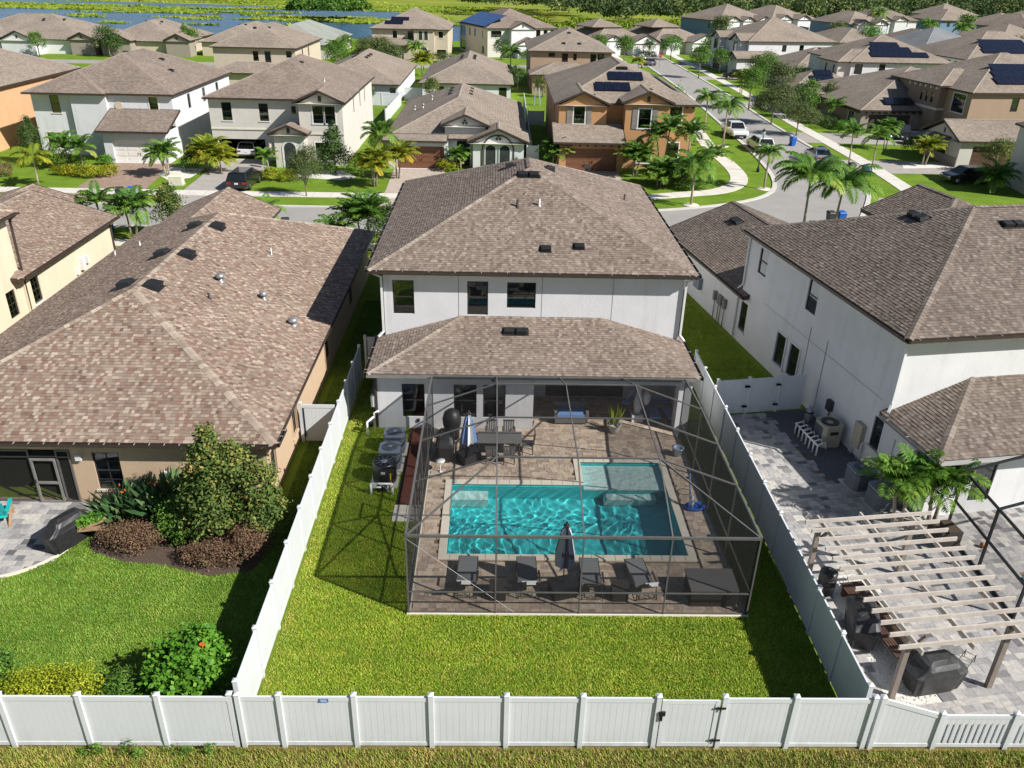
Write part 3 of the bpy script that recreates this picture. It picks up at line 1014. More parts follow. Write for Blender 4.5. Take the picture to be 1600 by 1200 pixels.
def frond_verts(L, leaf, nl, droop, rise, rng, vee=.5, wid=.05, curl=1.0):
    """one pinnate frond along +x from origin; returns leaflet quads and rachis points"""
    ra = []; ang = rise; p = np.zeros(3); m = 10
    for k in range(m + 1):
        ra.append(p.copy())
        p = p + np.array([math.cos(ang), 0, math.sin(ang)]) * L / m
        ang -= droop / m * (0.5 + k / m)
    ra = np.array(ra); Q = []
    for k in range(nl):
        f = .12 + .88 * (k + .5) / nl
        i = min(m - 1, int(f * m)); w = f * m - i
        c = ra[i] * (1 - w) + ra[i + 1] * w
        d = (ra[i + 1] - ra[i]); d /= np.linalg.norm(d)
        up = np.array([-d[2], 0, d[0]])
        ll = leaf * (math.sin(math.pi * min(1, .18 + f * .80)) ** .6) * rng.uniform(.85, 1.1)
        for sg in (-1, 1):
            sd = np.array([0, sg, 0])
            dr = d * .55 + sd * .85 + up * vee * rng.uniform(.3, 1); dr /= np.linalg.norm(dr)
            e = c + dr * ll * .55; tip = c + dr * ll + np.array([0, 0, -ll * .38 * curl])
            wv = d * wid * .5
            Q += [c - wv * .6, e - wv, tip, e + wv]
    return np.array(Q), ra


_palm_cache = {}


def palm_crown(style, seed):
    key = (style, seed)
    if key in _palm_cache: return _palm_cache[key]
    rng = np.random.default_rng(seed * 7 + 3)
    nf, L, leaf, nl, wid, droop0, mat, vee, rs = {
        'queen': (20, 3.1, .78, 34, .13, 1.9, 'leaf_palm', .2, (.2, 1.25)),
        'xmas': (15, 1.75, .54, 22, .13, 1.5, 'leaf_palm', .5, (.15, 1.3)),
        'areca': (26, 1.9, .52, 22, .12, 1.35, 'leaf_palm', .5, (.5, 1.45)),
        'areca_y': (24, 1.8, .50, 20, .12, 1.5, 'leaf_palm_yellow', .5, (.3, 1.4)),
        'yellow': (12, 2.0, .62, 26, .14, 2.0, 'leaf_palm_yellow', .3, (.1, 1.2)),
        'patio': (15, 1.55, .62, 22, .085, 1.3, 'leaf_patio', .35, (.35, 1.45)),
        'pygmy': (18, 1.25, .34, 16, .06, 1.6, 'leaf_palm', .4, (.1, 1.3)),
    }[style]
    V = []; T = []; rac = MB()
    for k in range(nf):
        az = k * 2.399 + rng.uniform(-.25, .25)
        f = k / max(1, nf - 1)
        rise = rs[1] + (rs[0] - rs[1]) * f + rng.uniform(-.12, .12)
        Q, ra = frond_verts(L * rng.uniform(.85, 1.12), leaf, nl, droop0 * rng.uniform(.8, 1.2), rise, rng, vee, wid, 1.3 if style in ('queen', 'yellow') else 1.0)
        c, s = math.cos(az), math.sin(az)
        rot = np.array([[c, -s, 0], [s, c, 0], [0, 0, 1]])
        V.append(Q @ rot.T); base = np.clip(.35 + .35 * f + rng.normal(0, .12), 0, 1)
        T.append(np.clip(base + rng.normal(0, .10, len(Q) // 4), 0, 1))
        pr = ra @ rot.T
        rac.tube([tuple(q) for q in pr[::2]], [.03, .028, .022, .016, .010, .005][:len(pr[::2])], 4, cap=False)
    me = numpy_mesh('fronds', np.concatenate(V), 4, [mat], np.concatenate(T))
    rm = mesh_of('frond_stalks', rac, ['crownshaft'])
    _palm_cache[key] = (me, rm)
    return me, rm


def palm(name, label, loc, hgt, style, seed, scale=1.0, lean=(0, 0), stems=1, group=None, trunk_r=.11):
    t = thing(name, label, 'palm', loc, 0, group)
    rr = random.Random(seed)
    for k in range(stems):
        a = k * 2.1 + rr.random()
        sp = 0 if stems == 1 else .16
        bx, by = sp * math.cos(a), sp * math.sin(a)
        lx, ly = (lean[0] + (0 if stems == 1 else math.cos(a) * .22 * hgt * .5), lean[1] + (0 if stems == 1 else math.sin(a) * .22 * hgt * .5))
        hh = hgt * (1 if k == 0 else rr.uniform(.75, .95))
        g = MB()
        g.tube([(bx, by, -.02), (bx + lx * .3, by + ly * .3, hh * .4), (bx + lx * .7, by + ly * .7, hh * .75), (bx + lx, by + ly, hh)], [trunk_r * 1.25, trunk_r, trunk_r * .85, trunk_r * .8], 8)
        obj('trunk', g, ['trunk_palm'], t)
        me, rm = palm_crown(style, (seed + k) % 4)
        c = obj('crown', me, None, t)
        c.location = (bx + lx, by + ly, hh - .05); c.rotation_euler = (rr.uniform(-.08, .08), rr.uniform(-.08, .08), rr.random() * 6.28); c.scale = (scale,) * 3
        obj('stalks', rm, None, c)
        if style in ('queen', 'xmas'):
            g = MB(); g.lathe([(trunk_r * .95, 0), (trunk_r * 1.2, .15), (trunk_r * .6, .6), (.02, .75)], (bx + lx, by + ly, hh - .35), 8)
            obj('crownshaft', g, ['crownshaft'], t)
    return t


# ------------------------------------------------------------------ vehicles
def car(label, loc, rot, color, kind='suv', group=None, plate=True, name='parked_car', cat='car'):
    t = thing(name, label, cat, loc, rot, group)
    if kind == 'suv': L, W, prof, cab, rf = 4.75, 1.92, [(-2.37, .45), (-2.35, .95), (-2.15, 1.02), (1.2, 1.05), (2.15, .92), (2.36, .75), (2.37, .45), (2.2, .28), (-2.2, .28)], [(-2.25, 1.0), (-1.85, 1.60), (.55, 1.62), (1.35, 1.03)], 1.66
    elif kind == 'sedan': L, W, prof, cab, rf = 4.8, 1.86, [(-2.4, .45), (-2.38, .90), (-1.9, .98), (1.2, .95), (2.2, .80), (2.39, .65), (2.4, .42), (2.2, .25), (-2.2, .25)], [(-1.85, .95), (-1.0, 1.40), (.35, 1.42), (1.3, .95)], 1.45
    elif kind == 'truck': L, W, prof, cab, rf = 5.7, 2.02, [(-2.85, .55), (-2.85, 1.12), (-.9, 1.13), (1.5, 1.16), (2.6, 1.08), (2.84, .9), (2.85, .55), (2.6, .4), (-2.6, .4)], [(-.85, 1.1), (-.7, 1.82), (.75, 1.84), (1.45, 1.14)], 1.88
    else: L, W, prof, cab, rf = 5.1, 2.0, [(-2.55, .5), (-2.55, 1.1), (-2.5, 1.15), (1.5, 1.12), (2.35, 1.0), (2.54, .8), (2.55, .5), (2.3, .32), (-2.3, .32)], [(-2.5, 1.1), (-2.35, 1.92), (1.0, 1.94), (1.75, 1.1)], 1.98
    g = MB(); n = len(prof); ys = [(-W / 2, .93), (-W / 2 + .1, 1.0), (W / 2 - .1, 1.0), (W / 2, .93)]
    vs = []
    for y, k in ys:
        for x, z in prof: vs.append((x * (.985 if k < 1 else 1), y, .62 + (z - .62) * (.88 if k < 1 else 1)))
    fs = []
    for a in range(3):
        for i in range(n):
            j = (i + 1) % n
            fs.append((a * n + i, (a + 1) * n + i, (a + 1) * n + j, a * n + j))
    fs += [tuple(range(n)), tuple(reversed(range(3 * n, 4 * n)))]
    g.mesh(vs, fs)
    body = obj('body', g, ['paint_' + color], t)
    # cabin
    wb, wt = W / 2 - .06, W / 2 - .24
    (x0, zb), (x1, zt), (x2, zt2), (x3, zb2) = cab
    g = MB()
    lo = [(x0, -wb, zb), (x3, -wb, zb2), (x3, wb, zb2), (x0, wb, zb)]; hi = [(x1, -wt, zt), (x2, -wt, zt2), (x2, wt, zt2), (x1, wt, zt)]
    g.mesh(lo + hi, [(0, 1, 5, 4), (1, 2, 6, 5), (2, 3, 7, 6), (3, 0, 4, 7)])
    obj('window', g, ['car_glass'], t)
    g = MB()
    g.mesh([(x1 - .06, -wt - .03, zt - .02), (x2 + .05, -wt - .03, zt2 - .02), (x2 + .05, wt + .03, zt2 - .02), (x1 - .06, wt + .03, zt - .02),
            (x1 + .1, -wt + .1, rf), (x2 - .1, -wt + .1, rf), (x2 - .1, wt - .1, rf), (x1 + .1, wt - .1, rf)], [(4, 5, 6, 7), (0, 1, 5, 4), (1, 2, 6, 5), (2, 3, 7, 6), (3, 0, 4, 7), (3, 2, 1, 0)])
    for sg in (-1, 1):
        g.beam((x0 + .02, sg * wb, zb), (x1, sg * wt, zt), .09, .05); g.beam((x3 - .02, sg * wb, zb2), (x2, sg * wt, zt2), .07, .05)
        xm = (x1 + x2) / 2 - .2; g.beam((xm, sg * (wb + .005), zb), (xm, sg * (wt + .005), zt), .08, .03)
        g.beam((x0, sg * wb, zb + .01), (x3, sg * wb, zb2 + .01), .04, .05)
    obj('roof', g, ['paint_' + color], t)
    if kind == 'truck':
        g = MB(); g.box(-2.72, -1.0, -.82, .82, 1.125, 1.145); obj('bed', g, ['black_plastic'], t)
    wr = .36 if kind != 'sedan' else .33
    for sx in (-1, 1):
        for sy in (-1, 1):
            g = MB(); cx = sx * L * .305
            M = Matrix.Translation((cx, sy * (W / 2 - .10), wr)) @ Matrix.Rotation(math.pi / 2, 4, 'X')
            g.lathe([(wr * .6, -.12), (wr * .95, -.12), (wr, -.07), (wr, .07), (wr * .95, .12), (wr * .6, .12)], (0, 0, 0), 18); g.xform(M)
            w = obj('wheel', g, ['rubber'], t)
            g = MB(); g.lathe([(.02, -.125), (wr * .62, -.125), (wr * .66, -.1), (wr * .66, .1), (wr * .62, .125), (.02, .125)], (0, 0, 0), 14); g.xform(M)
            obj('rim', g, ['rim_metal'], w)
    zl = prof[1][1] - .14
    for sy in (-1, 1):
        g = MB(); g.box(-L / 2 - .005, -L / 2 + .1, sy * (W / 2 - .42), sy * (W / 2 - .08), zl - .1, zl + .06); obj('tail_light', g, ['tail_red'], t)
        g = MB(); g.box(L / 2 - .16, L / 2 + .0, sy * (W / 2 - .45), sy * (W / 2 - .1), .68, .8); obj('headlight', g, ['lamp_clear'], t)
        g = MB(); g.box(x3 - .35, x3 - .15, sy * (W / 2 - .02), sy * (W / 2 + .18), zb2 + .02, zb2 + .17); obj('mirror', g, ['paint_' + color], t)
    if plate:
        g = MB(); g.box(-L / 2 - .012, -L / 2 + .02, -.16, .16, .68, .82); obj('licence_plate', g, ['trim_white'], t)
    g = MB(); g.box(-L / 2 - .01, -L / 2 + .1, -W / 2 + .15, W / 2 - .15, .36, .48); g.box(L / 2 - .1, L / 2 + .005, -W / 2 + .3, W / 2 - .3, .4, .62); obj('bumper', g, ['black_plastic'], t)
    return t
# ------------------------------------------------------------------ ground, roads, walks
def rebase(t, base):
    b = Vector(base)
    t.location = t.location + b
    for c in t.children: c.location = c.location - b
    return t


def sheet(name, rings, z, mat, kind='structure', parent=None):
    """flat sheet from rectangles (x0,x1,y0,y1) or polygons"""
    mb = MB()
    for r in rings:
        if isinstance(r[0], (int, float)):
            x0, x1, y0, y1 = r; r = [(x0, y0), (x1, y0), (x1, y1), (x0, y1)]
        mb.poly([(x, y, z) for x, y in r])
    return obj(name, mb, [mat], parent, kind)


def offset_path(path, w):
    P = [Vector(p) for p in path]; out = []
    for i, p in enumerate(P):
        a = (P[i] - P[i - 1]).normalized() if i else (P[1] - P[0]).normalized()
        b = (P[i + 1] - P[i]).normalized() if i < len(P) - 1 else a
        t = (a + b).normalized(); n = Vector((-t.y, t.x))
        out.append(p + n * w / max(.5, t.dot(a)))
    return out


def strip(mb, path, w, z0, z1=None, m=0, seg=None):
    a, b = offset_path(path, w / 2), offset_path(path, -w / 2)
    for i in range(len(path) - 1):
        q = [a[i + 1], a[i], b[i], b[i + 1]]
        top = z0 if z1 is None else z1
        mb.poly([(v.x, v.y, top) for v in q], m)
        if z1 is not None:
            for u, v in ((a[i], a[i + 1]), (b[i + 1], b[i])):
                mb.poly([(u.x, u.y, z0), (u.x, u.y, z1), (v.x, v.y, z1), (v.x, v.y, z0)][::-1], m)


def smooth_path(path, it=2):
    P = [Vector(p) for p in path]
    for _ in range(it):
        Q = [P[0]]
        for a, b in zip(P[:-1], P[1:]): Q += [a * .75 + b * .25, a * .25 + b * .75]
        P = Q + [P[-1]]
    return P


NX0, NX1, NY0, NY1 = -44, 46, 6, 63
sheet('ground', [(-1600, 1600, -400, NY0), (-1600, NX0, NY0, NY1), (NX1, 1600, NY0, NY1), (-1600, 1600, NY1, 2600)], -.05, 'meadow')
DK = (-2.66, 8.46, 20.22, 32.2)      # pool deck
HX0, HX1 = -5.1, 8.85
sheet('lawn', [(NX0, DK[0], 15.3, NY1), (DK[1], NX1, 15.3, NY1), (DK[0], DK[1], 15.3, DK[2]), (DK[0], DK[1], 36, NY1)], 0, 'lawn_base')
sheet('verge', [(NX0, NX1, NY0, 15.3)], -.004, 'dry_base')
sheet('front_lawn', [(-170, 210, NY1, 250)], 0.0, 'lawn_far')
ROAD_N = smooth_path([(-170, 63.2), (8, 63.2), (20, 62.0), (28.5, 63.5), (33.2, 72), (36.9, 80), (38.4, 90), (38.6, 120), (40.6, 155), (41, 262)])
ROAD_F = smooth_path([(-170, 69.4), (10, 69.5), (18.7, 71.8), (25.8, 76), (28.8, 82.8), (30.4, 97), (31.4, 117), (33.6, 155), (34, 262)])
mb = MB()
mb.poly([(p.x, p.y, .006) for p in ROAD_N] + [(p.x, p.y, .006) for p in reversed(ROAD_F)])
mb.poly([(-170, 141, .006), (33.5, 141, .006), (33.8, 147, .006), (-170, 147.5, .006)][:4]) if False else None
obj('road', mb, ['asphalt'], None, 'structure')
# cross streets farther back
mb = MB(); strip(mb, smooth_path([(-170, 176), (-60, 177), (0, 184), (37, 196), (80, 215), (150, 232)]), 6.4, .004); obj('road', mb, ['asphalt'], None, 'structure')
mb = MB()
for p_ in (offset_path(ROAD_N, -.12), offset_path(ROAD_F, .12)): strip(mb, p_, .42, 0, .09)
obj('kerb', mb, ['kerb'], None, 'structure')
SW = smooth_path([(-170, 73.7), (9, 73.7), (17.5, 76.6), (22.3, 78.4), (25.1, 83), (25.8, 90), (25.6, 100), (26.9, 112), (29, 146), (29, 262)])
SE = smooth_path([(37.2, 66), (40.5, 76), (41.6, 88), (42, 104), (42.2, 122), (44.2, 155), (44.6, 262)])
mb = MB(); strip(mb, SW, 1.75, .0, .045); strip(mb, SE, 1.75, .0, .045)
strip(mb, [(-60, 58.9), (12, 58.9)], 1.6, 0, .045)
obj('sidewalk', mb, ['sidewalk'], None, 'structure')
mb = MB()          # joints cut in the walks
for pth in (SW, SE):
    acc = 0; L0 = None
    for a, b in zip(pth[:-1], pth[1:]):
        d = (b - a); L = d.length
        if L < 1e-6: continue
        d /= L; s = acc
        while s < L:
            c = a + d * s; n = Vector((-d.y, d.x))
            q = [c + n * .87, c - n * .87]
            if abs(c.x) < 60 and c.y < 130: mb.poly([(q[0].x - d.x * .02, q[0].y - d.y * .02, .049), (q[1].x - d.x * .02, q[1].y - d.y * .02, .049), (q[1].x + d.x * .02, q[1].y + d.y * .02, .049), (q[0].x + d.x * .02, q[0].y + d.y * .02, .049)])
            s += 1.6
        acc = s - L
obj('sidewalk_joint', mb, ['drive_grey'], None, 'structure')
for nm, poly, mat in (('driveway', [(-38.9, 85.9), (-37.6, 69.5), (-31.2, 69.5), (-33.0, 85.9)], 'drive_brick'), ('driveway', [(-28.8, 88.4), (-28.2, 69.5), (-22.4, 69.5), (-23.6, 88.4)], 'drive_grey'),
                      ('driveway', [(-10.4, 85.6), (-10.0, 69.5), (-4.6, 69.5), (-5.2, 85.6)], 'drive_cream'), ('driveway', [(6.6, 86), (6.8, 69.5), (12.6, 70), (12.8, 86)], 'drive_cream'),
                      ('driveway', [(38.6, 94.5), (51.5, 94.5), (51.5, 88.2), (38.3, 87.6)], 'drive_grey'), ('driveway', [(38.5, 112.2), (58, 112), (58, 104.5), (38.5, 104.8)], 'drive_grey'),
                      ('driveway', [(39.5, 140.5), (55, 140.5), (55, 134.5), (39.3, 134.5)], 'drive_grey'), ('driveway', [(40.9, 176), (52, 177), (52, 170.5), (40.9, 170)], 'drive_grey'),
                      ('driveway', [(36.5, 77), (44, 77), (44, 70.5), (33.5, 70.5)], 'drive_grey'), ('driveway', [(-19.8, 58), (-19.8, 63.2), (-14.5, 63.2), (-14.5, 58)], 'drive_cream')):
    if poly[0][1] < poly[1][1] or poly[0][0] < poly[1][0]: pass
    a = sum(poly[i][0] * poly[(i + 1) % 4][1] - poly[(i + 1) % 4][0] * poly[i][1] for i in range(4))
    sheet(nm, [poly if a > 0 else poly[::-1]], .010, mat)
# marsh and water far behind
mb = MB(); mb.poly([(-900, 246, -.02), (-12, 246, -.02), (30, 275, -.02), (-5, 330, -.02), (-60, 430, -.02), (-900, 470, -.02)]); obj('water', mb, ['marsh_water'], None, 'structure')

# ------------------------------------------------------------------ main house
def G_(*a): return a
mh = thing('house', 'white two-storey house with brown shingle hip roofs behind the screened pool', 'house')
Y1, Y2 = 32.25, 35.82
# lower storey: rear wing left of the lanai, lanai recess on the right
WB = dict(back='blind')
volume(mh, HX0, 1.85, Y1, 36.5, 0, 2.72, 'stucco_white', {'s': [('win', -4.0, -3.0, .58, 2.24, WB), ('win', -1.71, -.69, .58, 2.24, WB), ('win', -.40, .60, .58, 2.24, WB)]})
volume(mh, 1.85, HX1, 35.4, 36.5, 0, 2.72, 'stucco_white', {'s': [('win', 2.6, 6.4, .05, 2.3, dict(mull=True, bars=-1)), ('door', 7.2, 8.1, .05, 2.1, dict(mat='trim_white'))]})
mb = MB(); mb.box(8.28, 8.85, 32.05, 32.75, 0, 2.7); obj('column', mb, ['stucco_white'], mh)
mb = MB(); mb.box(8.7, 8.86, 32.75, 35.4, 0, 2.7); obj('wall', mb, ['stucco_white'], mh)
mb = MB(); mb.box(1.85, HX1, 32.02, 32.3, 2.45, 2.72); obj('beam', mb, ['stucco_white'], mh)
mb = MB(); mb.box(1.85, HX1, 32.3, 35.4, 2.66, 2.72); obj('lanai_ceiling', mb, ['trim_cream'], mh)
# main two-storey body
volume(mh, HX0, HX1, Y2, 52.2, 0, 6.22, 'stucco_white', {'s': [('win', -4.68, -3.69, 4.11, 5.78, WB), ('win', -1.22, -.25, 4.11, 5.78, WB), ('win', .63, 1.97, 4.48, 5.76, WB)],
       'e': [('win', 39, 40, 4.2, 5.7), ('win', 45, 46, 4.2, 5.7)], 'w': [('win', 40, 41, 4.2, 5.7)]})
g = MB()                                # stucco control joints on the rear wall
for x in (-1.62, 2.26, 5.57): g.box(x - .012, x + .012, Y2 - .006, Y2 + .01, 3.4, 6.15)
obj('control_joint', g, ['gutter_grey'], mh)
roof(mh, [(-5.72, 9.35, 35.38, 52.75, 6.38, .415)], 'brown', True, rng=random.Random(1))
LOW = [[(-5.45, 31.87, 2.9), (9.10, 31.87, 2.9), (5.1, 35.87, 4.06), (-1.45, 35.87, 4.06)],
       [(-5.45, 36.4, 2.9), (-5.45, 31.87, 2.9), (-1.45, 35.87, 4.06), (-1.45, 36.4, 4.06)], [(9.10, 31.87, 2.9), (9.10, 36.4, 2.9), (5.1, 36.4, 4.06), (5.1, 35.87, 4.06)]]
roof(mh, [], 'brown', True, extra=LOW, rng=random.Random(2))
mb = MB(); mb.poly([(-5.42, 31.9, 2.71), (-5.42, 36.4, 2.71), (9.07, 36.4, 2.71), (9.07, 31.9, 2.71)]); obj('soffit', mb, ['trim_white'], mh)
gutter(mh, (-5.72, 35.36, 6.38), (9.35, 35.36, 6.38), (0, -1), 'brown_metal', 1.2)
gutter(mh, (-5.74, 35.38, 6.38), (-5.74, 52.7, 6.38), (-1, 0), 'brown_metal', 1.2)
gutter(mh, (9.37, 35.38, 6.38), (9.37, 52.7, 6.38), (1, 0), 'brown_metal', 1.2)
gutter(mh, (-5.45, 31.85, 2.9), (9.1, 31.85, 2.9), (0, -1), 'gutter_grey')
gutter(mh, (-5.47, 31.87, 2.9), (-5.47, 36.2, 2.9), (-1, 0), 'brown_metal', 1.1)
gutter(mh, (9.12, 31.87, 2.9), (9.12, 36.2, 2.9), (1, 0), 'brown_metal', 1.1)
downspout(mh, [(-5.45, 35.3, 6.25), (-5.17, 35.72, 5.95), (-5.17, 35.72, 3.25), (-5.4, 35.5, 3.06)])
downspout(mh, [(9.2, 35.3, 6.25), (8.93, 35.72, 5.95), (8.93, 35.72, 3.25), (9.1, 35.5, 3.06)])
downspout(mh, [(-5.35, 31.95, 2.75), (-5.16, 32.2, 2.5), (-5.16, 32.2, .1)], 'brown_metal')
roof_vent(mh, 1.72, 42.3, 9.25, .415, 's', True)
for x, y in ((2.40, 36.92), (3.98, 37.12)): roof_vent(mh, x, y, 6.38 + .415 * (y - 35.38), .415, 's', s=.75)
roof_vent(mh, 1.03, 34.75, 3.73, .29, 's', True)
roof_vent(mh, .85, 44.9, 9.1, .415, 'w'); roof_vent(mh, 2.95, 44.7, 9.05, .415, 'e'); roof_vent(mh, 5.5, 50.1, 7.98, .415, 'e')
for x, y, m_ in ((1.12, 39.85, 'vent_black'), (2.2, 39.95, 'bracket_white')): vent_pipe(mh, x, y, 6.38 + .415 * (y - 35.38), .4, .06, m_)
vent_pipe(mh, 7.25, 45.4, 7.25, .4, .05, 'vent_black')
g = MB()                                # pool plumbing and meter on the left rear corner
g.tube([(-5.25, 32.0, .1), (-5.25, 32.0, .9), (-5.05, 32.0, 1.0)], .045); g.tube([(-5.5, 31.5, .05), (-5.5, 31.5, .7), (-5.25, 31.8, .8)], .05)
g.box(-5.42, -5.2, 32.35, 32.6, 1.0, 1.55)
obj('plumbing', g, ['pvc_white'], mh)
g = MB(); g.box(-5.3, -5.14, 32.2, 32.55, 1.7, 2.1); g.lathe([(.12, 0), (.14, .3), (.05, .42)], (-5.4, 31.75, .35), 10); obj('meter', g, ['black_plastic'], mh)
g = MB(); g.box(-.02, .1, Y1 - .09, Y1, 2.45, 2.6); g.box(-3.35, -3.25, Y1 - .06, Y1 + .0, .35, .5); obj('wall_light', g, ['black_metal'], mh)
rebase(mh, (1.85, 42, 0))

# ------------------------------------------------------------------ pool, deck and coping
PX0, PX1, PY0, PY1 = -1.55, 7.1, 23.25, 27.7
SX0, SY1 = 3.78, 29.45
DZ = .05                                # deck surface
mb = MB()
zb = -1.15
mb.poly([(PX0, PY0, zb), (PX1, PY0, zb), (PX1, PY1, zb), (PX0, PY1, zb)])
for a, b in (((PX0, PY0), (PX0, PY1)), ((PX0, PY1), (SX0, PY1)), ((PX1, PY1), (PX1, PY0)), ((PX1, PY0), (PX0, PY0))):
    mb.poly([(*a, zb), (*b, zb), (*b, DZ - .01), (*a, DZ - .01)])
mb.poly([(SX0, PY1, zb), (PX1, PY1, zb), (PX1, PY1, -.30), (SX0, PY1, -.30)])
for a, b in (((SX0, PY1), (SX0, SY1)), ((SX0, SY1), (PX1, SY1)), ((PX1, SY1), (PX1, PY1))):
    mb.poly([(*a, -.30), (*b, -.30), (*b, DZ - .01), (*a, DZ - .01)])
pool = obj('pool', mb, ['pool_plaster'], None, 'structure')
mb = MB(); mb.box(SX0 + .001, PX1 - .001, PY1 - .02, SY1 - .001, -.34, -.22); shelf = obj('sun_shelf', mb, ['shelf_plaster'], pool)
mb = MB(); mb.box(PX0 + .001, -.1, PY1 - .62, PY1 - .001, -1.1, -.5); mb.box(4.6, PX1 - .4, PY1 - .45, PY1 - .021, -1.1, -.6); bench = obj('step', mb, ['shelf_plaster'], pool)
# water: rippled surface over pool and shelf
dx = .04
rng = np.random.default_rng(4)
waves = [(rng.uniform(0, 6.283), rng.uniform(.22, .68), rng.uniform(0, 6.283)) for _ in range(30)]
nx, ny = int((PX1 - PX0) / dx), int((SY1 - PY0) / dx)
xs = np.linspace(PX0 + .002, PX1 - .002, nx + 1); ys = np.linspace(PY0 + .002, SY1 - .002, ny + 1)
X, Y = np.meshgrid(xs, ys)
Z = np.zeros_like(X)
for a, lam, ph in waves: Z += .0034 * lam * (.75 + .5 * np.sin(.9 * X * math.sin(ph) + .9 * Y * math.cos(ph) + a)) * np.sin(6.283 / lam * (X * math.cos(a) + Y * math.sin(a) + .16 * np.sin(1.9 * X + ph) + .14 * np.cos(2.3 * Y + a)) + ph)
Z *= np.clip(.8 + .3 * np.sin(.8 * X + 1.1 * Y), .6, 1)
Z -= .04
me = bpy.data.meshes.new('pool_water')
idx = np.arange((nx + 1) * (ny + 1)).reshape(ny + 1, nx + 1)
fs = []
for j in range(ny):
    for i in range(nx):
        if ys[j] > PY1 - .03 and xs[i] < SX0 - .001: continue
        fs.append((idx[j, i], idx[j, i + 1], idx[j + 1, i + 1], idx[j + 1, i]))
me.from_pydata(np.stack([X, Y, Z], -1).reshape(-1, 3).tolist(), [], fs)
me.polygons.foreach_set('use_smooth', [True] * len(fs))
finish(me, ['pool_water'])
water = obj('pool_water', me, None, None, 'structure')
water.cycles.is_caustics_caster = True
for o in (pool, shelf, bench): o.cycles.is_caustics_receiver = True
# coping stones: single bullnose blocks
CW = .30
mb = MB(); mb.mesh([(-.5, -.5, -.5), (.5, -.5, -.5), (.5, .5, -.5), (-.5, .5, -.5), (-.5, -.5, .3), (.5, -.5, .3), (.5, .5, .3), (-.5, .5, .3), (-.485, -.46, .5), (.485, -.46, .5), (.485, .46, .5), (-.485, .46, .5)],
                   [(0, 1, 5, 4), (1, 2, 6, 5), (2, 3, 7, 6), (3, 0, 4, 7), (4, 5, 9, 8), (5, 6, 10, 9), (6, 7, 11, 10), (7, 4, 8, 11), (8, 9, 10, 11)])
cope_me = mesh_of('coping_stone', mb, ['coping'])
paver_deck = mesh_of('paver', mb, ['paver_deck_one']); paver_silver = mesh_of('paver', mb, ['paver_silver_one'])


def stones(parent, me, a, b, inner, n):
    a, b = Vector(a), Vector(b); d = (b - a).normalized(); nrm = Vector((-d.y, d.x)) * inner
    L = (b - a).length
    for k in range(n):
        c = a + d * (L * (k + .5) / n) + nrm * CW / 2
        o = obj('coping_stone', me, None, parent)
        o.location = (c.x, c.y, DZ - .02); o.scale = (L / n - .006, CW, .10); o.rotation_euler = (0, 0, math.atan2(d.y, d.x))


stones(pool, cope_me, (PX0 - CW, PY0), (PX1 + CW, PY0), -1, 22)
stones(pool, cope_me, (PX0, PY0), (PX0, PY1), 1, 10)
stones(pool, cope_me, (PX0 - CW, PY1), (SX0, PY1), 1, 13)
stones(pool, cope_me, (SX0, PY1 + CW), (SX0, SY1), 1, 4)
stones(pool, cope_me, (SX0 - CW, SY1), (PX1 + CW, SY1), 1, 9)
stones(pool, cope_me, (PX1, PY0), (PX1, SY1), -1, 14)

deck = sheet('pool_deck', [(DK[0], PX0 - CW + .05, DK[2], DK[3]), (PX1 + CW - .05, DK[1], DK[2], DK[3]), (PX0 - CW + .05, PX1 + CW - .05, DK[2], PY0 - CW + .05),
                           (PX0 - CW + .05, SX0 - CW + .05, PY1 + CW - .05, DK[3]), (SX0 - CW + .05, PX1 + CW - .05, SY1 + CW - .05, DK[3]), (1.86, 8.7, 32.2, 35.39)], .012, 'soil')


def pavers(parent, me, manymat, area, blocked, rows, lens, gap, z, th, near, limit=300, seed=3, rot=0.0, org=(0, 0), order=None):
    rng = random.Random(seed); P = []
    x0, x1, y0, y1 = area; y = y0; k = 0
    while y < y1 - .03:
        hgt = min(rows[k % len(rows)], y1 - y); x = x0 - rng.random() * .3
        while x < x1:
            w = rng.choice(lens); a, b = max(x, x0), min(x + w, x1); x += w
            if b - a < .05: continue
            c = ((a + b) / 2, y + hgt / 2)
            if blocked(a, b, y, y + hgt): continue
            P.append((a, b, y, y + hgt))
        y += hgt; k += 1
    cs, sn = math.cos(rot), math.sin(rot)

    def W(x, y): return (org[0] + cs * x - sn * y, org[1] + sn * x + cs * y)
    P.sort(key=lambda p: near(*W((p[0] + p[1]) / 2, (p[2] + p[3]) / 2)))
    for a, b, c, d in P[:limit]:
        o = obj('paver', me, None, parent); q = W((a + b) / 2, (c + d) / 2)
        o.location = (q[0], q[1], z - th / 2 + rng.uniform(-.002, .002)); o.scale = (b - a - gap, d - c - gap, th); o.rotation_euler = (0, 0, rot)
    mb = MB()
    for a, b, c, d in P[limit:]:
        g = gap / 2; zz = z + rng.uniform(-.003, .003); tt = min(1, max(0, rng.random()))
        q = [W(a + g, c + g), W(b - g, c + g), W(b - g, d - g), W(a + g, d - g)]
        mb.poly([(*p, zz) for p in q], 0, tt)
        for i in range(4): mb.poly([(*q[i], zz - .03), (*q[(i + 1) % 4], zz - .03), (*q[(i + 1) % 4], zz), (*q[i], zz)], 0, tt)
    if mb.f: obj('paver_field', mb, [manymat], parent, 'stuff')


def blk(a, b, c, d):
    e = .0
    x, y = (a + b) / 2, (c + d) / 2
    if PX0 - CW - .02 < x < PX1 + CW + .02 and PY0 - CW - .02 < y < PY1 + CW + .02: return True
    if SX0 - CW - .02 < x < PX1 + CW + .02 and PY1 < y < SY1 + CW + .02: return True
    return y > DK[3] and (x < 1.9 or x > 8.68)


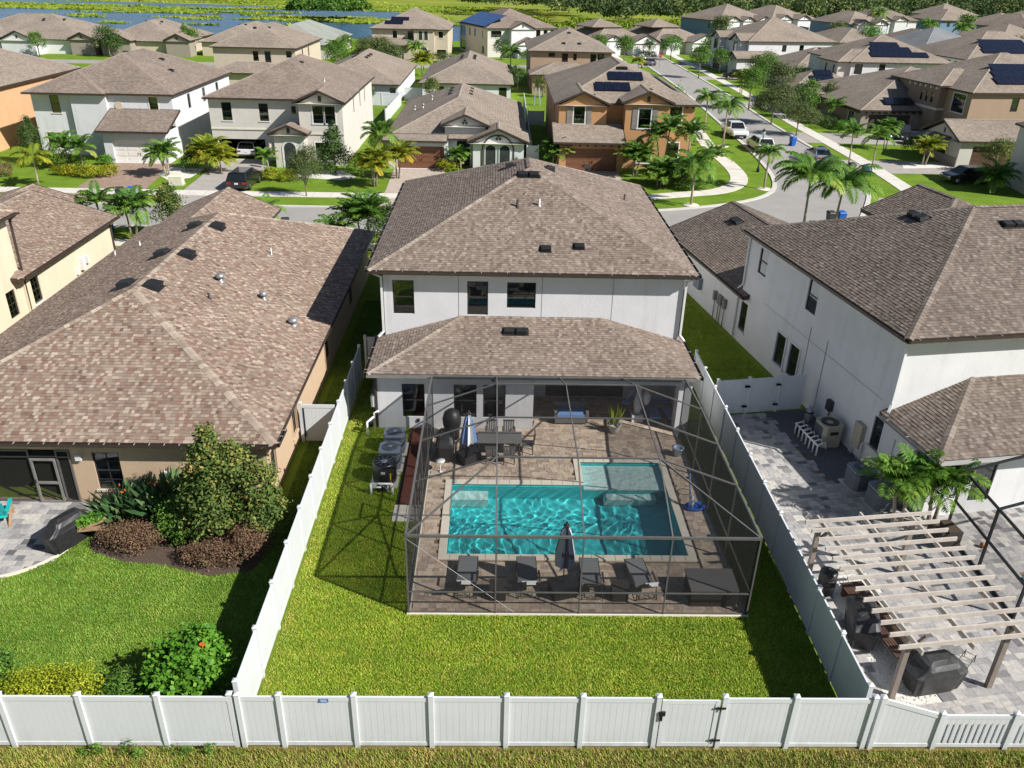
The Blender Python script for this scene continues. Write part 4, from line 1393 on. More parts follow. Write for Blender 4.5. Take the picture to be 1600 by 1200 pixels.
pavers(deck, paver_deck, 'paver_deck_many', (DK[0] + .12, DK[1] - .12, DK[2] + .12, 35.36), blk, (.15, .23, .15, .23, .23), (.15, .23, .23, .30, .38), .007, DZ, .06, lambda x, y: -y if (y > 27.9 and y < 31 and x < 4.5) else 100 + y)
mb = MB()                                # concrete edge under the screen frame
for a in ((DK[0], DK[1], DK[2], DK[2] + .12), (DK[0], DK[0] + .12, DK[2] + .12, 32.2), (DK[1] - .12, DK[1], DK[2] + .12, 32.2)): mb.box(*a, -.05, DZ + .005)
obj('kerb', mb, ['coping'], deck)

# ------------------------------------------------------------------ screen enclosure
en = thing('pool_enclosure', 'bronze framed mesh screen cage over the turquoise pool', 'screen enclosure')
CX = [-2.6, .19, 2.9, 5.65, 8.4]; CYs = [20.28, 23.22, 25.93, 28.62, 31.62]
EZ, TZ, BZ = 3.12, 4.16, 2.93


def rz(i, j):
    """height of roof node: column i across, row j deep"""
    if j == 0 or i in (0, 4): return EZ if j < 4 else BZ
    return TZ if j < 4 else BZ + .02


def node(i, j): return Vector((CX[i], CYs[j], rz(i, j)))


def bar(p, q, w=.055, nm='beam', h=None):
    w *= .82; g = MB(); g.beam(p, q, w, h or w * 1.3); return obj(nm, g, ['cage_metal'], en)


for i in range(5):
    bar((CX[i], CYs[0], DZ), (CX[i], CYs[0], EZ), .06 if i in (0, 4) else .055, 'post')
for j in range(1, 5):
    for i in (0, 4): bar((CX[i], CYs[j], DZ), (CX[i], CYs[j], EZ if j < 4 else BZ), .055, 'post')
for i in range(4): bar(node(i, 0), node(i + 1, 0), .08)
for j in range(4):
    bar(node(0, j), node(0, j + 1), .08); bar(node(4, j), node(4, j + 1), .08)
for j in range(1, 4):
    for i in range(4): bar(node(i, j), node(i + 1, j), .05)
for i in (1, 2, 3):
    for j in range(4): bar(node(i, j), node(i, j + 1), .055)
bar(node(0, 0), node(1, 1), .055); bar(node(4, 0), node(3, 1), .055)
for i in range(4): bar(node(i, 4), node(i + 1, 4), .06)
for i in range(4): bar((CX[i], CYs[0], .92), (CX[i + 1], CYs[0], .92), .045, 'chair_rail'); bar((CX[i], CYs[0], DZ + .03), (CX[i + 1], CYs[0], DZ + .03), .04, 'sill_rail')
for j in range(4):
    for i in (0, 4):
        bar((CX[i], CYs[j], .92), (CX[i], CYs[j + 1], .92), .045, 'chair_rail'); bar((CX[i], CYs[j], DZ + .03), (CX[i], CYs[j + 1], DZ + .03), .04, 'sill_rail')
bar((CX[0], 25.1, DZ), (CX[0], 25.1, 2.2), .05, 'door_post'); bar((CX[0], 24.2, DZ), (CX[0], 24.2, 2.2), .05, 'door_post'); bar((CX[0], 24.2, 2.2), (CX[0], 25.1, 2.2), .05, 'door_head')
g = MB(); g.tube([(CX[0], CYs[0], EZ - .1), (.85, CYs[0] - .01, DZ)], .007, 5); obj('brace_cable', g, ['bracket_white'], en)


def panel(pts, m='screen_mesh'):
    g = MB(); g.poly(pts); obj('screen_panel', g, [m], en)


for i in range(4):
    panel([(CX[i], CYs[0], DZ), (CX[i + 1], CYs[0], DZ), (CX[i + 1], CYs[0], EZ), (CX[i], CYs[0], EZ)], 'screen_front')
    for j in range(4):
        a, b, c, d = node(i, j), node(i + 1, j), node(i + 1, j + 1), node(i, j + 1)
        if j == 0 and i == 0: panel([a, b, c]); panel([a, c, d])
        elif j == 0 and i == 3: panel([a, b, d]); panel([b, c, d])
        else: panel([a, b, c, d])
for j in range(4):
    for i in (0, 4): panel([(CX[i], CYs[j], DZ), (CX[i], CYs[j + 1], DZ), (CX[i], CYs[j + 1], rz(i, j + 1)), (CX[i], CYs[j], rz(i, j))], 'screen_side')
rebase(en, (2.9, 26, 0))

# ------------------------------------------------------------------ vinyl fences
def post_part(f, x, y, z1=1.92, w=.127):
    g = MB(); g.box(x - w / 2, x + w / 2, y - w / 2, y + w / 2, 0, z1)
    p = obj('post', g, ['vinyl'], f)
    g = MB(); k = w / 2 + .012
    g.mesh([(x - k, y - k, z1), (x + k, y - k, z1), (x + k, y + k, z1), (x - k, y + k, z1), (x - k, y - k, z1 + .02), (x + k, y - k, z1 + .02), (x + k, y + k, z1 + .02), (x - k, y + k, z1 + .02), (x, y, z1 + .06)],
           [(3, 2, 1, 0), (0, 1, 5, 4), (1, 2, 6, 5), (2, 3, 7, 6), (3, 0, 4, 7), (4, 5, 8), (5, 6, 8), (6, 7, 8), (7, 4, 8)])
    obj('cap', g, ['vinyl'], p)


def fence_panel(f, a, b, z1a=1.83, z1b=None, boards=True, bw=.165):
    """rails and tongue-and-groove boards between two posts"""
    z1b = z1b or z1a
    a, b = Vector(a), Vector(b); d = (b - a); L = d.length; d /= L
    n = Vector((d.y, -d.x))
    a3, b3 = Vector((a.x, a.y, 0)), Vector((b.x, b.y, 0)); up = Vector((0, 0, 1))
    g = MB(); g.beam(a3 + up * (z1a - .06), b3 + up * (z1b - .06), .055, .15); obj('top_rail', g, ['vinyl'], f)
    g = MB(); g.beam(a3 + up * .12, b3 + up * .12, .055, .13); obj('bottom_rail', g, ['vinyl'], f)
    k = max(1, round(L / bw)); w = L / k
    many = MB()
    for i in range(k):
        g = MB() if boards else many
        u0, u1 = i * w + .0018, (i + 1) * w - .0018; th = .012
        za, zb_ = z1a + (z1b - z1a) * (i / k) - .1, z1a + (z1b - z1a) * ((i + 1) / k) - .1
        A, B = a + d * u0, a + d * u1
        q = [(A + n * th), (B + n * th), (B - n * th), (A - n * th)]
        vs = [(p.x, p.y, .15) for p in q] + [(q[0].x, q[0].y, za), (q[1].x, q[1].y, zb_), (q[2].x, q[2].y, zb_), (q[3].x, q[3].y, za)]
        g.mesh(vs, [(0, 1, 5, 4), (1, 2, 6, 5), (2, 3, 7, 6), (3, 0, 4, 7), (4, 5, 6, 7)])
        if boards: obj('board', g, ['vinyl'], f)
    if not boards: obj('board_panel', many, ['vinyl'], f)


FY = 15.22
bf = thing('back_fence', 'white vinyl privacy fence with gate across the back of the middle yard', 'fence')
px = [-6.46, -5.40, -3.47, -1.48, .49, 2.48, 4.46, 6.2, 8.08, 10.16]
for k, x in enumerate(px): post_part(bf, x, FY)
for k in range(9):
    if k == 6: continue
    fence_panel(bf, (px[k] + .06, FY), (px[k + 1] - .06, FY))
# gate
gt = MB(); x0, x1 = px[6] + .10, px[7] - .12
for q in ((x0, x0 + .12), (x1 - .12, x1)): gt.box(q[0], q[1], FY - .05, FY + .0, .08, 1.80)
gt.box(x0 + .12, x1 - .12, FY - .045, FY - .005, 1.66, 1.80); gt.box(x0 + .12, x1 - .12, FY - .045, FY - .005, .08, .22)
go = obj('gate', gt, ['vinyl'], bf)
nb = 8
for k in range(nb):
    w = (x1 - x0 - .24) / nb; g = MB(); g.box(x0 + .12 + k * w + .0018, x0 + .12 + (k + 1) * w - .0018, FY - .035, FY - .015, .2, 1.68); obj('gate_board', g, ['vinyl'], go)
for z in (.35, 1.55): g = MB(); g.box(x1 - .12, x1 + .16, FY - .085, FY - .066, z - .03, z + .03); g.tube([(x1 + .02, FY - .09, z - .09), (x1 + .02, FY - .09, z + .09)], .018, 6); obj('hinge', g, ['black_metal'], go)
g = MB(); g.box(x0 - .07, x0 + .1, FY - .1, FY - .05, 1.28, 1.42); g.box(x0 - .02, x0 + .03, FY - .12, FY - .05, 1.12, 1.30); obj('latch', g, ['black_metal'], go)
g = MB(); g.box(-4.36, -4.12, FY - .045, FY - .03, 1.68, 1.80); sg_ = obj('sign_plate', g, ['sign_blue'], bf)
g = MB()
for k in range(5): g.box(-4.33 + k * .036, -4.305 + k * .036, FY - .049, FY - .045, 1.75, 1.775)
g.box(-4.32, -4.16, FY - .049, FY - .045, 1.70, 1.715)
obj('sign_print', g, ['trim_white'], sg_)
rebase(bf, (1.85, FY, 0))
# fence of the left yard
lf = thing('back_fence', 'white vinyl privacy fence along the back of the left garden with bushes', 'fence')
lx = [-6.62, -8.5, -10.5, -12.5, -14.5]
for x in lx[1:]: post_part(lf, x, FY - .02 - (x + 6.6) * .0)
post_part(lf, -6.66, FY + .02)
for k in range(4): fence_panel(lf, (lx[k + 1] + .06, FY - .02), (lx[k] - .09, FY - .02))
rebase(lf, (-10.5, FY, 0))
# fence of the right yard: sloping panel, then low pickets
rf_ = thing('picket_fence', 'low white vinyl picket fence with sloping first panel at right patio', 'fence')
post_part(rf_, 10.38, FY); post_part(rf_, 12.1, FY, 1.34); post_part(rf_, 14.1, FY, 1.34); post_part(rf_, 16.1, FY, 1.34)
fence_panel(rf_, (10.45, FY), (12.03, FY), 1.83, 1.28)
for a, b in ((12.17, 14.03), (14.17, 16.03)):
    g = MB(); g.box(a, b, FY - .03, FY + .03, 1.14, 1.26); obj('top_rail', g, ['vinyl'], rf_)
    g = MB(); g.box(a, b, FY - .03, FY + .03, .06, .18); obj('bottom_rail', g, ['vinyl'], rf_)
    k = 11; w = (b - a) / k
    for i in range(k):
        g = MB(); g.box(a + i * w + .02, a + (i + 1) * w - .045, FY - .02, FY + .02, .18, 1.14); obj('picket', g, ['vinyl'], rf_)
    g = MB(); g.box(a, b, FY - .018, FY + .018, .95, 1.14); obj('upper_rail', g, ['vinyl'], rf_)
rebase(rf_, (13, FY, 0))


def side_fence(label, x, ys, posts_up=True):
    f = thing('side_fence', label, 'fence')
    for k, y in enumerate(ys): post_part(f, x, y)
    for a, b in zip(ys[:-1], ys[1:]): fence_panel(f, (x, a + .06), (x, b - .06), boards=False)
    return rebase(f, (x, (ys[0] + ys[-1]) / 2, 0))


ys = [FY + .45 + 1.94 * k for k in range(12)]
side_fence('long white vinyl side fence between left garden and pool yard', -6.62, ys)
side_fence('long white vinyl side fence between pool yard and right paved patio', 10.18, [FY + .4 + 1.94 * k for k in range(12)])
cf = thing('side_gate', 'white vinyl gate panel between tan house and long left fence', 'gate')
post_part(cf, -8.22, 30.95); fence_panel(cf, (-8.1, 30.95), (-6.75, 30.95), boards=False)
g = MB(); g.beam((-8.0, 31.0, .2), (-6.8, 31.0, 1.6), .09, .05); obj('brace', g, ['vinyl'], cf)
g = MB(); g.box(-8.13, -8.06, 30.88, 30.9, .3, 1.7); obj('hinge', g, ['black_metal'], cf)
rebase(cf, (-7.5, 30.95, 0))
cf = thing('side_gate', 'white vinyl double gate with black hinges beside white right house', 'gate')
for x, y in ((10.5, 33.75), (12.05, 34.0), (13.6, 34.28)): post_part(cf, x, y)
fence_panel(cf, (10.56, 33.76), (12.0, 34.0), boards=False); fence_panel(cf, (12.1, 34.02), (13.55, 34.27), boards=False); fence_panel(cf, (13.68, 34.3), (14.9, 34.5), boards=False)
for x, y in ((11.95, 33.92), (13.5, 34.18), (11.95, 33.92)):
    for z in (.45, 1.5): g = MB(); g.box(x - .12, x + .12, y - .06, y - .03, z - .05, z + .05); obj('hinge', g, ['black_metal'], cf)
rebase(cf, (12, 34, 0))
cf = thing('side_gate', 'short white vinyl fence closing the gap left of the pool house', 'gate')
post_part(cf, -6.5, 38.2); fence_panel(cf, (-6.4, 38.2), (-5.2, 38.2), boards=False); rebase(cf, (-5.9, 38.2, 0))
# ------------------------------------------------------------------ left neighbour: tan one-storey house
ln = thing('house', 'tan one-storey house with large red-brown shingle hip roof on the left', 'house')
CB = dict(bars=1, sill='trim_cream', back='room_dark')
volume(ln, -22.6, -8.42, 26.25, 52.7, 0, 2.72, 'stucco_tan', {
    's': [('void', -21.8, -15.72, .03, 2.36, dict(depth=3.2)), ('win', -14.92, -13.93, .62, 2.26, CB), ('win', -9.85, -9.0, .62, 2.26, CB)],
    'e': [('win', 26.6, 27.35, .8, 2.1, dict(trim='stucco_tan')), ('win', 30.1, 30.9, .7, 2.1, dict(trim='stucco_tan')), ('win', 37.6, 38.5, .7, 2.1), ('win', 45, 46, .7, 2.1)]})
volume(ln, -22.0, -15.8, 52.7, 58, 0, 2.72, 'stucco_tan')
roof(ln, [(-23.0, -7.95, 25.9, 53.2, 2.9, .42)], 'red', True, rng=random.Random(3))
roof(ln, [(-22.4, -15.4, 46, 58.4, 2.905, .42, 'n')], 'red', True, rng=random.Random(4))
gable_wall(ln, -22.0, -15.8, 58, 2.7, 4.2, 'stucco_tan', 1)
gutter(ln, (-23.0, 25.88, 2.9), (-7.95, 25.88, 2.9), (0, -1), 'brown_metal', .55)
gutter(ln, (-7.93, 25.9, 2.9), (-7.93, 27.1, 2.9), (1, 0), 'brown_metal', .5)
for y in (34.28, 38.66, 43.5): roof_vent(ln, -15.0, y, 2.9 + .42 * (15.0 - 7.95), .42, 'e', False, s=1.15)
for y in (34.8, 39.2, 44.1): roof_vent(ln, -16.35, y, 2.9 + .42 * (23 - 16.35), .42, 'w', False, s=1.15)
for x, y, hgt, r, hd, m_ in ((-13.05, 37.3, .35, .10, True, 'lead_grey'), (-12.93, 35.15, .3, .05, False, 'vent_black'), (-12.04, 42.8, .45, .05, False, 'lead_grey'), (-11.07, 37.2, .35, .09, True, 'lead_grey'), (-9.41, 35.75, .3, .11, True, 'lead_grey')):
    vent_pipe(ln, x, y, 2.9 + .42 * (-7.95 - x), hgt, r, m_, hd)
for x, y in ((-21.9, 45.9), (-20.25, 45.6)): vent_pipe(ln, x, y, 2.9 + .42 * (x + 23), .35, .06, 'lead_grey')
# screened lanai front with door
g = MB()
for x in (-21.8, -20.3, -18.8, -17.25, -16.22, -15.76): g.box(x - .03, x + .03, 26.2, 26.27, .03, 2.36)
for a, b in ((-21.8, -17.28), (-16.19, -15.79)): g.box(a, b, 26.2, 26.27, .03, .1); g.box(a, b, 26.2, 26.27, 2.3, 2.36)
g.box(-21.77, -17.28, 26.21, 26.26, 2.02, 2.08); g.box(-16.19, -15.79, 26.21, 26.26, 2.02, 2.08); g.box(-17.22, -16.25, 26.21, 26.26, 2.04, 2.1)
obj('lanai_frame', g, ['cage_metal'], ln)
g = MB()
for a, b in ((-17.2, -17.12), (-16.35, -16.27)): g.box(a, b, 26.13, 26.18, .05, 2.02)
for a, b in ((.05, .14), (.9, 1.0), (1.93, 2.02)): g.box(-17.12, -16.35, 26.13, 26.18, a, b)
sd = obj('screen_door', g, ['gutter_grey'], ln)
g = MB(); g.box(-17.22, -17.16, 26.08, 26.13, .95, 1.1); obj('handle', g, ['black_metal'], sd)
for a, b in ((-21.8, -17.28), (-17.12, -16.35), (-16.19, -15.79)):
    g = MB(); g.poly([(a, 26.235, .05), (b, 26.235, .05), (b, 26.235, 2.34), (a, 26.235, 2.34)]); obj('screen_panel', g, ['screen_dark'], ln)
g = MB(); g.box(-15.5, -15.28, 26.12, 26.25, 1.95, 2.18); obj('flood_light', g, ['trim_white'], ln)
g = MB(); g.box(-12.36, -12.14, 26.13, 26.25, 1.12, 1.5); wb = obj('timer_box', g, ['trim_white'], ln)
g = MB(); g.tube([(-12.2, 26.2, 1.12), (-12.18, 26.2, .6), (-12.1, 26.2, .02)], .022, 6); obj('conduit', g, ['black_plastic'], wb)
rebase(ln, (-15.5, 40, 0))

# ------------------------------------------------------------------ cream two-storey house at the far left
fl = thing('house', 'cream two-storey house with brown gutters at the far left edge', 'house')
volume(fl, -40, -26.5, 24, 43.9, 0, 6.15, 'stucco_cream', {'e': [('win', 41.6, 42.6, 4.2, 5.7, dict(bars=1, back='room_dark')), ('win', 34, 35, 4.2, 5.7, dict(bars=1)), ('win', 42.2, 43.1, .8, 2.3, dict(bars=1))]})
volume(fl, -36.5, -26.35, 43.9, 55.3, 0, 2.72, 'stucco_cream', {'e': [('win', 44.5, 45.4, .8, 2.3, dict(bars=1, sill='trim_white'))]})
roof(fl, [(-40.5, -26.0, 23.5, 44.3, 6.3, .42)], 'red', True, rng=random.Random(6))
roof(fl, [(-37, -25.9, 43.0, 55.8, 2.9, .30, 'n')], 'red', True, rng=random.Random(7))
roof(fl, [(-37, -30.0, 50, 60, 2.895, .30, 'n')], 'red', True, rng=random.Random(8))
gutter(fl, (-25.88, 43.2, 2.9), (-25.88, 55.8, 2.9), (1, 0), 'brown_metal'); gutter(fl, (-25.98, 24, 6.3), (-25.98, 44.3, 6.3), (1, 0), 'brown_metal')
downspout(fl, [(-26.0, 44.2, 6.15), (-26.3, 44.0, 5.9), (-26.4, 43.98, .1)], 'brown_metal', .05); downspout(fl, [(-26.0, 55.5, 2.75), (-26.28, 55.2, 2.5), (-26.28, 55.2, .1)], 'brown_metal', .05)
for b_ in ((-26.1, 50.2, 50.6, .9, 1.7), (-26.15, 51.0, 51.25, 1.1, 1.6), (-26.2, 49.6, 49.8, .8, 1.2)): g = MB(); g.box(-26.35, *b_); obj('meter_box', g, ['trim_white'], fl)
rebase(fl, (-32, 40, 0))

# ------------------------------------------------------------------ right neighbour: white two-storey house, turned 9.2 degrees
RO, RA = (15.9, 28.4), rad(9.2)


def RW(u, v): return (RO[0] + math.cos(RA) * u - math.sin(RA) * v, RO[1] + math.sin(RA) * u + math.cos(RA) * v)


rn = thing('house', 'white two-storey house with low rear wing and brown roofs on the right', 'house', (*RO, 0), RA)
volume(rn, .35, 21.5, .45, 14.65, 0, 6.22, 'stucco_offwhite', {'w': [('win', 12.35, 13.3, 4.5, 5.86), ('win', 7.15, 8.1, 4.46, 6.02), ('win', 13.71, 14.52, .75, 2.42, dict(sill='trim_white')), ('win', 9.16, 10.08, .75, 2.42, dict(trim='stucco_white')), ('win', 7.75, 8.65, .75, 2.42, dict(trim='stucco_white')), ('win', .58, 1.22, .98, 2.4, dict(sill='trim_cream'))]})
volume(rn, .36, 21.4, -2.75, .45, 0, 2.72, 'stucco_offwhite', {'s': [('win', 2.2, 3.1, .6, 2.25), ('win', 4.9, 7.4, .1, 2.3, dict(mull=True, bars=-1))], 'w': [('door', -1.1, -.25, .05, 2.1, dict(mat='trim_white'))]})
volume(rn, .36, 9.6, 14.65, 26.3, 0, 2.72, 'stucco_offwhite', {})
roof(rn, [(0, 22, 0, 15.0, 6.4, .40)], 'dark', True, rng=random.Random(9))
roof(rn, [(9.0, 16.0, 11.5, 18.3, 6.395, .40, 'n')], 'dark', True, rng=random.Random(10))
roof(rn, [(.05, 9.7, 13.7, 26.8, 2.9, .385, 'ns')], 'dark', True, rng=random.Random(12))
roof(rn, [], 'dark', True, extra=[[(.05, -3.18, 2.9), (22, -3.18, 2.9), (22, .5, 4.33), (3.73, .5, 4.33)], [(.05, .6, 2.9), (.05, -3.18, 2.9), (3.73, .5, 4.33), (3.73, .6, 4.33)]], rng=random.Random(13))
g = MB(); g.poly([(.08, -3.1, 2.7), (.08, .5, 2.7), (21.9, .5, 2.7), (21.9, -3.1, 2.7)]); obj('soffit', g, ['trim_cream'], rn)
gable_wall(rn, 9.4, 15.6, 17.9, 6.2, 7.7, 'stucco_offwhite', 1); gable_wall(rn, .36, 9.6, 26.3, 2.7, 4.6, 'stucco_offwhite', 1)
gutter(rn, (0, -.02, 6.4), (22, -.02, 6.4), (0, -1), 'brown_metal', 1.2); gutter(rn, (-.02, 0, 6.4), (-.02, 15, 6.4), (-1, 0), 'brown_metal')
gutter(rn, (.05, -3.2, 2.9), (22, -3.2, 2.9), (0, -1), 'bracket_white'); gutter(rn, (.03, -3.18, 2.9), (.03, .4, 2.9), (-1, 0), 'gutter_grey', 1.2); gutter(rn, (.03, 13.7, 2.9), (.03, 26.8, 2.9), (-1, 0), 'brown_metal')
downspout(rn, [(.15, .1, 6.25), (.3, .36, 6.0), (.3, .36, 3.4), (.1, .2, 3.1)]); downspout(rn, [(.1, 14.9, 6.25), (.27, 14.5, 6.0), (.27, 14.5, 3.4), (.1, 14.7, 3.1)]); downspout(rn, [(.1, 14.2, 2.75), (.28, 14.9, 2.5), (.28, 14.9, .1)])
g = MB()
for v, a, b in ((7.18, 1.2, 3.87), (5.63, .3, 3.82)): g.box(.335, .36, v - .02, v + .02, a, b)
g.box(.34, .36, 1, 12, 3.2, 3.215)
obj('control_joint', g, ['gutter_grey'], rn)
roof_vent(rn, 6.7, 9.9, 6.4 + .4 * 5.1, .4, 'n', True); roof_vent(rn, 8.6, 6.2, 6.4 + .4 * 6.2, .4, 's', True); roof_vent(rn, 5.6, 8.6, 6.4 + .4 * 5.6, .4, 'w', True); roof_vent(rn, 3.7, 23.5, 2.9 + .385 * 3.65, .385, 'w', True)
g = MB(); g.box(.12, .36, 1.55, 2.1, .55, 1.65); obj('pool_control_box', g, ['ac_tan'], rn)
g = MB(); g.box(.15, .36, 4.15, 4.5, .95, 1.45); g.tube([(.28, 4.3, .95), (.28, 4.3, .1)], .03, 6); obj('disconnect_box', g, ['bin_grey'], rn)
g = MB()
for v in (1.45, 1.6, 2.05, 2.2): g.tube([(.2, v, .05), (.2, v, .7 + v * .1), (.3, v, .8 + v * .1)], .03, 6)
obj('plumbing', g, ['pvc_white'], rn)
for v in (16.4, 16.9, 17.2, 17.8): g = MB(); g.box(.16, .36, v - .12, v + .12, 1.2, 1.75); g.tube([(.27, v, 1.22), (.27, v, .0)], .03, 6); obj('meter_box', g, ['gutter_grey'], rn)
g = MB(); g.box(.1, .36, 20.0, 20.9, 1.0, 1.7); obj('utility_panel', g, ['ac_grey'], rn)

# ------------------------------------------------------------------ equipment
def ac_unit(label, loc, rot=0, s=.8, h=.85, mat='ac_grey', group=None):
    t = thing('air_conditioner', label, 'air conditioner', loc, rot, group)
    g = MB(); c = .12; k = s / 2
    oct_ = [(-k + c, -k), (k - c, -k), (k, -k + c), (k, k - c), (k - c, k), (-k + c, k), (-k, k - c), (-k, -k + c)]
    g.prism(oct_, .06, h - .05); obj('cabinet', g, ['ac_dark'], t)
    for i in range(7):
        z = .13 + i * (h - .25) / 7; g = MB(); g.prism([(x * 1.02, y * 1.02) for x, y in oct_], z, z + .03); obj('louvre', g, [mat], t)
    g = MB(); g.prism([(x * 1.03, y * 1.03) for x, y in oct_], h - .06, h); obj('top', g, [mat], t)
    g = MB(); g.lathe([(k * .72, 0), (k * .74, .03), (k * .62, .04), (k * .3, .02), (.02, .05)], (0, 0, h), 20); obj('fan_guard', g, ['ac_dark'], t)
    g = MB()
    for a in range(12):
        th = a * math.pi / 6; g.beam((.05 * math.cos(th), .05 * math.sin(th), h + .06), (k * .72 * math.cos(th), k * .72 * math.sin(th), h + .05), .012, .012)
    g.lathe([(.1, 0), (.1, .02), (.02, .03)], (0, 0, h + .05), 10)
    obj('grille', g, [mat], t)
    g = MB(); g.box(-k - .1, k + .1, -k - .1, k + .1, 0, .06); obj('pad', g, ['concrete'], t)
    return t


ac_unit('grey air conditioner against the white rear wall, farther from camera', (-4.15, 30.35, 0), 0, .86, .9)
ac_unit('grey air conditioner between the other one and black pool heater', (-4.2, 29.1, 0), 0, .86, .9)
t = thing('pool_heater', 'black round pool heat pump beside screen cage', 'heat pump', (-4.3, 27.95, 0))
g = MB(); g.lathe([(.46, .06), (.48, .15), (.48, .85), (.44, .95), (.40, .97), (.34, .90), (.1, .88)], (0, 0, 0), 24); obj('body', g, ['black_plastic'], t)
g = MB()
for a in range(10):
    th = a * math.pi / 5; g.beam((.04 * math.cos(th), .04 * math.sin(th), .95), (.42 * math.cos(th), .42 * math.sin(th), .95), .012, .012)
g.lathe([(.14, 0), (.12, .03), (.02, .04)], (0, 0, .93), 12); obj('fan_grille', g, ['ac_grey'], t)
g = MB(); g.box(-.08, .08, -.505, -.46, .62, .72); obj('badge', g, ['bracket_white'], t)
g = MB(); g.box(.26, .30, -.42, -.36, .2, .6); obj('label_strip', g, ['sign_yellow'], t)
g = MB(); g.box(-.55, .55, -.55, .55, 0, .06); obj('pad', g, ['concrete'], t)
t = thing('pvc_pipe_rack', 'white pipe frame with pool pump in front of black heat pump', 'pool pump', (-4.3, 26.95, 0))
g = MB()
for x in (-.42, .42): g.tube([(x, 0, 0), (x, 0, .52)], .045, 8)
g.tube([(-.42, 0, .52), (.42, 0, .52)], .045, 8); g.tube([(-.36, .05, .32), (-.05, .05, .32), (-.05, .3, .3)], .04, 8); g.tube([(.25, .05, .45), (.25, .1, .15), (.1, .3, .15)], .04, 8); obj('pipe', g, ['pvc_white'], t)
g = MB(); g.lathe([(.11, 0), (.13, .05), (.13, .3), (.06, .36)], (-.12, .25, .03), 12); g.lathe([(.09, 0), (.11, .1), (.05, .3)], (.2, .3, .03), 10); obj('pump', g, ['black_plastic'], t)
sheet('mulch_bed', [[(-3.62, 26.3), (-2.72, 26.3), (-2.72, 32.2), (-3.7, 32.2)]], .008, 'mulch_red')
mb = MB(); mb.box(-3.66, -3.60, 26.25, 32.2, -.02, .03); obj('bed_edging', mb, ['black_plastic'], None, 'structure')
mb = MB()
for i in range(2):
    for j in range(3): mb.box(-3.72 + i * .5, -3.24 + i * .5, 25.2 + j * .35, 25.53 + j * .35, -.02, .035)
obj('stepping_pad', mb, ['coping'], None, 'structure')
# right neighbour's equipment
p = RW(-.42, 3.05); t = thing('pool_heater', 'beige square pool heat pump by white right wall', 'heat pump', (*p, 0), RA)
g = MB(); k = .48; oct_ = [(-k + .14, -k), (k - .14, -k), (k, -k + .14), (k, k - .14), (k - .14, k), (-k + .14, k), (-k, k - .14), (-k, -k + .14)]
g.prism(oct_, .05, 1.1); obj('cabinet', g, ['ac_tan'], t)
g = MB(); g.box(-k - .01, -k + .3, -k + .16, k - .16, .12, 1.0); obj('coil', g, ['ac_dark'], t)
g = MB(); g.lathe([(.40, 0), (.40, .04), (.34, .05), (.1, -.0)], (0, 0, 1.09), 20); obj('fan_guard', g, ['black_plastic'], t)
g = MB(); g.box(-.18, .2, -k - .012, -k + .02, .68, .84); obj('control_panel', g, ['black_plastic'], t)
for lb, u, v in (('dark slatted air conditioner on paver edge, farther from the pergola', -.85, -.35), ('dark slatted air conditioner partly under the potted palms', -.75, -1.75)):
    p = RW(u, v); ac_unit(lb, (*p, 0), RA, .92, .9, 'ac_grey')
p = RW(-.25, 5.0); t = thing('pool_filter', 'grey cartridge pool filter tank beside white right wall', 'pool filter', (*p, 0), RA)
g = MB(); g.lathe([(.18, 0), (.2, .1), (.2, .55), (.16, .66), (.08, .72), (.07, .85), (.02, .86)], (0, 0, 0), 14); obj('tank', g, ['lead_grey'], t)
g = MB(); g.lathe([(.215, .5), (.215, .58)], (0, 0, 0), 14); obj('clamp_band', g, ['black_plastic'], t)
p = RW(-1.4, 3.1); t = thing('pvc_manifold', 'row of white pool pipes standing in dark gravel', 'pipes', (*p, 0), RA)
for i in range(7):
    y = -1.0 + i * .32; g = MB(); g.tube([(0, y, 0), (0, y, .55), (.35, y + .05, .6), (.45, y + .05, .3)], .04, 7); obj('pipe', g, ['pvc_white'], t)
g = MB(); g.tube([(0, -1.05, .5), (0, 1.0, .5)], .045, 8); obj('header_pipe', g, ['pvc_white'], t)
g = MB(); g.lathe([(.16, 0), (.17, .3), (.1, .42)], (.35, 1.1, 0), 12); g.lathe([(.14, 0), (.15, .25), (.06, .36)], (.55, .55, 0), 12); obj('pump', g, ['black_plastic'], t)
mb = MB(); q = [RW(-1.95, 6.1), RW(-1.75, -.05), RW(.34, -.2), RW(.34, 6.1)]
mb.poly([(*c, .006) for c in q]); obj('gravel_bed', mb, ['dark_gravel'], None, 'structure')

# ------------------------------------------------------------------ right patio pavers
mb = MB(); mb.poly([(10.28, 15.35, .004), (34, 15.35, .004), (36, 31, .004), (*RW(.3, 6.0), .004), (10.28, 33.6, .004)]); pt = obj('patio', mb, ['soil'], None, 'structure')


def blk2(a, b, c, d):
    x, y = (a + b) / 2, (c + d) / 2
    wx, wy = RW(x, y)
    if wx < 10.34 or wy < 15.42 or wx > 26: return True
    if x > .3 and y > -2.8: return True
    if y > 6.0: return True
    if -1.85 < x < .3 and -.1 < y < 6.0: return True
    if GR[0] < wx < GR[1] and GR[2] < wy < GR[3]: return True
    return 18.6 < wx < 24 and 17.5 < wy < 22.6


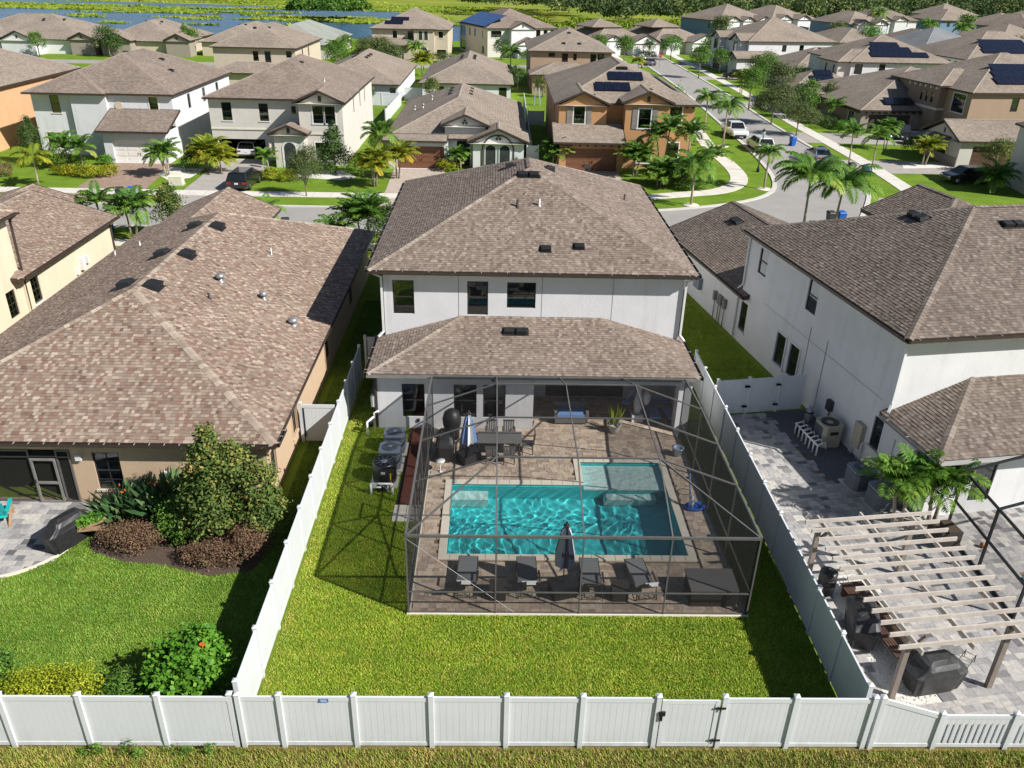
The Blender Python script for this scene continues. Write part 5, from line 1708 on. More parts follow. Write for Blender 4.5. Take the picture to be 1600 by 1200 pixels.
GR = (11.6, 13.2, 16.6, 22.4)
pavers(pt, paver_silver, 'paver_silver_many', (-8, 12, -14.5, 6.0), blk2, (.23, .34, .23), (.23, .34, .34, .46), .008, .05, .05, lambda x, y: (x - 12.3) ** 2 * 1.5 + (y - 27) ** 2 if x < 16 else 900 + y, 300, 21, RA, RO)
sheet('gravel_strip', [(GR[0] - .25, GR[1] + .2, GR[2] - .25, GR[3] + .25)], .03, 'white_gravel')
mb = MB()
for a in range(900):
    x, y = R.uniform(GR[0] + .15, GR[1] - .1), R.uniform(GR[2], GR[3]); s = R.uniform(.015, .04)
    mb.mbox(Matrix.Translation((x, y, .035)) @ Matrix.Rotation(R.random() * 6, 4, 'Z') @ Matrix.Rotation(R.uniform(-.4, .4), 4, 'X'), s * 1.4, s, s * .8)
obj('pebbles', mb, ['white_gravel'], None, 'stuff')
# spa / pool corner of the right neighbour
mb = MB(); mb.box(18.7, 23.9, 17.6, 22.4, -.3, .03); obj('pool_water', mb, ['water_plain'], None, 'structure')

# ------------------------------------------------------------------ pergola
pg = thing('pergola', 'beige slatted pergola over the right paver patio', 'pergola')
PZ = 2.42; ra_ = rad(7.5)
C0 = Vector((11.25, 16.3)); ex = Vector((math.cos(ra_), math.sin(ra_))); ey = Vector((-math.sin(ra_) * .9, 1)).normalized()


def PG(a, b, z): q = C0 + ex * a + ey * b; return (q.x, q.y, z)


for a, b in ((.55, .55), (3.65, .55), (.3, 5.55), (3.75, 5.6)):
    g = MB(); p = PG(a, b, 0); g.beam(p, (p[0], p[1], PZ - .05), .15, .15, up=(0, 1, 0)); obj('post', g, ['pergola_post'], pg)
    g = MB(); g.beam((p[0], p[1], PZ - .6), PG(a + (.5 if a < 2 else -.5), b, PZ - .1), .08, .09); obj('knee_brace', g, ['pergola_post'], pg)
for a in (.5, 2.05, 3.7):
    g = MB(); g.beam(PG(a, -.1, PZ), PG(a, 6.1, PZ), .06, .16); obj('beam', g, ['pergola_wood'], pg)
for k in range(13):
    b = .05 + k * .47; g = MB(); g.beam(PG(-.15, b, PZ + .14), PG(4.4, b, PZ + .14), .05, .14)
    obj('rafter', g, ['pergola_wood'], pg)
rebase(pg, (13.2, 19.2, 0))
t = thing('slat_bench', 'dark brown slatted bench under pergola by white gravel', 'bench', (12.5, 19.6, 0), rad(8))
for k in range(9): g = MB(); g.box(-.40 + k * .09, -.33 + k * .09, -1.9, 1.9, .40, .44); obj('slat', g, ['wood_brown'], t)
for y in (-1.7, 0, 1.7):
    g = MB(); g.box(-.38, .42, y - .05, y + .05, 0, .4); obj('leg', g, ['wood_brown'], t)

# dark screen frame of the right neighbour's pool
sf = thing('pool_enclosure', 'black pool screen frame at the right edge beside palms', 'screen enclosure')
Q = [(17.3, 24.9), (17.25, 22.55), (17.2, 20.2)]
for x, y in Q: g = MB(); g.beam((x, y, .03), (x, y, 2.75), .07, .09, up=(0, 1, 0)); obj('post', g, ['black_metal'], sf)
for a, b in ((Q[0], Q[1]), (Q[1], Q[2])):
    for z in (2.72, 1.4, .1): g = MB(); g.beam((*a, z), (*b, z), .06, .09); obj('beam', g, ['black_metal'], sf)
    g = MB(); g.poly([(*a, .1), (*b, .1), (*b, 2.7), (*a, 2.7)]); obj('screen_panel', g, ['screen_mesh'], sf)
for a in Q[:2]:
    g = MB(); g.beam((*a, 2.72), (a[0] + 6, a[1] + 1.0, 3.9), .06, .09); obj('beam', g, ['black_metal'], sf)
g = MB(); g.beam((20.3, 25.4, 3.3), (20.3, 20.7, 3.3), .06, .08); obj('beam', g, ['black_metal'], sf)
rebase(sf, (17.25, 22.5, 0))


# ------------------------------------------------------------------ covered grills and patio things
def covered(name, label, cat, loc, rot, prof, L, mat, seed, wheels=True):
    """draped cover: stack of rounded cross-sections along x with folds"""
    t = thing(name, label, cat, loc, rot)
    rr = random.Random(seed); g = MB(); n = 28; rings = []
    for (z, lx, ly) in prof:
        ring = []
        for k in range(n):
            th = 2 * math.pi * k / n
            cx, sy = math.cos(th), math.sin(th)
            e = .35
            x = math.copysign(abs(cx) ** e, cx) * lx; y = math.copysign(abs(sy) ** e, sy) * ly
            f = 1 + (.05 * math.sin(k * 2.3 + seed) + rr.uniform(-.025, .025)) * (1.2 - z)
            ring.append((x * f, y * f, z + rr.uniform(-.012, .012)))
        rings.append(ring)
    vs = [p for r_ in rings for p in r_]; fs = []
    for a in range(len(rings) - 1):
        for k in range(n): fs.append((a * n + k, a * n + (k + 1) % n, (a + 1) * n + (k + 1) % n, (a + 1) * n + k))
    fs.append(tuple(range((len(rings) - 1) * n, len(rings) * n)))
    g.mesh(vs, fs, sm=False); obj('cover', g, [mat], t)
    if wheels:
        for sx in (-1, 1):
            g = MB(); M = Matrix.Translation((sx * L * .36, -prof[0][2] * .75, .07)) @ Matrix.Rotation(math.pi / 2, 4, 'X')
            g.lathe([(.05, -.03), (.07, -.02), (.07, .02), (.05, .03)], (0, 0, 0), 10); g.xform(M); obj('wheel', g, ['trim_white'], t)
    return t


GP = [(.06, .62, .30), (.35, .66, .33), (.80, .74, .36), (.88, .62, .34), (1.02, .48, .32), (1.15, .42, .24), (1.2, .3, .12)]
covered('covered_grill', 'black covered barbecue on left patio beside planter', 'grill', (-14.95, 23.75, .03), rad(62), [(z, lx * 1.25, ly) for z, lx, ly in GP], 1.4, 'cover_black', 3)
covered('covered_grill', 'black covered grill against the white fence under pergola end', 'grill', (11.75, 19.4, .05), rad(75), [(z, lx * 1.15, ly * 1.25) for z, lx, ly in GP], 1.3, 'cover_black', 5)
covered('covered_grill', 'large dark grey covered grill at the front corner of pergola', 'grill', (13.05, 17.35, .05), rad(12), [(z * .95, lx * 1.2, ly * 1.2) for z, lx, ly in GP], 1.3, 'cover_dark', 8)
covered('covered_grill', 'black covered barbecue inside the pool cage at left wall', 'grill', (-1.95, 29.8, DZ), rad(90), [(z, lx * .95, ly * 1.1) for z, lx, ly in GP], 1.1, 'cover_black', 9)
t = thing('kamado_smoker', 'tall black covered egg smoker by the white rear wall', 'smoker', (-1.75, 31.3, DZ))
g = MB(); g.lathe([(.32, .05), (.34, .5), (.40, .75), (.42, 1.0), (.34, 1.3), (.16, 1.45), (.02, 1.48)], (0, 0, 0), 18); obj('cover', g, ['cover_black'], t)
t = thing('drum_smoker', 'black steel drum smoker beside right fence', 'smoker', (11.35, 21.35, .05))
g = MB(); g.lathe([(.27, .08), (.29, .1), (.29, .35), (.30, .36), (.29, .38), (.29, .62), (.30, .63), (.29, .66), (.29, .92), (.2, .97), (.02, .98)], (0, 0, 0), 18); obj('drum', g, ['black_metal'], t)
g = MB(); g.beam((-.08, -.3, .7), (.1, -.3, .7), .03, .03); g.lathe([(.03, 0), (.03, .1)], (0, 0, .98), 8); obj('handle', g, ['rim_metal'], t)
for a in range(3): g = MB(); g.lathe([(.05, 0), (.06, .04), (.05, .08)], (.2 * math.cos(a * 2.1), .2 * math.sin(a * 2.1), 0), 8); obj('wheel', g, ['rubber'], t)
t = thing('wood_rack', 'small black wire rack on the paved right patio', 'rack', (14.4, 18.05, .05), rad(-50))
g = MB()
for x in (-.15, .15): g.tube([(x, -.45, .02), (x, .45, .35), (x, .5, .02)], .012, 5)
for k in range(5): g.tube([(-.15, -.4 + k * .2, .05 + k * .07), (.15, -.4 + k * .2, .05 + k * .07)], .01, 5)
obj('frame', g, ['black_metal'], t)
t = thing('planter_box', 'dark wicker cube planter behind pergola end', 'planter', (16.75, 24.15, .05), rad(8))
g = MB()
for i in range(6): g.box(-.42 - .005 * (i % 2), .42 + .005 * (i % 2), -.4 - .005 * (i % 2), .4 + .005 * (i % 2), .02 + i * .12, .13 + i * .12)
obj('box', g, ['wicker_dark'], t)
g = MB(); g.box(-.36, .36, -.34, .34, .60, .745); obj('soil', g, ['mulch_dark'], t)
t = thing('dog_toy', 'tiny orange toy on cream pavers by black frame', 'toy', (18.15, 23.9, .05))
g = MB(); g.lathe([(.05, 0), (.1, .06), (.09, .16), (.03, .22)], (0, 0, 0), 8); obj('body', g, ['terracotta'], t)
# turquoise chair
t = thing('garden_chair', 'turquoise slatted garden chair with brown legs on left patio', 'chair', (-18.1, 25.0, .03), rad(200))
for k in range(5): g = MB(); M = Matrix.Translation((-.24 + k * .12, .36, .72)) @ Matrix.Rotation(rad(-24), 4, 'X'); g.mbox(M, .11, .03, .86 - abs(k - 2) * .06); obj('back_slat', g, ['turquoise'], t)
for k in range(5): g = MB(); M = Matrix.Translation((0, -.28 + k * .13, .40 - k * .025)) @ Matrix.Rotation(rad(-10), 4, 'X'); g.mbox(M, .58, .115, .03); obj('seat_slat', g, ['turquoise'], t)
for sx in (-1, 1):
    g = MB(); g.box(sx * .36 - .07, sx * .36 + .07, -.42, .38, .60, .63); obj('armrest', g, ['turquoise'], t)
    g = MB(); g.beam((sx * .36, -.36, 0), (sx * .34, -.30, .6), .09, .05); obj('leg', g, ['wood_tan'], t)
    g = MB(); g.beam((sx * .36, .62, 0), (sx * .33, -.3, .36), .09, .05); obj('leg', g, ['wood_tan'], t)
# raised planter with herbs
t = thing('planter_table', 'raised wooden planter with bright green herbs by covered grill', 'planter', (-14.35, 24.0, 0), rad(10))
g = MB(); g.box(-.55, .55, -.3, .3, .55, .8); obj('trough', g, ['wood_tan'], t)
for sx in (-1, 1):
    for sy in (-1, 1): g = MB(); g.box(sx * .5 - .04, sx * .5 + .04, sy * .26 - .04, sy * .26 + .04, 0, .55); obj('leg', g, ['wood_tan'], t)
V, T = cloud(np.random.default_rng(5), [(0, 0, .85, .55, .34, .2)], 700, .09, .06)
obj('herbs', numpy_mesh('herbs', V, 4, ['leaf_bright'], T), None, t)
# left garden patio
mb = MB(); mb.poly([(x, y, .02) for x, y in [(-26, 20.5), (-17.2, 21.6), (-15.9, 22.1), (-15.1, 23.0), (-14.85, 23.9), (-14.9, 24.8), (-15.0, 26.25), (-26, 26.25)]]); lp = obj('patio', mb, ['soil'], None, 'structure')


def blk3(a, b, c, d):
    x, y = (a + b) / 2, (c + d) / 2
    P_ = [(-26, 20.5), (-17.2, 21.6), (-15.9, 22.1), (-15.1, 23.0), (-14.85, 23.9), (-14.9, 24.8), (-15.0, 26.2), (-26, 26.2)]
    ins = False
    for i in range(len(P_)):
        (x1, y1), (x2, y2) = P_[i], P_[i - 1]
        if (y1 > y) != (y2 > y) and x < (x2 - x1) * (y - y1) / (y2 - y1) + x1: ins = not ins
    return not ins


pavers(lp, paver_silver, 'paver_silver_many', (-22, -14.8, 20.6, 26.2), blk3, (.3, .3), (.3, .3, .45), .008, .05, .05, lambda x, y: -x, 120, 31)
mb = MB(); strip(mb, smooth_path([(-22, 21.0), (-17.2, 21.6), (-15.9, 22.1), (-15.05, 23.0), (-14.8, 23.9)]), .12, -.02, .06); obj('edging', mb, ['coping'], lp)
# ------------------------------------------------------------------ furniture inside the pool cage
def lounger(label, loc, rot, towel=False):
    t = thing('sun_lounger', label, 'sun lounger', loc, rot, 'loungers in a row along the front of the pool')
    w = .33
    g = MB()                              # seat sling, foot end towards +y
    for k in range(12): g.box(-w, w, -.35 + k * .125, -.235 + k * .125, .345, .36)
    obj('seat', g, ['mesh_grey'], t)
    g = MB(); M = Matrix.Translation((0, -.36, .36)) @ Matrix.Rotation(rad(-48), 4, 'X')
    for k in range(6): g.mbox(M @ Matrix.Translation((0, -.07 - k * .125, 0)), 2 * w, .115, .015)
    b = obj('backrest', g, ['mesh_grey'], t)
    g = MB()
    for sx in (-1, 1):
        g.tube([(sx * w, 1.15, .35), (sx * w, -.36, .35)], .018, 6); g.tube([tuple(M @ Vector((sx * w, 0, 0))), tuple(M @ Vector((sx * w, -.78, 0)))], .018, 6)
    g.tube([tuple(M @ Vector((-w, -.78, 0))), tuple(M @ Vector((w, -.78, 0)))], .018, 6); g.tube([(-w, 1.15, .35), (w, 1.15, .35)], .018, 6)
    g.tube([(-w, -.36, .35), (w, -.36, .35)], .018, 6)
    for sx in (-1, 1): g.tube([tuple(M @ Vector((sx * w * .8, -.45, -.02))), (sx * w * .8, -.62, .12), (sx * w * .8, -.3, .12)], .014, 5)
    g.tube([(-w, -.62, .12), (w, -.62, .12)], .014, 5)
    obj('frame', g, ['frame_dark'], t)
    for sx in (-1, 1):
        for y in (-.55, .95):
            g = MB(); g.tube([(sx * w, y, .35), (sx * (w + .02), y - .04, 0)], .018, 6); obj('leg', g, ['frame_dark'], t)
    g = MB()
    for sx in (-1, 1): g.box(sx * (w + .05) - .03, sx * (w + .05) + .03, -.3, .2, .52, .55); g.tube([(sx * (w + .05), -.28, .52), (sx * w, -.3, .36)], .012, 5); g.tube([(sx * (w + .05), .18, .52), (sx * w, .2, .36)], .012, 5)
    obj('armrest', g, ['frame_dark'], t)
    if towel:
        g = MB(); g.mbox(M @ Matrix.Translation((0, -.70, .03)), .5, .16, .05); g.mbox(M @ Matrix.Translation((.05, -.8, -.02)), .3, .06, .12); c = obj('rolled_towel', g, ['towel_white'], t)
    return t


lounger('grey mesh sun lounger with rolled white towel, leftmost of the poolside four', (-.78, 21.55, DZ), rad(-2), True)
lounger('grey mesh sun lounger just left of the navy striped umbrella', (1.28, 21.55, DZ), rad(1), True)
lounger('grey mesh sun lounger just right of the navy striped umbrella', (3.42, 21.5, DZ), rad(-1))
lounger('grey mesh sun lounger turned slightly, nearest the dark deck box', (5.15, 21.5, DZ), rad(7), True)
for lb, x in (('dark wicker side table between the two left loungers', .28), ('dark wicker side table between the two right loungers', 4.33)):
    t = thing('side_table', lb, 'table', (x, 21.1, DZ))
    g = MB()
    for i in range(6): g.box(-.26 - .004 * (i % 2), .26 + .004 * (i % 2), -.26 - .004 * (i % 2), .26 + .004 * (i % 2), i * .075, i * .075 + .07)
    obj('base', g, ['wicker_dark'], t)
    g = MB(); g.box(-.29, .29, -.29, .29, .45, .48); obj('top', g, ['wicker_dark'], t)


def closed_umbrella(label, loc, mats, rot=0, h=2.75, cl=1.45, base='box', n=8):
    t = thing('patio_umbrella', label, 'umbrella', loc, rot)
    g = MB(); g.tube([(0, 0, .0), (0, 0, h)], .022, 8); obj('pole', g, ['frame_dark'], t)
    for k in range(n * 2):
        a0, a1 = 2 * math.pi * k / (n * 2), 2 * math.pi * (k + 1) / (n * 2)
        g = MB(); rows = [(0, .06), (.25, .16), (.6, .22), (1.0, .29), (1.0 + .28, .32), (cl, .29)]
        for (s0, r0), (s1, r1) in zip(rows[:-1], rows[1:]):
            f0 = .72 if k % 2 else 1.12; f1 = 1.12 if k % 2 else .72
            def P(s, r, a, f): return (r * f * math.cos(a), r * f * math.sin(a), h - .08 - s + .04 * math.sin(3 * a))
            g.poly([P(s0, r0, a0, f0), P(s1, r1, a0, f0), P(s1, r1, a1, f1), P(s0, r0, a1, f1)])
        obj('canopy_fold', g, [mats[(k // 2) % len(mats)] if len(mats) > 1 else mats[0]], t)
    g = MB()
    for k in range(5): g.lathe([(.035, 0), (.05, .03), (.03, .08)], (.07 * math.cos(k * 1.26), .07 * math.sin(k * 1.26), h - .1), 6)
    g.lathe([(.03, 0), (.04, .05), (.01, .1)], (0, 0, h), 8); obj('finial', g, ['frame_dark'], t)
    if base == 'box':
        g = MB(); g.box(-.42, .42, -.32, .32, 0, .42); g.box(-.45, .45, -.35, .35, .42, .46); obj('base', g, ['cover_black'], t)
    else:
        g = MB(); g.lathe([(.3, 0), (.3, .05), (.06, .08), (.05, .3), (.03, .31)], (0, 0, 0), 18); obj('base', g, ['frame_dark'], t)
    return t


closed_umbrella('folded navy and white striped umbrella standing between the loungers', (2.45, 21.25, DZ), ['fabric_navy', 'fabric_white', 'fabric_navy', 'fabric_navy', 'fabric_white', 'fabric_navy'], .3, 2.85, 1.55)
closed_umbrella('folded pale blue striped umbrella beside the dining table', (-.95, 29.45, DZ), ['fabric_blue', 'fabric_white', 'fabric_blue', 'fabric_blue'], .7, 2.35, 1.35, 'box')
t = thing('deck_box', 'large dark deck storage box in the front right corner of cage', 'storage box', (7.42, 21.15, DZ))
g = MB(); g.box(-.78, .70, -.5, .5, 0, .62); obj('box', g, ['wicker_dark'], t)
for k in range(8): g = MB(); g.box(-.80, .72, -.515, .515, .02 + k * .075, .06 + k * .075); obj('slat', g, ['wicker_grey'] if False else ['wicker_dark'], t)
g = MB(); g.mesh([(-.84, -.56, .64), (.76, -.56, .64), (.76, .56, .64), (-.84, .56, .64), (-.84, -.56, .69), (.76, -.56, .69), (.76, .56, .72), (-.84, .56, .72)], [(3, 2, 1, 0), (4, 5, 6, 7), (0, 1, 5, 4), (1, 2, 6, 5), (2, 3, 7, 6), (3, 0, 4, 7)]); obj('lid', g, ['wicker_grey'], t)
t = thing('dining_table', 'long grey slatted dining table beside the white rear wall', 'table', (.35, 30.2, DZ))
for k in range(7): g = MB(); g.box(-.95, .95, -.48 + k * .138, -.352 + k * .138, .70, .74); obj('slat', g, ['wicker_grey'], t)
for sx in (-1, 1):
    for sy in (-1, 1): g = MB(); g.box(sx * .85 - .04, sx * .85 + .04, sy * .4 - .04, sy * .4 + .04, 0, .70); obj('leg', g, ['frame_dark'], t)


def dining_chair(label, x, y, rot):
    t = thing('dining_chair', label, 'chair', (x, y, DZ), rot, 'grey chairs around the dining table')
    g = MB(); g.box(-.24, .24, -.24, .24, .42, .46); obj('seat', g, ['wicker_grey'], t)
    for k in range(5): g = MB(); g.mbox(Matrix.Translation((-.2 + k * .1, .26 + .03, .70)) @ Matrix.Rotation(rad(-8), 4, 'X'), .08, .02, .5); obj('back_slat', g, ['wicker_grey'], t)
    g = MB(); g.box(-.25, .25, .29, .33, .92, .97); obj('back_rail', g, ['frame_dark'], t)
    for sx in (-1, 1):
        for sy in (-1, 1): g = MB(); g.box(sx * .22 - .02, sx * .22 + .02, sy * .22 - .02, sy * .22 + .02, 0, .42); obj('leg', g, ['frame_dark'], t)
        g = MB(); g.box(sx * .26 - .025, sx * .26 + .025, -.22, .28, .64, .67); obj('armrest', g, ['frame_dark'], t)


dining_chair('grey slatted dining chair on the pool side of the table, left', .0, 29.4, rad(180))
dining_chair('grey slatted dining chair on the pool side of the table, right', .75, 29.4, rad(180))
dining_chair('grey slatted dining chair on the wall side of the table, left', .0, 31.0, 0)
dining_chair('grey slatted dining chair on the wall side of the table, right', .75, 31.0, 0)
dining_chair('dark dining chair at the right end of the slatted table', 1.55, 30.2, rad(-90))
t = thing('outdoor_sofa', 'grey wicker bench with blue cushion under the lanai roof', 'sofa', (3.65, 33.0, DZ))
g = MB(); g.box(-.75, .75, -.38, .38, .08, .38); obj('seat_base', g, ['wicker_grey'], t)
g = MB(); g.box(-.75, .75, .28, .42, .38, .85); obj('backrest', g, ['wicker_grey'], t)
for sx in (-1, 1): g = MB(); g.box(sx * .72 - .07, sx * .72 + .07, -.38, .3, .38, .62); obj('armrest', g, ['wicker_grey'], t)
g = MB(); g.box(-.64, .64, -.36, .27, .38, .52); obj('cushion', g, ['fabric_blue'], t)
t = thing('potted_plant', 'upright green plant in a white pot on the deck behind pool', 'potted plant', (5.55, 32.05, DZ))
g = MB(); g.lathe([(.19, 0), (.22, .05), (.30, .38), (.32, .42), (.28, .42), (.26, .36), (.02, .35)], (0, 0, 0), 16); obj('pot', g, ['pot_white'], t)
Vq = []; rr = np.random.default_rng(8)
for k in range(34):
    a = rr.uniform(0, 6.28); r0 = rr.uniform(0, .18); L = rr.uniform(.6, 1.05); s = rr.uniform(.1, .42)
    b = np.array([r0 * math.cos(a), r0 * math.sin(a), .36]); d = np.array([math.cos(a) * s, math.sin(a) * s, 1]); d /= np.linalg.norm(d); w = np.cross(d, [math.sin(a), -math.cos(a), .2]); w /= np.linalg.norm(w)
    Vq += [b - w * .02, b + d * L * .5 - w * .045, b + d * L, b + d * L * .5 + w * .045]
obj('leaves', numpy_mesh('leaves', np.array(Vq), 4, ['leaf_yellow'], rr.uniform(0, .5, 34)), None, t)
t = thing('pedestal_sculpture', 'white stone pedestal with blue curved arms under the lanai', 'sculpture', (6.75, 33.2, DZ))
g = MB(); g.box(-.26, .26, -.26, .26, 0, .35); obj('plinth', g, ['statue_white'], t)
g = MB(); g.lathe([(.14, .35), (.18, .6), (.22, .95), (.14, 1.3), (.10, 1.55), (.13, 1.7), (.04, 1.82)], (0, 0, 0), 14); obj('column', g, ['statue_white'], t)
g = MB(); g.tube([(0, 0, 1.6), (-.25, 0, 1.55), (-.5, 0, 1.2), (-.55, 0, .95)], [.05, .05, .04, .03], 7); g.lathe([(.02, 0), (.2, .05), (.24, .1), (.2, .1)], (-.55, 0, .85), 12); obj('arm', g, ['fabric_blue'], t)
g = MB(); g.lathe([(.05, 0), (.17, .2), (.2, .5), (.1, .7)], (.38, .05, .75), 12); obj('side_bowl', g, ['trim_white'], t)
for lb, x, r_ in (('blue cushioned lounge chair under lanai, beside the white pedestal', 7.55, 0), ('blue folding lounge chair leaning near the white column', 8.25, .2)):
    t = thing('lounge_chair', lb, 'lounge chair', (x, 33.6, DZ), rad(180) + r_)
    g = MB(); g.box(-.26, .26, -.3, .85, .30, .38); obj('seat_cushion', g, ['fabric_blue'], t)
    g = MB(); g.mbox(Matrix.Translation((0, -.48, .58)) @ Matrix.Rotation(rad(-35), 4, 'X'), .52, .09, .62); obj('back_cushion', g, ['fabric_blue'], t)
    g = MB()
    for sx in (-1, 1): g.tube([(sx * .27, .85, 0), (sx * .27, .8, .3), (sx * .27, -.35, .3), (sx * .27, -.4, 0)], .02, 6)
    obj('frame', g, ['frame_dark'], t)
t = thing('planter_bucket', 'small pale teal pot against the right screen wall', 'pot', (8.05, 30.1, DZ))
g = MB(); g.lathe([(.16, 0), (.2, .06), (.25, .36), (.27, .38), (.22, .38), (.2, .3), (.02, .28)], (0, 0, 0), 16); obj('pot', g, ['leaf_bop'] if False else ['paint_lightblue'], t)
t = thing('pool_cleaner', 'bright blue pool tray with pole and black hoop beside the pool', 'pool tool', (7.95, 26.15, DZ))
g = MB(); g.lathe([(.2, 0), (.36, .02), (.42, .14), (.38, .15), (.32, .06), (.05, .05)], (0, 0, 0), 20, sx=1.0, sy=.62); obj('tray', g, ['plastic_blue'], t)
g = MB(); g.box(-.02, .25, -.08, .14, .06, .24); obj('motor', g, ['plastic_blue'], t)
g = MB(); g.lathe([(.15, .06), (.05, .55), (.02, .6)], (-.12, .05, 0), 10); obj('cone', g, ['statue_white'], t)
g = MB(); g.tube([(-.15, .05, .1), (-.22, .5, 1.3)], .03, 8); obj('pole', g, ['fabric_blue'], t)
g = MB(); g.tube([(-.42 + .26 * math.cos(a * .42), .25 + .2 * math.sin(a * .42), .62) for a in range(16)], .016, 5); obj('hoop', g, ['black_plastic'], t)
t = thing('side_table', 'small white round table by the left screen wall', 'table', (-2.1, 28.6, DZ))
g = MB(); g.lathe([(.02, .5), (.2, .5), (.21, .53), (.02, .54)], (0, 0, 0), 14); obj('top', g, ['trim_white'], t)
g = MB(); g.lathe([(.12, 0), (.02, .03), (.02, .5)], (0, 0, 0), 10); obj('leg', g, ['trim_white'], t)
# ------------------------------------------------------------------ houses across the street (row facing us)
TW = dict(trim='trim_white'); TC = dict(trim='trim_cream')
def shed(x0, x1, y0, y1, z0, z1): return [(x0, y0, z0), (x1, y0, z0), (x1, y1, z1), (x0, y1, z1)]


h = thing('house', 'peach two-storey house at the far left across the street', 'house')
volume(h, -66, -52.8, 87, 110.6, 0, 6.15, 'stucco_peach', {'e': [('win', 104, 105, 4.3, 5.8)]})
roof(h, [(-66.5, -52.4, 86.5, 111, 6.3, .42)], 'tan')
for x, y in ((-58.5, 96), (-58.2, 99), (-57.8, 102)): roof_vent(h, x, y, 6.3 + .42 * (-52.4 - x), .42, 'e')
rebase(h, (-59, 98, 0))

h = thing('house', 'white two-storey house with white garage door and palms across the street', 'house')
volume(h, -48, -33.6, 89.4, 109.5, 0, 6.15, 'stucco_white', {'s': [('win', -46.12, -45.2, 4.2, 5.95, dict(sill='trim_cream')), ('win', -43.1, -42.75, 4.75, 6.0), ('win', -42.35, -42.0, 4.75, 6.0), ('win', -36.0, -35.1, 4.25, 5.95, TC), ('win', -47.2, -46.3, .55, 2.2, TC), ('win', -46.1, -45.2, .55, 2.2, TC)],
       'e': [('win', 94, 94.9, 4.2, 5.7), ('win', 99, 100, 4.2, 5.7), ('win', 104, 105, 4.2, 5.7)]})
volume(h, -43.8, -40.2, 88.9, 89.4, 0, 6.14, 'stucco_white'); volume(h, -39.7, -33.4, 85.6, 89.4, 0, 3.1, 'stucco_white', {'s': [('gar', -38.85, -33.95, .02, 2.35)]})
roof(h, [(-48.4, -33.25, 89.0, 110, 6.3, .42), (-48.4, -40.0, 88.4, 99, 6.31, .42)], 'brown')
roof(h, [], 'brown', extra=[shed(-40.1, -32.9, 85.0, 89.4, 3.25, 4.75)])
g = MB(); g.lathe([(.42, 0), (.42, .08)], (0, 0, 0), 16); g.xform(Matrix.Translation((-39.15, 89.42, 5.05)) @ Matrix.Rotation(math.pi / 2, 4, 'X')); obj('round_panel', g, ['stucco_beige'], h)
for x, y in ((-41, 97.8), (-38.4, 101), (-36.4, 98)): roof_vent(h, x, y, 6.3 + .42 * (-33.25 - x if x > -40.8 else x + 48.4), .42, 'e')
rebase(h, (-40.8, 99, 0))

h = thing('house', 'light grey two-storey house with open garage and arched porch across the street', 'house')
volume(h, -29.5, -15.55, 88.2, 108, 0, 6.15, 'stucco_grey', {'s': [('win', -28.2, -27.2, 4.0, 5.8, dict(sill='trim_white')), ('win', -24.4, -23.45, 4.0, 5.75, dict(sill='trim_white')), ('win', -21.05, -20.6, 4.8, 5.55), ('void', -28.95, -24.1, .02, 2.15, dict(depth=6.0))],
       'e': [('win', 93.5, 94.1, 4.2, 5.9), ('win', 98, 98.6, 4.2, 5.9), ('win', 101.6, 102.2, 4.2, 5.9)]})
volume(h, -19.9, -15.5, 86.3, 88.2, 0, 6.15, 'stucco_grey', {'s': [('win', -18.5, -17.45, 4.2, 5.9, TW), ('win', -17.3, -16.25, 4.2, 5.9, TW), ('win', -18.5, -16.6, .5, 2.3, TW)]})
volume(h, -22.3, -19.3, 84.9, 88.2, 0, 3.4, 'stucco_grey')
arch_trim(h, frame_of((-22.3, 84.9), (1, 0)), 1.5, .02, 1.2, 2.5, mat='trim_white')
roof(h, [(-29.9, -15.2, 87.7, 108.5, 6.3, .42)], 'brown'); roof(h, [(-20.4, -15.1, 85.8, 95, 6.32, .42, 's')], 'brown'); roof(h, [(-22.8, -18.8, 84.4, 88.2, 3.45, .42, 's')], 'brown')
gable_wall(h, -19.9, -15.5, 86.3, 6.14, 7.2, 'stucco_grey'); gable_wall(h, -22.3, -19.3, 84.9, 3.39, 4.1, 'stucco_grey')
g = MB(); g.box(-29.5, -15.5, 88.12, 88.2, 3.1, 3.25); g.box(-19.95, -15.45, 86.22, 86.3, 3.1, 3.25); obj('string_course', g, ['trim_cream'], h)
roof_vent(h, -21.5, 96.5, 8.9, .42, 'e'); vent_pipe(h, -18.2, 92, 7.5, .5, .06)
rebase(h, (-22.5, 98, 0))

h = thing('house', 'one-storey white house with brown garage door and round-arched windows', 'house')
volume(h, -11.0, 2.7, 88.2, 112.8, 0, 2.75, 'stucco_white', {})
volume(h, -11.0, -4.9, 85.5, 88.2, 0, 2.75, 'stucco_white', {'s': [('gar', -10.1, -5.25, .02, 2.3, dict(mat='garage_brown'))]})
volume(h, -5.25, -1.05, 87.4, 93, 0, 4.12, 'stucco_white'); volume(h, -2.3, 2.9, 85.4, 88.2, 0, 2.9, 'stucco_white')
arch_trim(h, frame_of((-5.25, 87.4), (1, 0)), 1.9, .02, 1.35, 3.0, mat='trim_white'); 
M = frame_of((-2.3, 85.4), (1, 0)); arch_trim(h, M, 2.55, .5, 3.1, 3.0, .14, 'garage_dark', 'stucco_white', .06, 'window_arch')
M2 = frame_of((-2.3, 85.33), (1, 0))
for u in (1.8, 3.25): arch_trim(h, M2, u, .6, 1.05, 2.0, .08, 'trim_white', 'room_dark', .05, 'window')
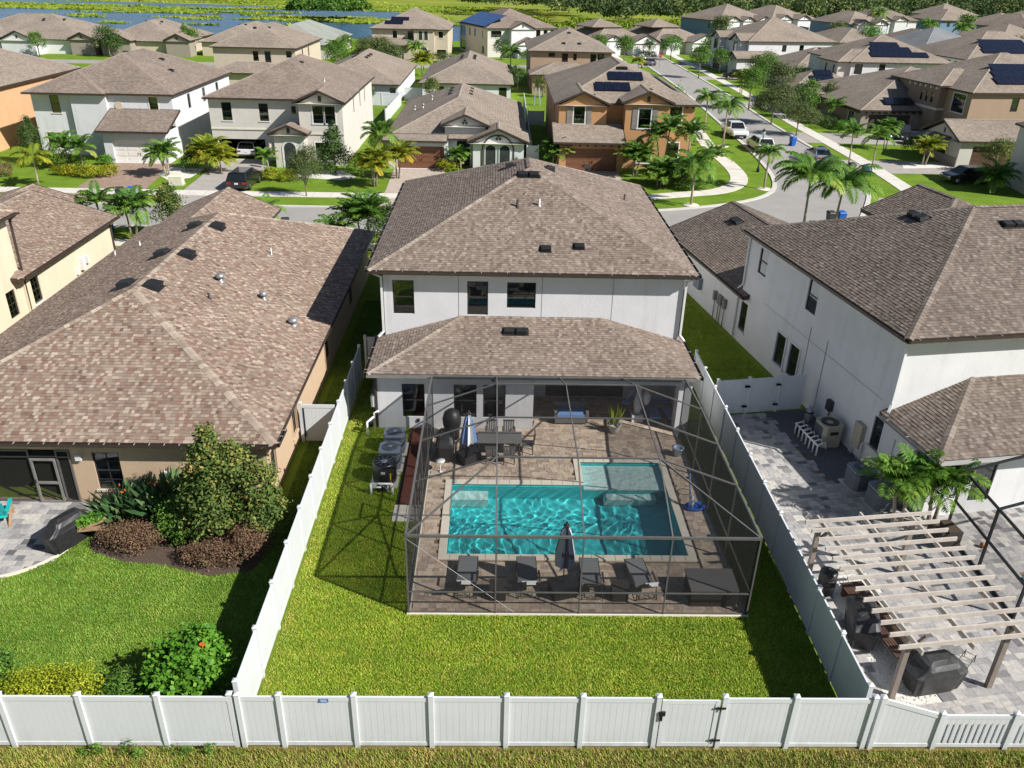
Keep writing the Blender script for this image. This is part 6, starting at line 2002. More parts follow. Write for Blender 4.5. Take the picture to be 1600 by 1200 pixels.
roof(h, [(-11.5, 3.3, 86.6, 113.2, 2.92, .42)], 'tan'); roof(h, [(-5.7, -.6, 86.9, 98, 4.2, .42, 's')], 'tan'); roof(h, [(-2.9, 3.5, 84.9, 92, 2.95, .42, 's')], 'tan'); roof(h, [], 'tan', extra=[shed(-11.5, -4.9, 85.1, 87.2, 2.9, 3.2)])
gable_wall(h, -5.3, -1.0, 87.4, 4.1, 5.05, 'stucco_white', vent=False); gable_wall(h, -2.3, 2.9, 85.4, 2.85, 4.0, 'stucco_white', vent=False)
for cx, cy, cz in ((-3.2, 87.36, 4.35), (.3, 85.36, 3.2)):
    for a, b in ((0, .26), (-.17, 0), (.17, 0)): g = MB(); g.lathe([(.13, 0), (.13, .05)], (0, 0, 0), 10); g.xform(Matrix.Translation((cx + a, cy, cz + b)) @ Matrix.Rotation(math.pi / 2, 4, 'X')); obj('gable_vent', g, ['brown_metal'], h)
for y in (100, 102.5, 105): roof_vent(h, -5.3, y, 5.5, .42, 'w'); roof_vent(h, -3.0, y, 5.5, .42, 'e')
for x, y in ((-7.6, 102), (-9.4, 99), (-8.3, 97.5)): vent_pipe(h, x, y, 2.9 + .42 * (x + 11.5), .5, .08, 'lead_grey', True)
rebase(h, (-4, 98, 0))

h = thing('house', 'orange two-storey house with twin gables and solar panels across the street', 'house')
SHT = 'gutter_grey'
volume(h, 6.6, 21.1, 90.2, 112.5, 0, 6.15, 'stucco_orange', {'s': [('win', 18.3, 19.75, 4.2, 6.0, TW), ('win', 18.4, 19.8, .6, 2.3, TW)], 'w': [('win', 96, 97, 4.2, 5.7)]})
volume(h, 6.6, 11.6, 89.0, 90.2, 0, 6.15, 'stucco_orange', {'s': [('win', 8.15, 9.3, 4.3, 6.0, TW)]})
volume(h, 13.4, 18.0, 87.9, 90.2, 0, 6.6, 'stucco_orange', {'s': [('win', 14.8, 16.05, 4.15, 6.05, TW), ('win', 15, 16.4, .6, 2.3, TW)]})
volume(h, 6.6, 13.2, 86.0, 90.2, 0, 2.9, 'stucco_orange', {'s': [('gar', 7.3, 12.6, .02, 2.3, dict(mat='garage_brown'))]})
roof(h, [(6.2, 21.6, 89.8, 113, 6.3, .42)], 'tan'); roof(h, [(6.1, 12.0, 88.6, 99, 6.32, .42, 's'), (13.0, 18.4, 87.5, 98, 6.72, .42, 's')], 'tan'); roof(h, [], 'tan', extra=[shed(5.9, 13.35, 85.4, 89.2, 3.0, 4.35)])
gable_wall(h, 6.6, 11.6, 89.0, 6.14, 7.3, 'stucco_orange', vent=False); gable_wall(h, 13.4, 18.0, 87.9, 6.59, 7.65, 'stucco_orange')
for xc, y, z0, z1 in ((8.72, 89.0, 4.2, 6.1), (15.43, 87.9, 4.05, 6.1)):
    for sg in (-1, 1): g = MB(); g.box(xc + sg * 1.05 - .25, xc + sg * 1.05 + .25, y - .06, y, z0, z1); obj('shutter', g, [SHT], h)
for k in range(8): g = MB(); g.box(6.9 + k * .82, 7.08 + k * .82, 85.5, 86.0, 2.55, 2.8); obj('corbel', g, ['brown_metal'], h)
for k in range(5): g = MB(); g.box(18.2 + k * .65, 18.36 + k * .65, 89.9, 90.2, 5.9, 6.12); obj('corbel', g, ['brown_metal'], h)
solar(h, 10.6, 91.9, 7.2, .42, 's', 4, 1, .95, 1.7); solar(h, 12.2, 94.0, 8.05, .42, 's', 4, 1, .95, 1.7); solar(h, 19.8, 92.5, 7.05, .42, 'e', 9, 1, 1.6, 1.0)
roof_vent(h, 13.9, 96.4, 9.1, .42, 's', True); roof_vent(h, 10.2, 90.5, 6.9, .42, 's'); roof_vent(h, 16.3, 91.2, 7.5, .42, 'w')
rebase(h, (13.5, 100, 0))

# ------------------------------------------------------------------ second row (backs to us)
def far_house(label, vols, roofs, mat, rmat, loc=None, rot=0, extra=None, vents=()):
    h = thing('house', label, 'house', (*loc, 0) if loc else (0, 0, 0), rot)
    for v in vols:
        volume(h, *v[:6], v[7] if len(v) > 7 else mat, v[6] if len(v) > 6 and v[6] else {})
    for r in roofs: roof(h, r if isinstance(r, list) else [r], rmat)
    if extra: extra(h)
    for x, y, z, f in vents: roof_vent(h, x, y, z, .42, f)
    if not loc:
        v = vols[0]; rebase(h, ((v[0] + v[1]) / 2, (v[2] + v[3]) / 2, 0))
    return h


far_house('taupe two-storey house behind the light grey house', [(-46.2, -32.9, 144, 165, 0, 6.15, {'s': [('win', -39.8, -38.9, 4.2, 5.7), ('win', -37.9, -36.9, 4.0, 5.7), ('win', -34.4, -33.5, 4.8, 5.8)], 'e': [('win', 149, 150, 4.2, 5.7), ('win', 154, 155, 4.2, 5.7)]}),
          (-45.5, -34, 139, 144, 0, 2.8)], [(-46.6, -32.5, 143.5, 165.5, 6.3, .42), (-46, -33.5, 138.5, 146, 2.9, .35)], 'stucco_beige', 'tan', vents=((-40.5, 149.5, 8.8, 's'), (-38.5, 151, 8.8, 'e')))
far_house('small white one-storey house with white fence behind the grey house', [(-28.6, -14.7, 129, 157, 0, 2.75, {'s': [('win', -15.9, -15.0, .85, 2.4), ('win', -22, -21, .85, 2.4)]})], [(-29, -14.3, 128.5, 157.5, 2.9, .42)], 'stucco_white', 'tan',
          vents=[(x, y, 5.6, f) for y in (139, 141.5, 144) for x, f in ((-22.6, 'w'), (-20.6, 'e'))])
far_house('white one-storey house with screened lanai behind the arched-window house', [(-11.3, 2.2, 132, 158, 0, 2.75, {'s': [('win', -9, -8, .85, 2.4), ('win', .4, 1.6, .85, 2.4)]})], [(-11.8, 2.7, 131.6, 158.5, 2.9, .42)], 'stucco_offwhite', 'tan',
          vents=[(x, y, 5.6, f) for y in (141, 143.5, 146) for x, f in ((-5.6, 'w'), (-3.6, 'e'))])
far_house('brown two-storey house behind the orange house', [(5.8, 19.7, 150, 170, 0, 6.15, {'s': [('win', 8.85, 9.95, 5.35, 6.0), ('win', 11.15, 12.2, 4.55, 5.95), ('win', 13.1, 13.7, 4.85, 5.95), ('win', 16.05, 17.05, 4.35, 5.95), ('win', 17.3, 18.4, 4.8, 6.0)]}), (6.0, 17, 144, 150, 0, 3.0)],
          [(5.3, 20.2, 149.5, 170.5, 6.3, .42), (5.4, 17.4, 143.3, 152, 3.15, .35)], 'stucco_brown', 'tan', vents=((12.6, 155.5, 8.8, 's'), (11.5, 152, 7.35, 's'), (14.2, 152, 7.35, 's')))
# ------------------------------------------------------------------ third row, facing us by the marsh
def gables(h, items, mat, rmat='tan'):
    for x0, x1, y, z0, d in items:
        roof(h, [(x0 - .4, x1 + .4, y - .4, y + d, z0, .45, 's')], rmat); volume(h, x0, x1, y, y + d * .5, 0, z0 - .12, mat, {}); gable_wall(h, x0, x1, y, z0 - .13, z0 + .45 * (x1 - x0) / 2 - .06, mat)


far_house('low tan house with white gables at the far left by the marsh', [(-118, -88, 191, 214, 0, 2.8)], [(-118.5, -87.5, 190.5, 214.5, 2.9, .36)], 'stucco_offwhite', 'tan', extra=lambda h: gables(h, ((-113, -105, 188.5, 3.3, 10), (-104, -97, 187, 3.0, 8)), 'stucco_white'), vents=((-100, 199, 6.3, 's'), (-96, 200, 6.3, 's')))
far_house('low tan house with stone gable behind a round tree, far left', [(-85.5, -69, 192, 216, 0, 2.8)], [(-86, -68.5, 191.5, 216.5, 2.9, .42)], 'stucco_beige', 'tan', extra=lambda h: gables(h, ((-91, -86, 190, 3.2, 8), (-84, -78, 189, 3.1, 8)), 'stucco_stone'), vents=((-78, 200, 6.3, 's'), (-75, 201, 6.2, 's')))
far_house('low tan house with dark stone entry near the marsh', [(-64.5, -50.5, 194, 222, 0, 2.8)], [(-65, -50, 193.5, 222.5, 2.9, .42)], 'stucco_beige', 'tan', extra=lambda h: gables(h, ((-71, -66, 190.5, 3.3, 8),), 'stucco_stone'), vents=((-58, 202, 5.9, 's'), (-57, 203, 5.9, 's')))
far_house('one-storey house with pale green-grey roof by the water', [(-53.5, -36.8, 192, 224, 0, 2.8)], [(-54, -36.3, 191.5, 224.5, 2.9, .42)], 'stucco_grey', 'green', vents=((-45.2, 204, 6.2, 'e'),))


def d5(h):
    arch_trim(h, frame_of((-18.2, 194.6), (1, 0)), 1.95, .02, 2.0, 2.8, mat='trim_white')
    for u in (1.45, 2.65): arch_trim(h, frame_of((-18.2, 194.6), (1, 0)), u, 4.2, .8, 1.8, .12, 'trim_cream', 'room_dark', .05, 'window')
    roof(h, [], 'tan', extra=[shed(-27.5, -18.2, 192.2, 196, 3.2, 4.4)])
    solar(h, -24.8, 197.2, 7.0, .42, 's', 4, 1); solar(h, -23.6, 198.9, 7.7, .42, 's', 4, 1)


far_house('tan two-storey house with arched entry tower by the water', [(-27.5, -10.9, 196, 219, 0, 6.15, {'s': [('win', -23, -22, 4.1, 5.9, TC), ('win', -19.7, -18.5, 4.3, 5.9, TC), ('win', -12.9, -11.9, 4.6, 5.9, TC), ('win', -13.3, -11.3, .4, 2.2, TC)]}), (-18.2, -13.8, 194.6, 197, 0, 6.3), (-27.2, -18.2, 193, 196, 0, 3.0, {'s': [('gar', -24, -20.4, .02, 2.3, dict(mat='garage_tan'))]})],
          [(-28, -10.4, 195.4, 219.5, 6.3, .42), (-18.6, -13.4, 194.2, 202, 6.45, .42)], 'stucco_beige', 'tan', extra=d5)


def d6(h):
    gables(h, ((5.6, 11.2, -1.4, 6.3, 8),), 'stucco_white'); gables(h, ((6.5, 12, -3.5, 3.1, 5),), 'stucco_white')
    solar(h, .1, 20.3, 6.45, .42, 'w', 12, 4, 1.55, 1.5, 'solar_sky_reflection')  # these panels carry the sky's blue reflection in their colour


far_house('white two-storey house with blue solar roof beside the water', [(.4, 17.6, .4, 21.6, 0, 6.15, {'s': [('win', 1.2, 3.8, 4.3, 5.7, TW), ('win', 12.5, 13.6, 4.3, 5.9), ('win', 14.4, 15.4, 4.3, 5.9), ('win', 16.2, 17.1, 4.3, 5.9)], 'w': [('win', 3, 4.2, 3.9, 5.6), ('win', 9, 10, 3.9, 5.6), ('win', 13, 14, 3.9, 5.6), ('win', 3, 4.2, .6, 2.2), ('win', 17, 20.5, .3, 2.5), ('win', 17, 20.5, 3.4, 5.6)]})], [(0, 18, 0, 22, 6.3, .42)], 'stucco_grey', 'brown', (-2.4, 204.4), rad(20), d6)


def d7(h):
    gables(h, ((3.2, 7.2, -1.2, 3.6, 6), (10, 17.6, -2.5, 3.0, 7)), 'stucco_offwhite')
    volume(h, 7.6, 11.2, 7, 12, 2.8, 5.9, 'stucco_offwhite', {'s': [('win', 8.8, 9.9, 4.2, 5.5)]}); roof(h, [(3, 11.8, 6.4, 16, 6.0, .4)], 'tan')


far_house('tan one-storey house with tower room beyond the brown house', [(.5, 17.5, .5, 24, 0, 2.8)], [(0, 18, 0, 24.5, 2.9, .42)], 'stucco_beige', 'tan', (23.5, 216), rad(22), d7)
far_house('tan one-storey house with tower room in front of the blue-sided house', [(.5, 17.5, .5, 24, 0, 2.8)], [(0, 18, 0, 24.5, 2.9, .42)], 'stucco_beige', 'tan', (39.5, 222), rad(22), d7)


def d9(h): gables(h, ((2, 6.5, -1.2, 6.4, 8), (8, 12, -1.0, 6.4, 7), (12.6, 17.6, -2, 6.4, 8)), 'stucco_white')


far_house('white two-storey house with blue-grey side wall near the wood', [(.5, 19.5, .5, 20, 0, 6.15, {'s': [('win', 3.5, 5, 4.2, 5.8)], 'w': [('win', 5, 6, 4, 5.6)]})], [(0, 20, 0, 20.5, 6.3, .42)], 'stucco_blue', 'tan', (65.5, 262), rad(24), d9)
far_house('white gabled two-storey house at the edge of the far wood', [(.5, 17, .5, 20, 0, 6.15)], [(0, 17.5, 0, 20.5, 6.3, .42)], 'stucco_white', 'tan', (86, 279), rad(24), lambda h: gables(h, ((2, 7, -1.2, 6.4, 8), (9, 14, -2, 6.4, 8)), 'stucco_white'))

# ------------------------------------------------------------------ houses east of the side road, facing it
def e1(h):
    for y0, y1 in ((1.5, 6.2), (11.5, 15.5)):
        roof(h, [(-1.4, 8, y0 - .4, y1 + .4, 6.3, .5, 'w')], 'tan'); volume(h, -1, 2, y0, y1, 0, 6.2, 'stucco_white', {'w': [('win', (y0 + y1) / 2 - .8, (y0 + y1) / 2 + .8, 4.0, 5.8, dict(trim='bronze_metal')), ('win', (y0 + y1) / 2 - .7, (y0 + y1) / 2 + .7, .6, 2.2)]}); gable_wall_x(h, y0, y1, -1, 6.18, 6.2 + .5 * (y1 - y0) / 2, 'stucco_white')
    roof(h, [(-3.2, 1, 6, 11.5, 3.1, .4)], 'tan'); volume(h, -2.6, 0, 6.6, 11, 0, 2.95, 'stucco_white', {'w': [('gar', 6.9, 10.6, .02, 2.3, dict(mat='garage_dark'))]})
    roof(h, [(-3.5, 8, -2.5, 2.5, 3.2, .5, 'w')], 'tan'); volume(h, -3, 6, -2, 2, 0, 3.1, 'stucco_white', {}); gable_wall_x(h, -2, 2, -3, 3.08, 4.1, 'stucco_white')


far_house('white two-storey house with dark shutters east of the side road, farthest in view', [(.4, 20, .4, 19, 0, 6.15, {'s': [('win', 8, 9, 4.3, 5.6), ('win', 12, 13, 4.3, 5.6)]})], [(0, 20.5, 0, 19.5, 6.3, .42)], 'stucco_white', 'tan', (52.2, 182.5), rad(11), e1)
far_house('low house with plain tan roof between the white houses', [(.4, 19, .4, 16.6, 0, 2.8)], [(0, 19.5, 0, 17, 2.9, .42)], 'stucco_beige', 'tan', (54.5, 160), rad(8), vents=((9, 8, 6.2, 's'), (12, 4, 4.6, 's')))


def e4(h):
    volume(h, -10.5, 0, -4.5, 4, 0, 2.8, 'stucco_offwhite', {'s': [('gar', -9, -1.5, .02, 2.3, dict(mat='garage_tan'))]}); roof(h, [(-11, 1, -5, 5, 2.9, .42)], 'tan'); solar(h, -7.6, -3.4, 3.6, .42, 's', 4, 1); solar(h, -6.4, -1.8, 4.3, .42, 's', 3, 1)
    volume(h, -1.6, 3, .9, 8, 0, 6.1, 'stucco_grey', {'w': [('win', 2, 2.7, 4.1, 5.7, TW), ('win', 5, 5.7, 4.1, 5.7, TW)]}); roof(h, [(-2, 9, .5, 8.5, 6.28, .42)], 'tan')
    solar(h, 4.2, 1.5, 6.95, .42, 's', (10, 7, 5), 3)


far_house('grey and white two-storey house with large solar array on the right', [(.4, 17.6, .4, 17, 0, 6.15, {'s': [('win', 1, 2.4, 4.4, 6.0, TW), ('win', 5.2, 6.3, 4.6, 6.0, TW)], 'w': [('win', 9, 10, 4, 5.7, TW)]})], [(0, 18, 0, 17.5, 6.3, .42)], 'stucco_white', 'tan', (57.9, 142.2), rad(4), e4)


def e5(h):
    for k in range(11): g = MB(); g.box(.1 + k * .92, .32 + k * .92, -.1, .4, 2.45, 2.72); obj('corbel', g, ['brown_metal'], h)
    for k in range(7): g = MB(); g.box(-.05, .4, .7 + k * .95, .9 + k * .95, 2.45, 2.72); obj('corbel', g, ['brown_metal'], h)
    solar(h, 4.0, 1.2, 3.45, .42, 's', 4, 1)
    roof(h, [(-2.4, 7, 13.5, 18.5, 3.2, .45, 'w')], 'tan'); volume(h, -1.9, 6, 14, 18, 0, 3.05, 'stucco_stone', {}); gable_wall_x(h, 14, 18, -1.9, 3.04, 4.05, 'stucco_stone')
    arch_trim(h, frame_of((-1.9, 17.2), (0, -1)), 1.2, .02, 1.1, 2.4, mat='trim_cream')


far_house('brown stone one-storey house with corbelled eaves and dark truck outside', [(.5, 24, .4, 24, 0, 2.8, {'s': [('gar', 1.6, 7.4, .02, 2.25, dict(mat='garage_dark'))], 'w': [('win', 2.5, 4.2, .7, 2.3, TW)]})], [(0, 24.5, 0, 25, 2.9, .36)], 'stucco_stone', 'tan', (48.6, 113.1), rad(3), e5)


def e6(h):
    volume(h, -.6, 5, 5.5, 12.5, 0, 6.35, 'stucco_taupe', {'w': [('win', 6.7, 7.2, 4.2, 5.5), ('win', 7.9, 8.4, 4.2, 5.5), ('win', 9.1, 9.6, 4.2, 5.5)]}); roof(h, [(-1.2, 8, 4.9, 13.1, 6.5, .42)], 'tan')
    g = MB(); g.box(-.7, 5.1, 5.4, 12.6, 3.4, 3.7); obj('string_course', g, ['trim_cream'], h)
    for k in range(6): g = MB(); g.box(-1.0, -.6, 5.8 + k * 1.2, 6.05 + k * 1.2, 5.95, 6.28); obj('corbel', g, ['trim_white'], h)
    arch_trim(h, frame_of((-.6, 11), (0, -1)), 1.0, .02, 1.2, 2.6, mat='trim_white')
    solar(h, 4.4, 1.7, 7.05, .42, 's', (8, 7, 6), 3)


far_house('dark brown two-storey house with square corner tower on the right', [(.4, 19, .4, 18, 0, 6.15, {'w': [('win', 1.5, 4.0, 3.6, 5.8, dict(trim='trim_white', mull=True))], 's': [('win', 6, 7, 4, 5.7)]})], [(0, 19.5, 0, 18.5, 6.3, .42)], 'stucco_brown', 'tan', (58.8, 105.4), rad(7), e6)


def e7(h):
    gable_wall_x(h, .4, 8.1, .3, 2.74, 4.3, 'stucco_grey')
    g = MB(); g.box(.2, .31, .4, 8.1, 0, .95); obj('stone_base', g, ['stucco_stone'], h)
    roof(h, [], 'brown', extra=[[(-.9, 6.2, 2.3), (-.9, 2.6, 2.3), (.3, 2.6, 2.9), (.3, 6.2, 2.9)]])


far_house('grey one-storey house with side gable and red-brown garage door at right edge', [(.3, 22, .4, 8.1, 0, 2.75, {'s': [('gar', 1.8, 6.6, .02, 2.3, dict(mat='wood_brown')), ('gar', 7.4, 12, .02, 2.3, dict(mat='wood_brown'))], 'w': [('win', 3, 5.4, .9, 2.2, TW)]})], [(-.2, 22.5, 0, 8.5, 2.9, .40, 'w')], 'stucco_grey', 'tan', (51.1, 91.3), rad(2), e7)
far_house('grey-roofed two-storey house behind the solar houses', [(.5, 17, .5, 16, 0, 6.15)], [(0, 17.5, 0, 17, 6.3, .42)], 'stucco_white', 'grey', (84, 172), rad(14))
far_house('white two-storey house with three rows of roof solar panels', [(.5, 22, .5, 19, 0, 6.15, {'w': [('win', 3, 4, 4.3, 5.8), ('win', 5, 6, 4.3, 5.8)]})], [(0, 22.5, 0, 19.5, 6.3, .42)], 'stucco_offwhite', 'tan', (82, 151.5), rad(8), lambda h: solar(h, 4.5, 2.0, 7.15, .42, 's', (11, 10, 9), 3))
far_house('slate-blue grey house corner at the far right edge by the dark car', [(.3, 9, .3, 7, 0, 5.8)], [(0, 9.5, 0, 7.5, 6, .42)], 'stucco_grey', 'dark', (51.5, 77.0), rad(-6))
# far-right background streets
R6 = random.Random(66)
FAR = [('white gabled house with blue side wall near the top right', (104, 262), 18, 'stucco_blue', 2, 1), ('white gabled house with small front windows near the top right', (122, 290), 12, 'stucco_white', 2, 1),
       ('tan-roofed house behind the round yellow-green tree, top right', (92, 236), 10, 'stucco_beige', 1, 0), ('tan-roofed pale house with tall entry beside a palm, top right', (112, 236), 14, 'stucco_grey', 1, 0),
       ('blue-grey two-storey house under a wide tan roof, top right', (150, 300), 10, 'stucco_blue', 2, 0), ('white and navy gabled house near the right tree clump', (158, 262), 30, 'stucco_blue', 2, 1),
       ('white gabled house just right of the white and navy house', (178, 290), 30, 'stucco_white', 2, 1), ('long tan roof farthest toward the top right corner', (205, 360), 20, 'stucco_beige', 1, 0),
       ('tan roof with dark dormer at the top edge, right of centre', (132, 350), 14, 'stucco_offwhite', 1, 0), ('tan roof beside the far wood, right of centre', (108, 318), 20, 'stucco_beige', 1, 0),
       ('white-walled tan roof at the top edge beside palms', (172, 345), 16, 'stucco_white', 2, 0), ('low tan roof partly behind the far right palms', (150, 225), 18, 'stucco_beige', 1, 0), ('low tan roof left of the far right palms', (128, 212), 18, 'stucco_offwhite', 1, 0),
       ('pale house above the solar roofs at the right edge', (118, 205), 12, 'stucco_offwhite', 2, 0), ('tan-roofed house at the right edge behind solar roofs', (100, 128), 8, 'stucco_beige', 2, 0), ('distant tan roof cluster house against the right horizon', (240, 420), 15, 'stucco_beige', 1, 0)]
for lb, loc, a, m_, st, gb in FAR:
    w, d = R6.uniform(15, 19), R6.uniform(17, 22); z = 6.3 if st == 2 else 2.9
    far_house(lb, [(.5, w - .5, .5, d - .5, 0, z - .15, {'s': [('win', 3, 4.2, z - 2.0, z - .6), ('win', w - 5, w - 3.8, z - 2.0, z - .6)], 'w': [('win', 4, 5, z - 2, z - .6)]})], [(0, w, 0, d, z, .42)], m_, R6.choice(('tan', 'tan', 'brown')), loc, rad(a),
              (lambda h: gables(h, ((2, 6.5, -1.2, z + .1, 7), (8, 12.5, -1.6, z + .1, 7)), 'stucco_white')) if gb else None)

# ------------------------------------------------------------------ vehicles and street furniture
car('black sport utility vehicle on the grey driveway, seen from behind', (-23.3, 76.8, .01), rad(88), 'black')
car('white car parked inside the open garage', (-26.4, 91.0, .01), rad(90), 'white')
car('white pickup truck parked at the kerb behind palm fronds', (30.8, 108.5, .01), rad(-88), 'white', 'truck')
car('white hatchback parked at the kerb by black lamp post', (31.6, 99.6, .01), rad(92), 'white')
car('silver sedan parked on the far side of the side road', (36.6, 93.8, .01), rad(88), 'silver', 'sedan')
car('dark grey pickup truck in front of the stone garage', (52.5, 108.6, .015), rad(184), 'dark', 'truck')
car('black sedan beside the dark pickup on the stone house driveway', (54.0, 105.6, .015), rad(184), 'black', 'sedan')
car('black car at the right edge on the grey house driveway', (48.6, 84.2, .01), rad(185), 'black')
car('pale blue car half hidden by trees beside cream garage', (51.5, 131.5, .01), rad(200), 'lightblue', 'sedan')
car('dark pickup truck in front of white house with shutters', (47.6, 171.5, .015), rad(172), 'black', 'truck')
car('grey car parked near round trees far along the side road', (34.2, 196, .01), rad(100), 'grey', 'sedan')


def bin_(label, loc, rot, mat):
    t = thing('wheelie_bin', label, 'bin', loc, rot)
    g = MB(); g.mesh([(-.24, -.26, .05), (.24, -.26, .05), (.24, .26, .05), (-.24, .26, .05), (-.31, -.36, .95), (.31, -.36, .95), (.31, .36, .95), (-.31, .36, .95)], [(3, 2, 1, 0), (4, 5, 6, 7), (0, 1, 5, 4), (1, 2, 6, 5), (2, 3, 7, 6), (3, 0, 4, 7)]); obj('body', g, [mat], t)
    g = MB(); g.mesh([(-.33, -.40, .95), (.33, -.40, .95), (.33, .40, .95), (-.33, .40, .95), (-.28, -.30, 1.05), (.28, -.30, 1.05), (.28, .36, 1.08), (-.28, .36, 1.08)], [(4, 5, 6, 7), (0, 1, 5, 4), (1, 2, 6, 5), (2, 3, 7, 6), (3, 0, 4, 7)]); obj('lid', g, [mat], t)
    for sx in (-1, 1): g = MB(); g.lathe([(.1, -.03), (.12, 0), (.1, .03)], (0, 0, 0), 10); g.xform(Matrix.Translation((sx * .27, .3, .12)) @ Matrix.Rotation(math.pi / 2, 4, 'Y')); obj('wheel', g, ['rubber'], t)


bin_('grey wheelie bin at the left street kerb, beside a blue one', (-32.4, 71.0, .01), .2, 'bin_grey'); bin_('blue wheelie bin at the left street kerb, beside a grey one', (-31.5, 71.2, .01), 0, 'bin_blue')
bin_('blue wheelie bin standing on the verge of the side road', (36.5, 102.5, .01), .3, 'bin_blue'); bin_('black wheelie bin behind the silver sedan', (38.0, 96.6, .01), .3, 'bin_grey')
bin_('black wheelie bin under the palm near the round blue bin', (38.0, 87.6, .01), .1, 'bin_grey'); bin_('blue wheelie bin on the verge beside the thin palm trunks', (39.0, 86.4, .01), .1, 'bin_blue')
bin_('blue wheelie bin behind the right roof, by the palm trunk', (29.3, 67.6, .01), .1, 'bin_blue'); bin_('dark wheelie bin beside the blue one near the palm trunk', (28.4, 67.5, .01), .1, 'bin_grey')
bin_('blue wheelie bin behind the left palms on the near side', (-29.4, 61.6, 0), .5, 'bin_blue'); bin_('small black bin at the near kerb behind the tan roof', (-16.2, 62.4, 0), .2, 'bin_grey')
t = thing('utility_box', 'pale green utility cabinet on the lawn beside grey driveway', 'utility box', (-29.6, 76.8, 0))
g = MB(); g.box(-.65, .65, -.4, .4, 0, .12); obj('base', g, ['concrete'], t)
g = MB(); g.box(-.6, .6, -.36, .36, .12, .8); g.mesh([(-.62, -.38, .8), (.62, -.38, .8), (.62, .38, .8), (-.62, .38, .8), (-.6, -.3, .9), (.6, -.3, .9), (.6, .34, .92), (-.6, .34, .92)], [(4, 5, 6, 7), (0, 1, 5, 4), (1, 2, 6, 5), (2, 3, 7, 6), (3, 0, 4, 7)]); obj('cabinet', g, ['trim_cream'], t)


def lamp(label, loc):
    t = thing('street_lamp', label, 'street lamp', loc, 0)
    g = MB(); g.lathe([(.16, 0), (.17, .3), (.09, .5), (.06, .7), (.05, 3.6), (.08, 3.7)], (0, 0, 0), 10); obj('pole', g, ['black_metal'], t)
    g = MB(); g.lathe([(.1, 3.7), (.2, 4.15), (.2, 4.2)], (0, 0, 0), 8); obj('lantern', g, ['lamp_clear'], t)
    g = MB(); g.lathe([(.24, 4.2), (.12, 4.35), (.02, 4.5)], (0, 0, 0), 8); obj('cap', g, ['black_metal'], t)


lamp('black street lamp on the grass verge beside white hatchback', (27.9, 87.3, 0)); lamp('black street lamp at the far road junction', (31.5, 189, 0)); lamp('black street lamp among trees by the cream garage', (45.6, 128.5, 0))
t = thing('stop_sign', 'red stop sign at the far road junction', 'sign', (35.6, 190.5, 0))
g = MB(); g.tube([(0, 0, 0), (0, 0, 2.9)], .04, 6); obj('post', g, ['lead_grey'], t)
g = MB(); g.lathe([(.42, 0), (.42, .03)], (0, 0, 0), 8); g.xform(Matrix.Translation((0, -.05, 2.5)) @ Matrix.Rotation(math.pi / 2, 4, 'X') @ Matrix.Rotation(math.pi / 8, 4, 'Z')); sg2 = obj('plate', g, ['sign_red'], t)
g = MB()
for k, seg in enumerate(('S', 'T', 'O', 'P')):
    x = -.29 + k * .155
    S_ = {'S': ((0, .2, .11, .23), (0, .1, .03, .23), (0, .1, .11, .13), (.08, 0, .11, .13), (0, 0, .11, .03)), 'T': ((0, .2, .11, .23), (.04, 0, .07, .23)), 'O': ((0, 0, .03, .23), (.08, 0, .11, .23), (0, 0, .11, .03), (0, .2, .11, .23)), 'P': ((0, 0, .03, .23), (0, .2, .11, .23), (0, .1, .11, .13), (.08, .1, .11, .23))}[seg]
    for a, b, c, d in S_: g.box(x + a, x + c, -.092, -.086, 2.385 + b, 2.385 + d)
obj('lettering', g, ['trim_white'], sg2)
t = thing('flag', 'small striped flag on a pole by arched porch', 'flag', (-22.5, 84.6, 0))
g = MB(); g.tube([(0, .2, 2.0), (-.1, -.6, 2.6)], .02, 5); obj('pole', g, ['trim_white'], t)
for k in range(6): g = MB(); g.box(-.12, .0 + .0, -.55 + k * .08, -.47 + k * .08, 1.2 + k * .05, 2.45); obj('stripe', g, ['sign_red' if k % 2 else 'trim_white'], t)
# fences between the houses over the street
for lb, a, b in (('white vinyl fence behind the grey house, by the small white house', (-14.5, 112), (-14.2, 128)), ('white vinyl cross fence in front of the small white house', (-22, 127.4), (-14.4, 127.4)), ('white vinyl fence right of the arched-window house', (3.9, 92), (4.2, 130)), ('white vinyl cross fence left of the orange house', (4.3, 113.5), (6.4, 113.5)), ('white vinyl gate panel beside the arched-window house', (3.4, 89.5), (4.6, 89.5)), ('white vinyl cross fence between small white houses', (-14.2, 134), (-11.6, 134))):
    f = thing('side_fence', lb, 'fence', (*a, 0)); d = Vector((b[0] - a[0], b[1] - a[1])); n = max(1, int(d.length / 2.4))
    for k in range(n): fence_panel(f, (d.x * k / n, d.y * k / n), (d.x * (k + 1) / n - .01, d.y * (k + 1) / n), boards=False)
    for k in range(n + 1): post_part(f, d.x * k / n, d.y * k / n)
t = thing('step_ladder', 'pale blue folding ladder beside the brown house fence', 'ladder', (6.3, 131.5, 0))
for sx in (-1, 1):
    for sy in (-1, 1): g = MB(); g.beam((sx * .45, sy * .7, 0), (sx * .25, 0, 2.6), .08, .08); obj('rail', g, ['paint_lightblue'], t)
for k in range(4): g = MB(); g.beam((-.42 + k * .04, -.6 + k * .16, .4 + k * .5), (.42 - k * .04, -.6 + k * .16, .4 + k * .5), .1, .05); obj('step', g, ['paint_lightblue'], t)
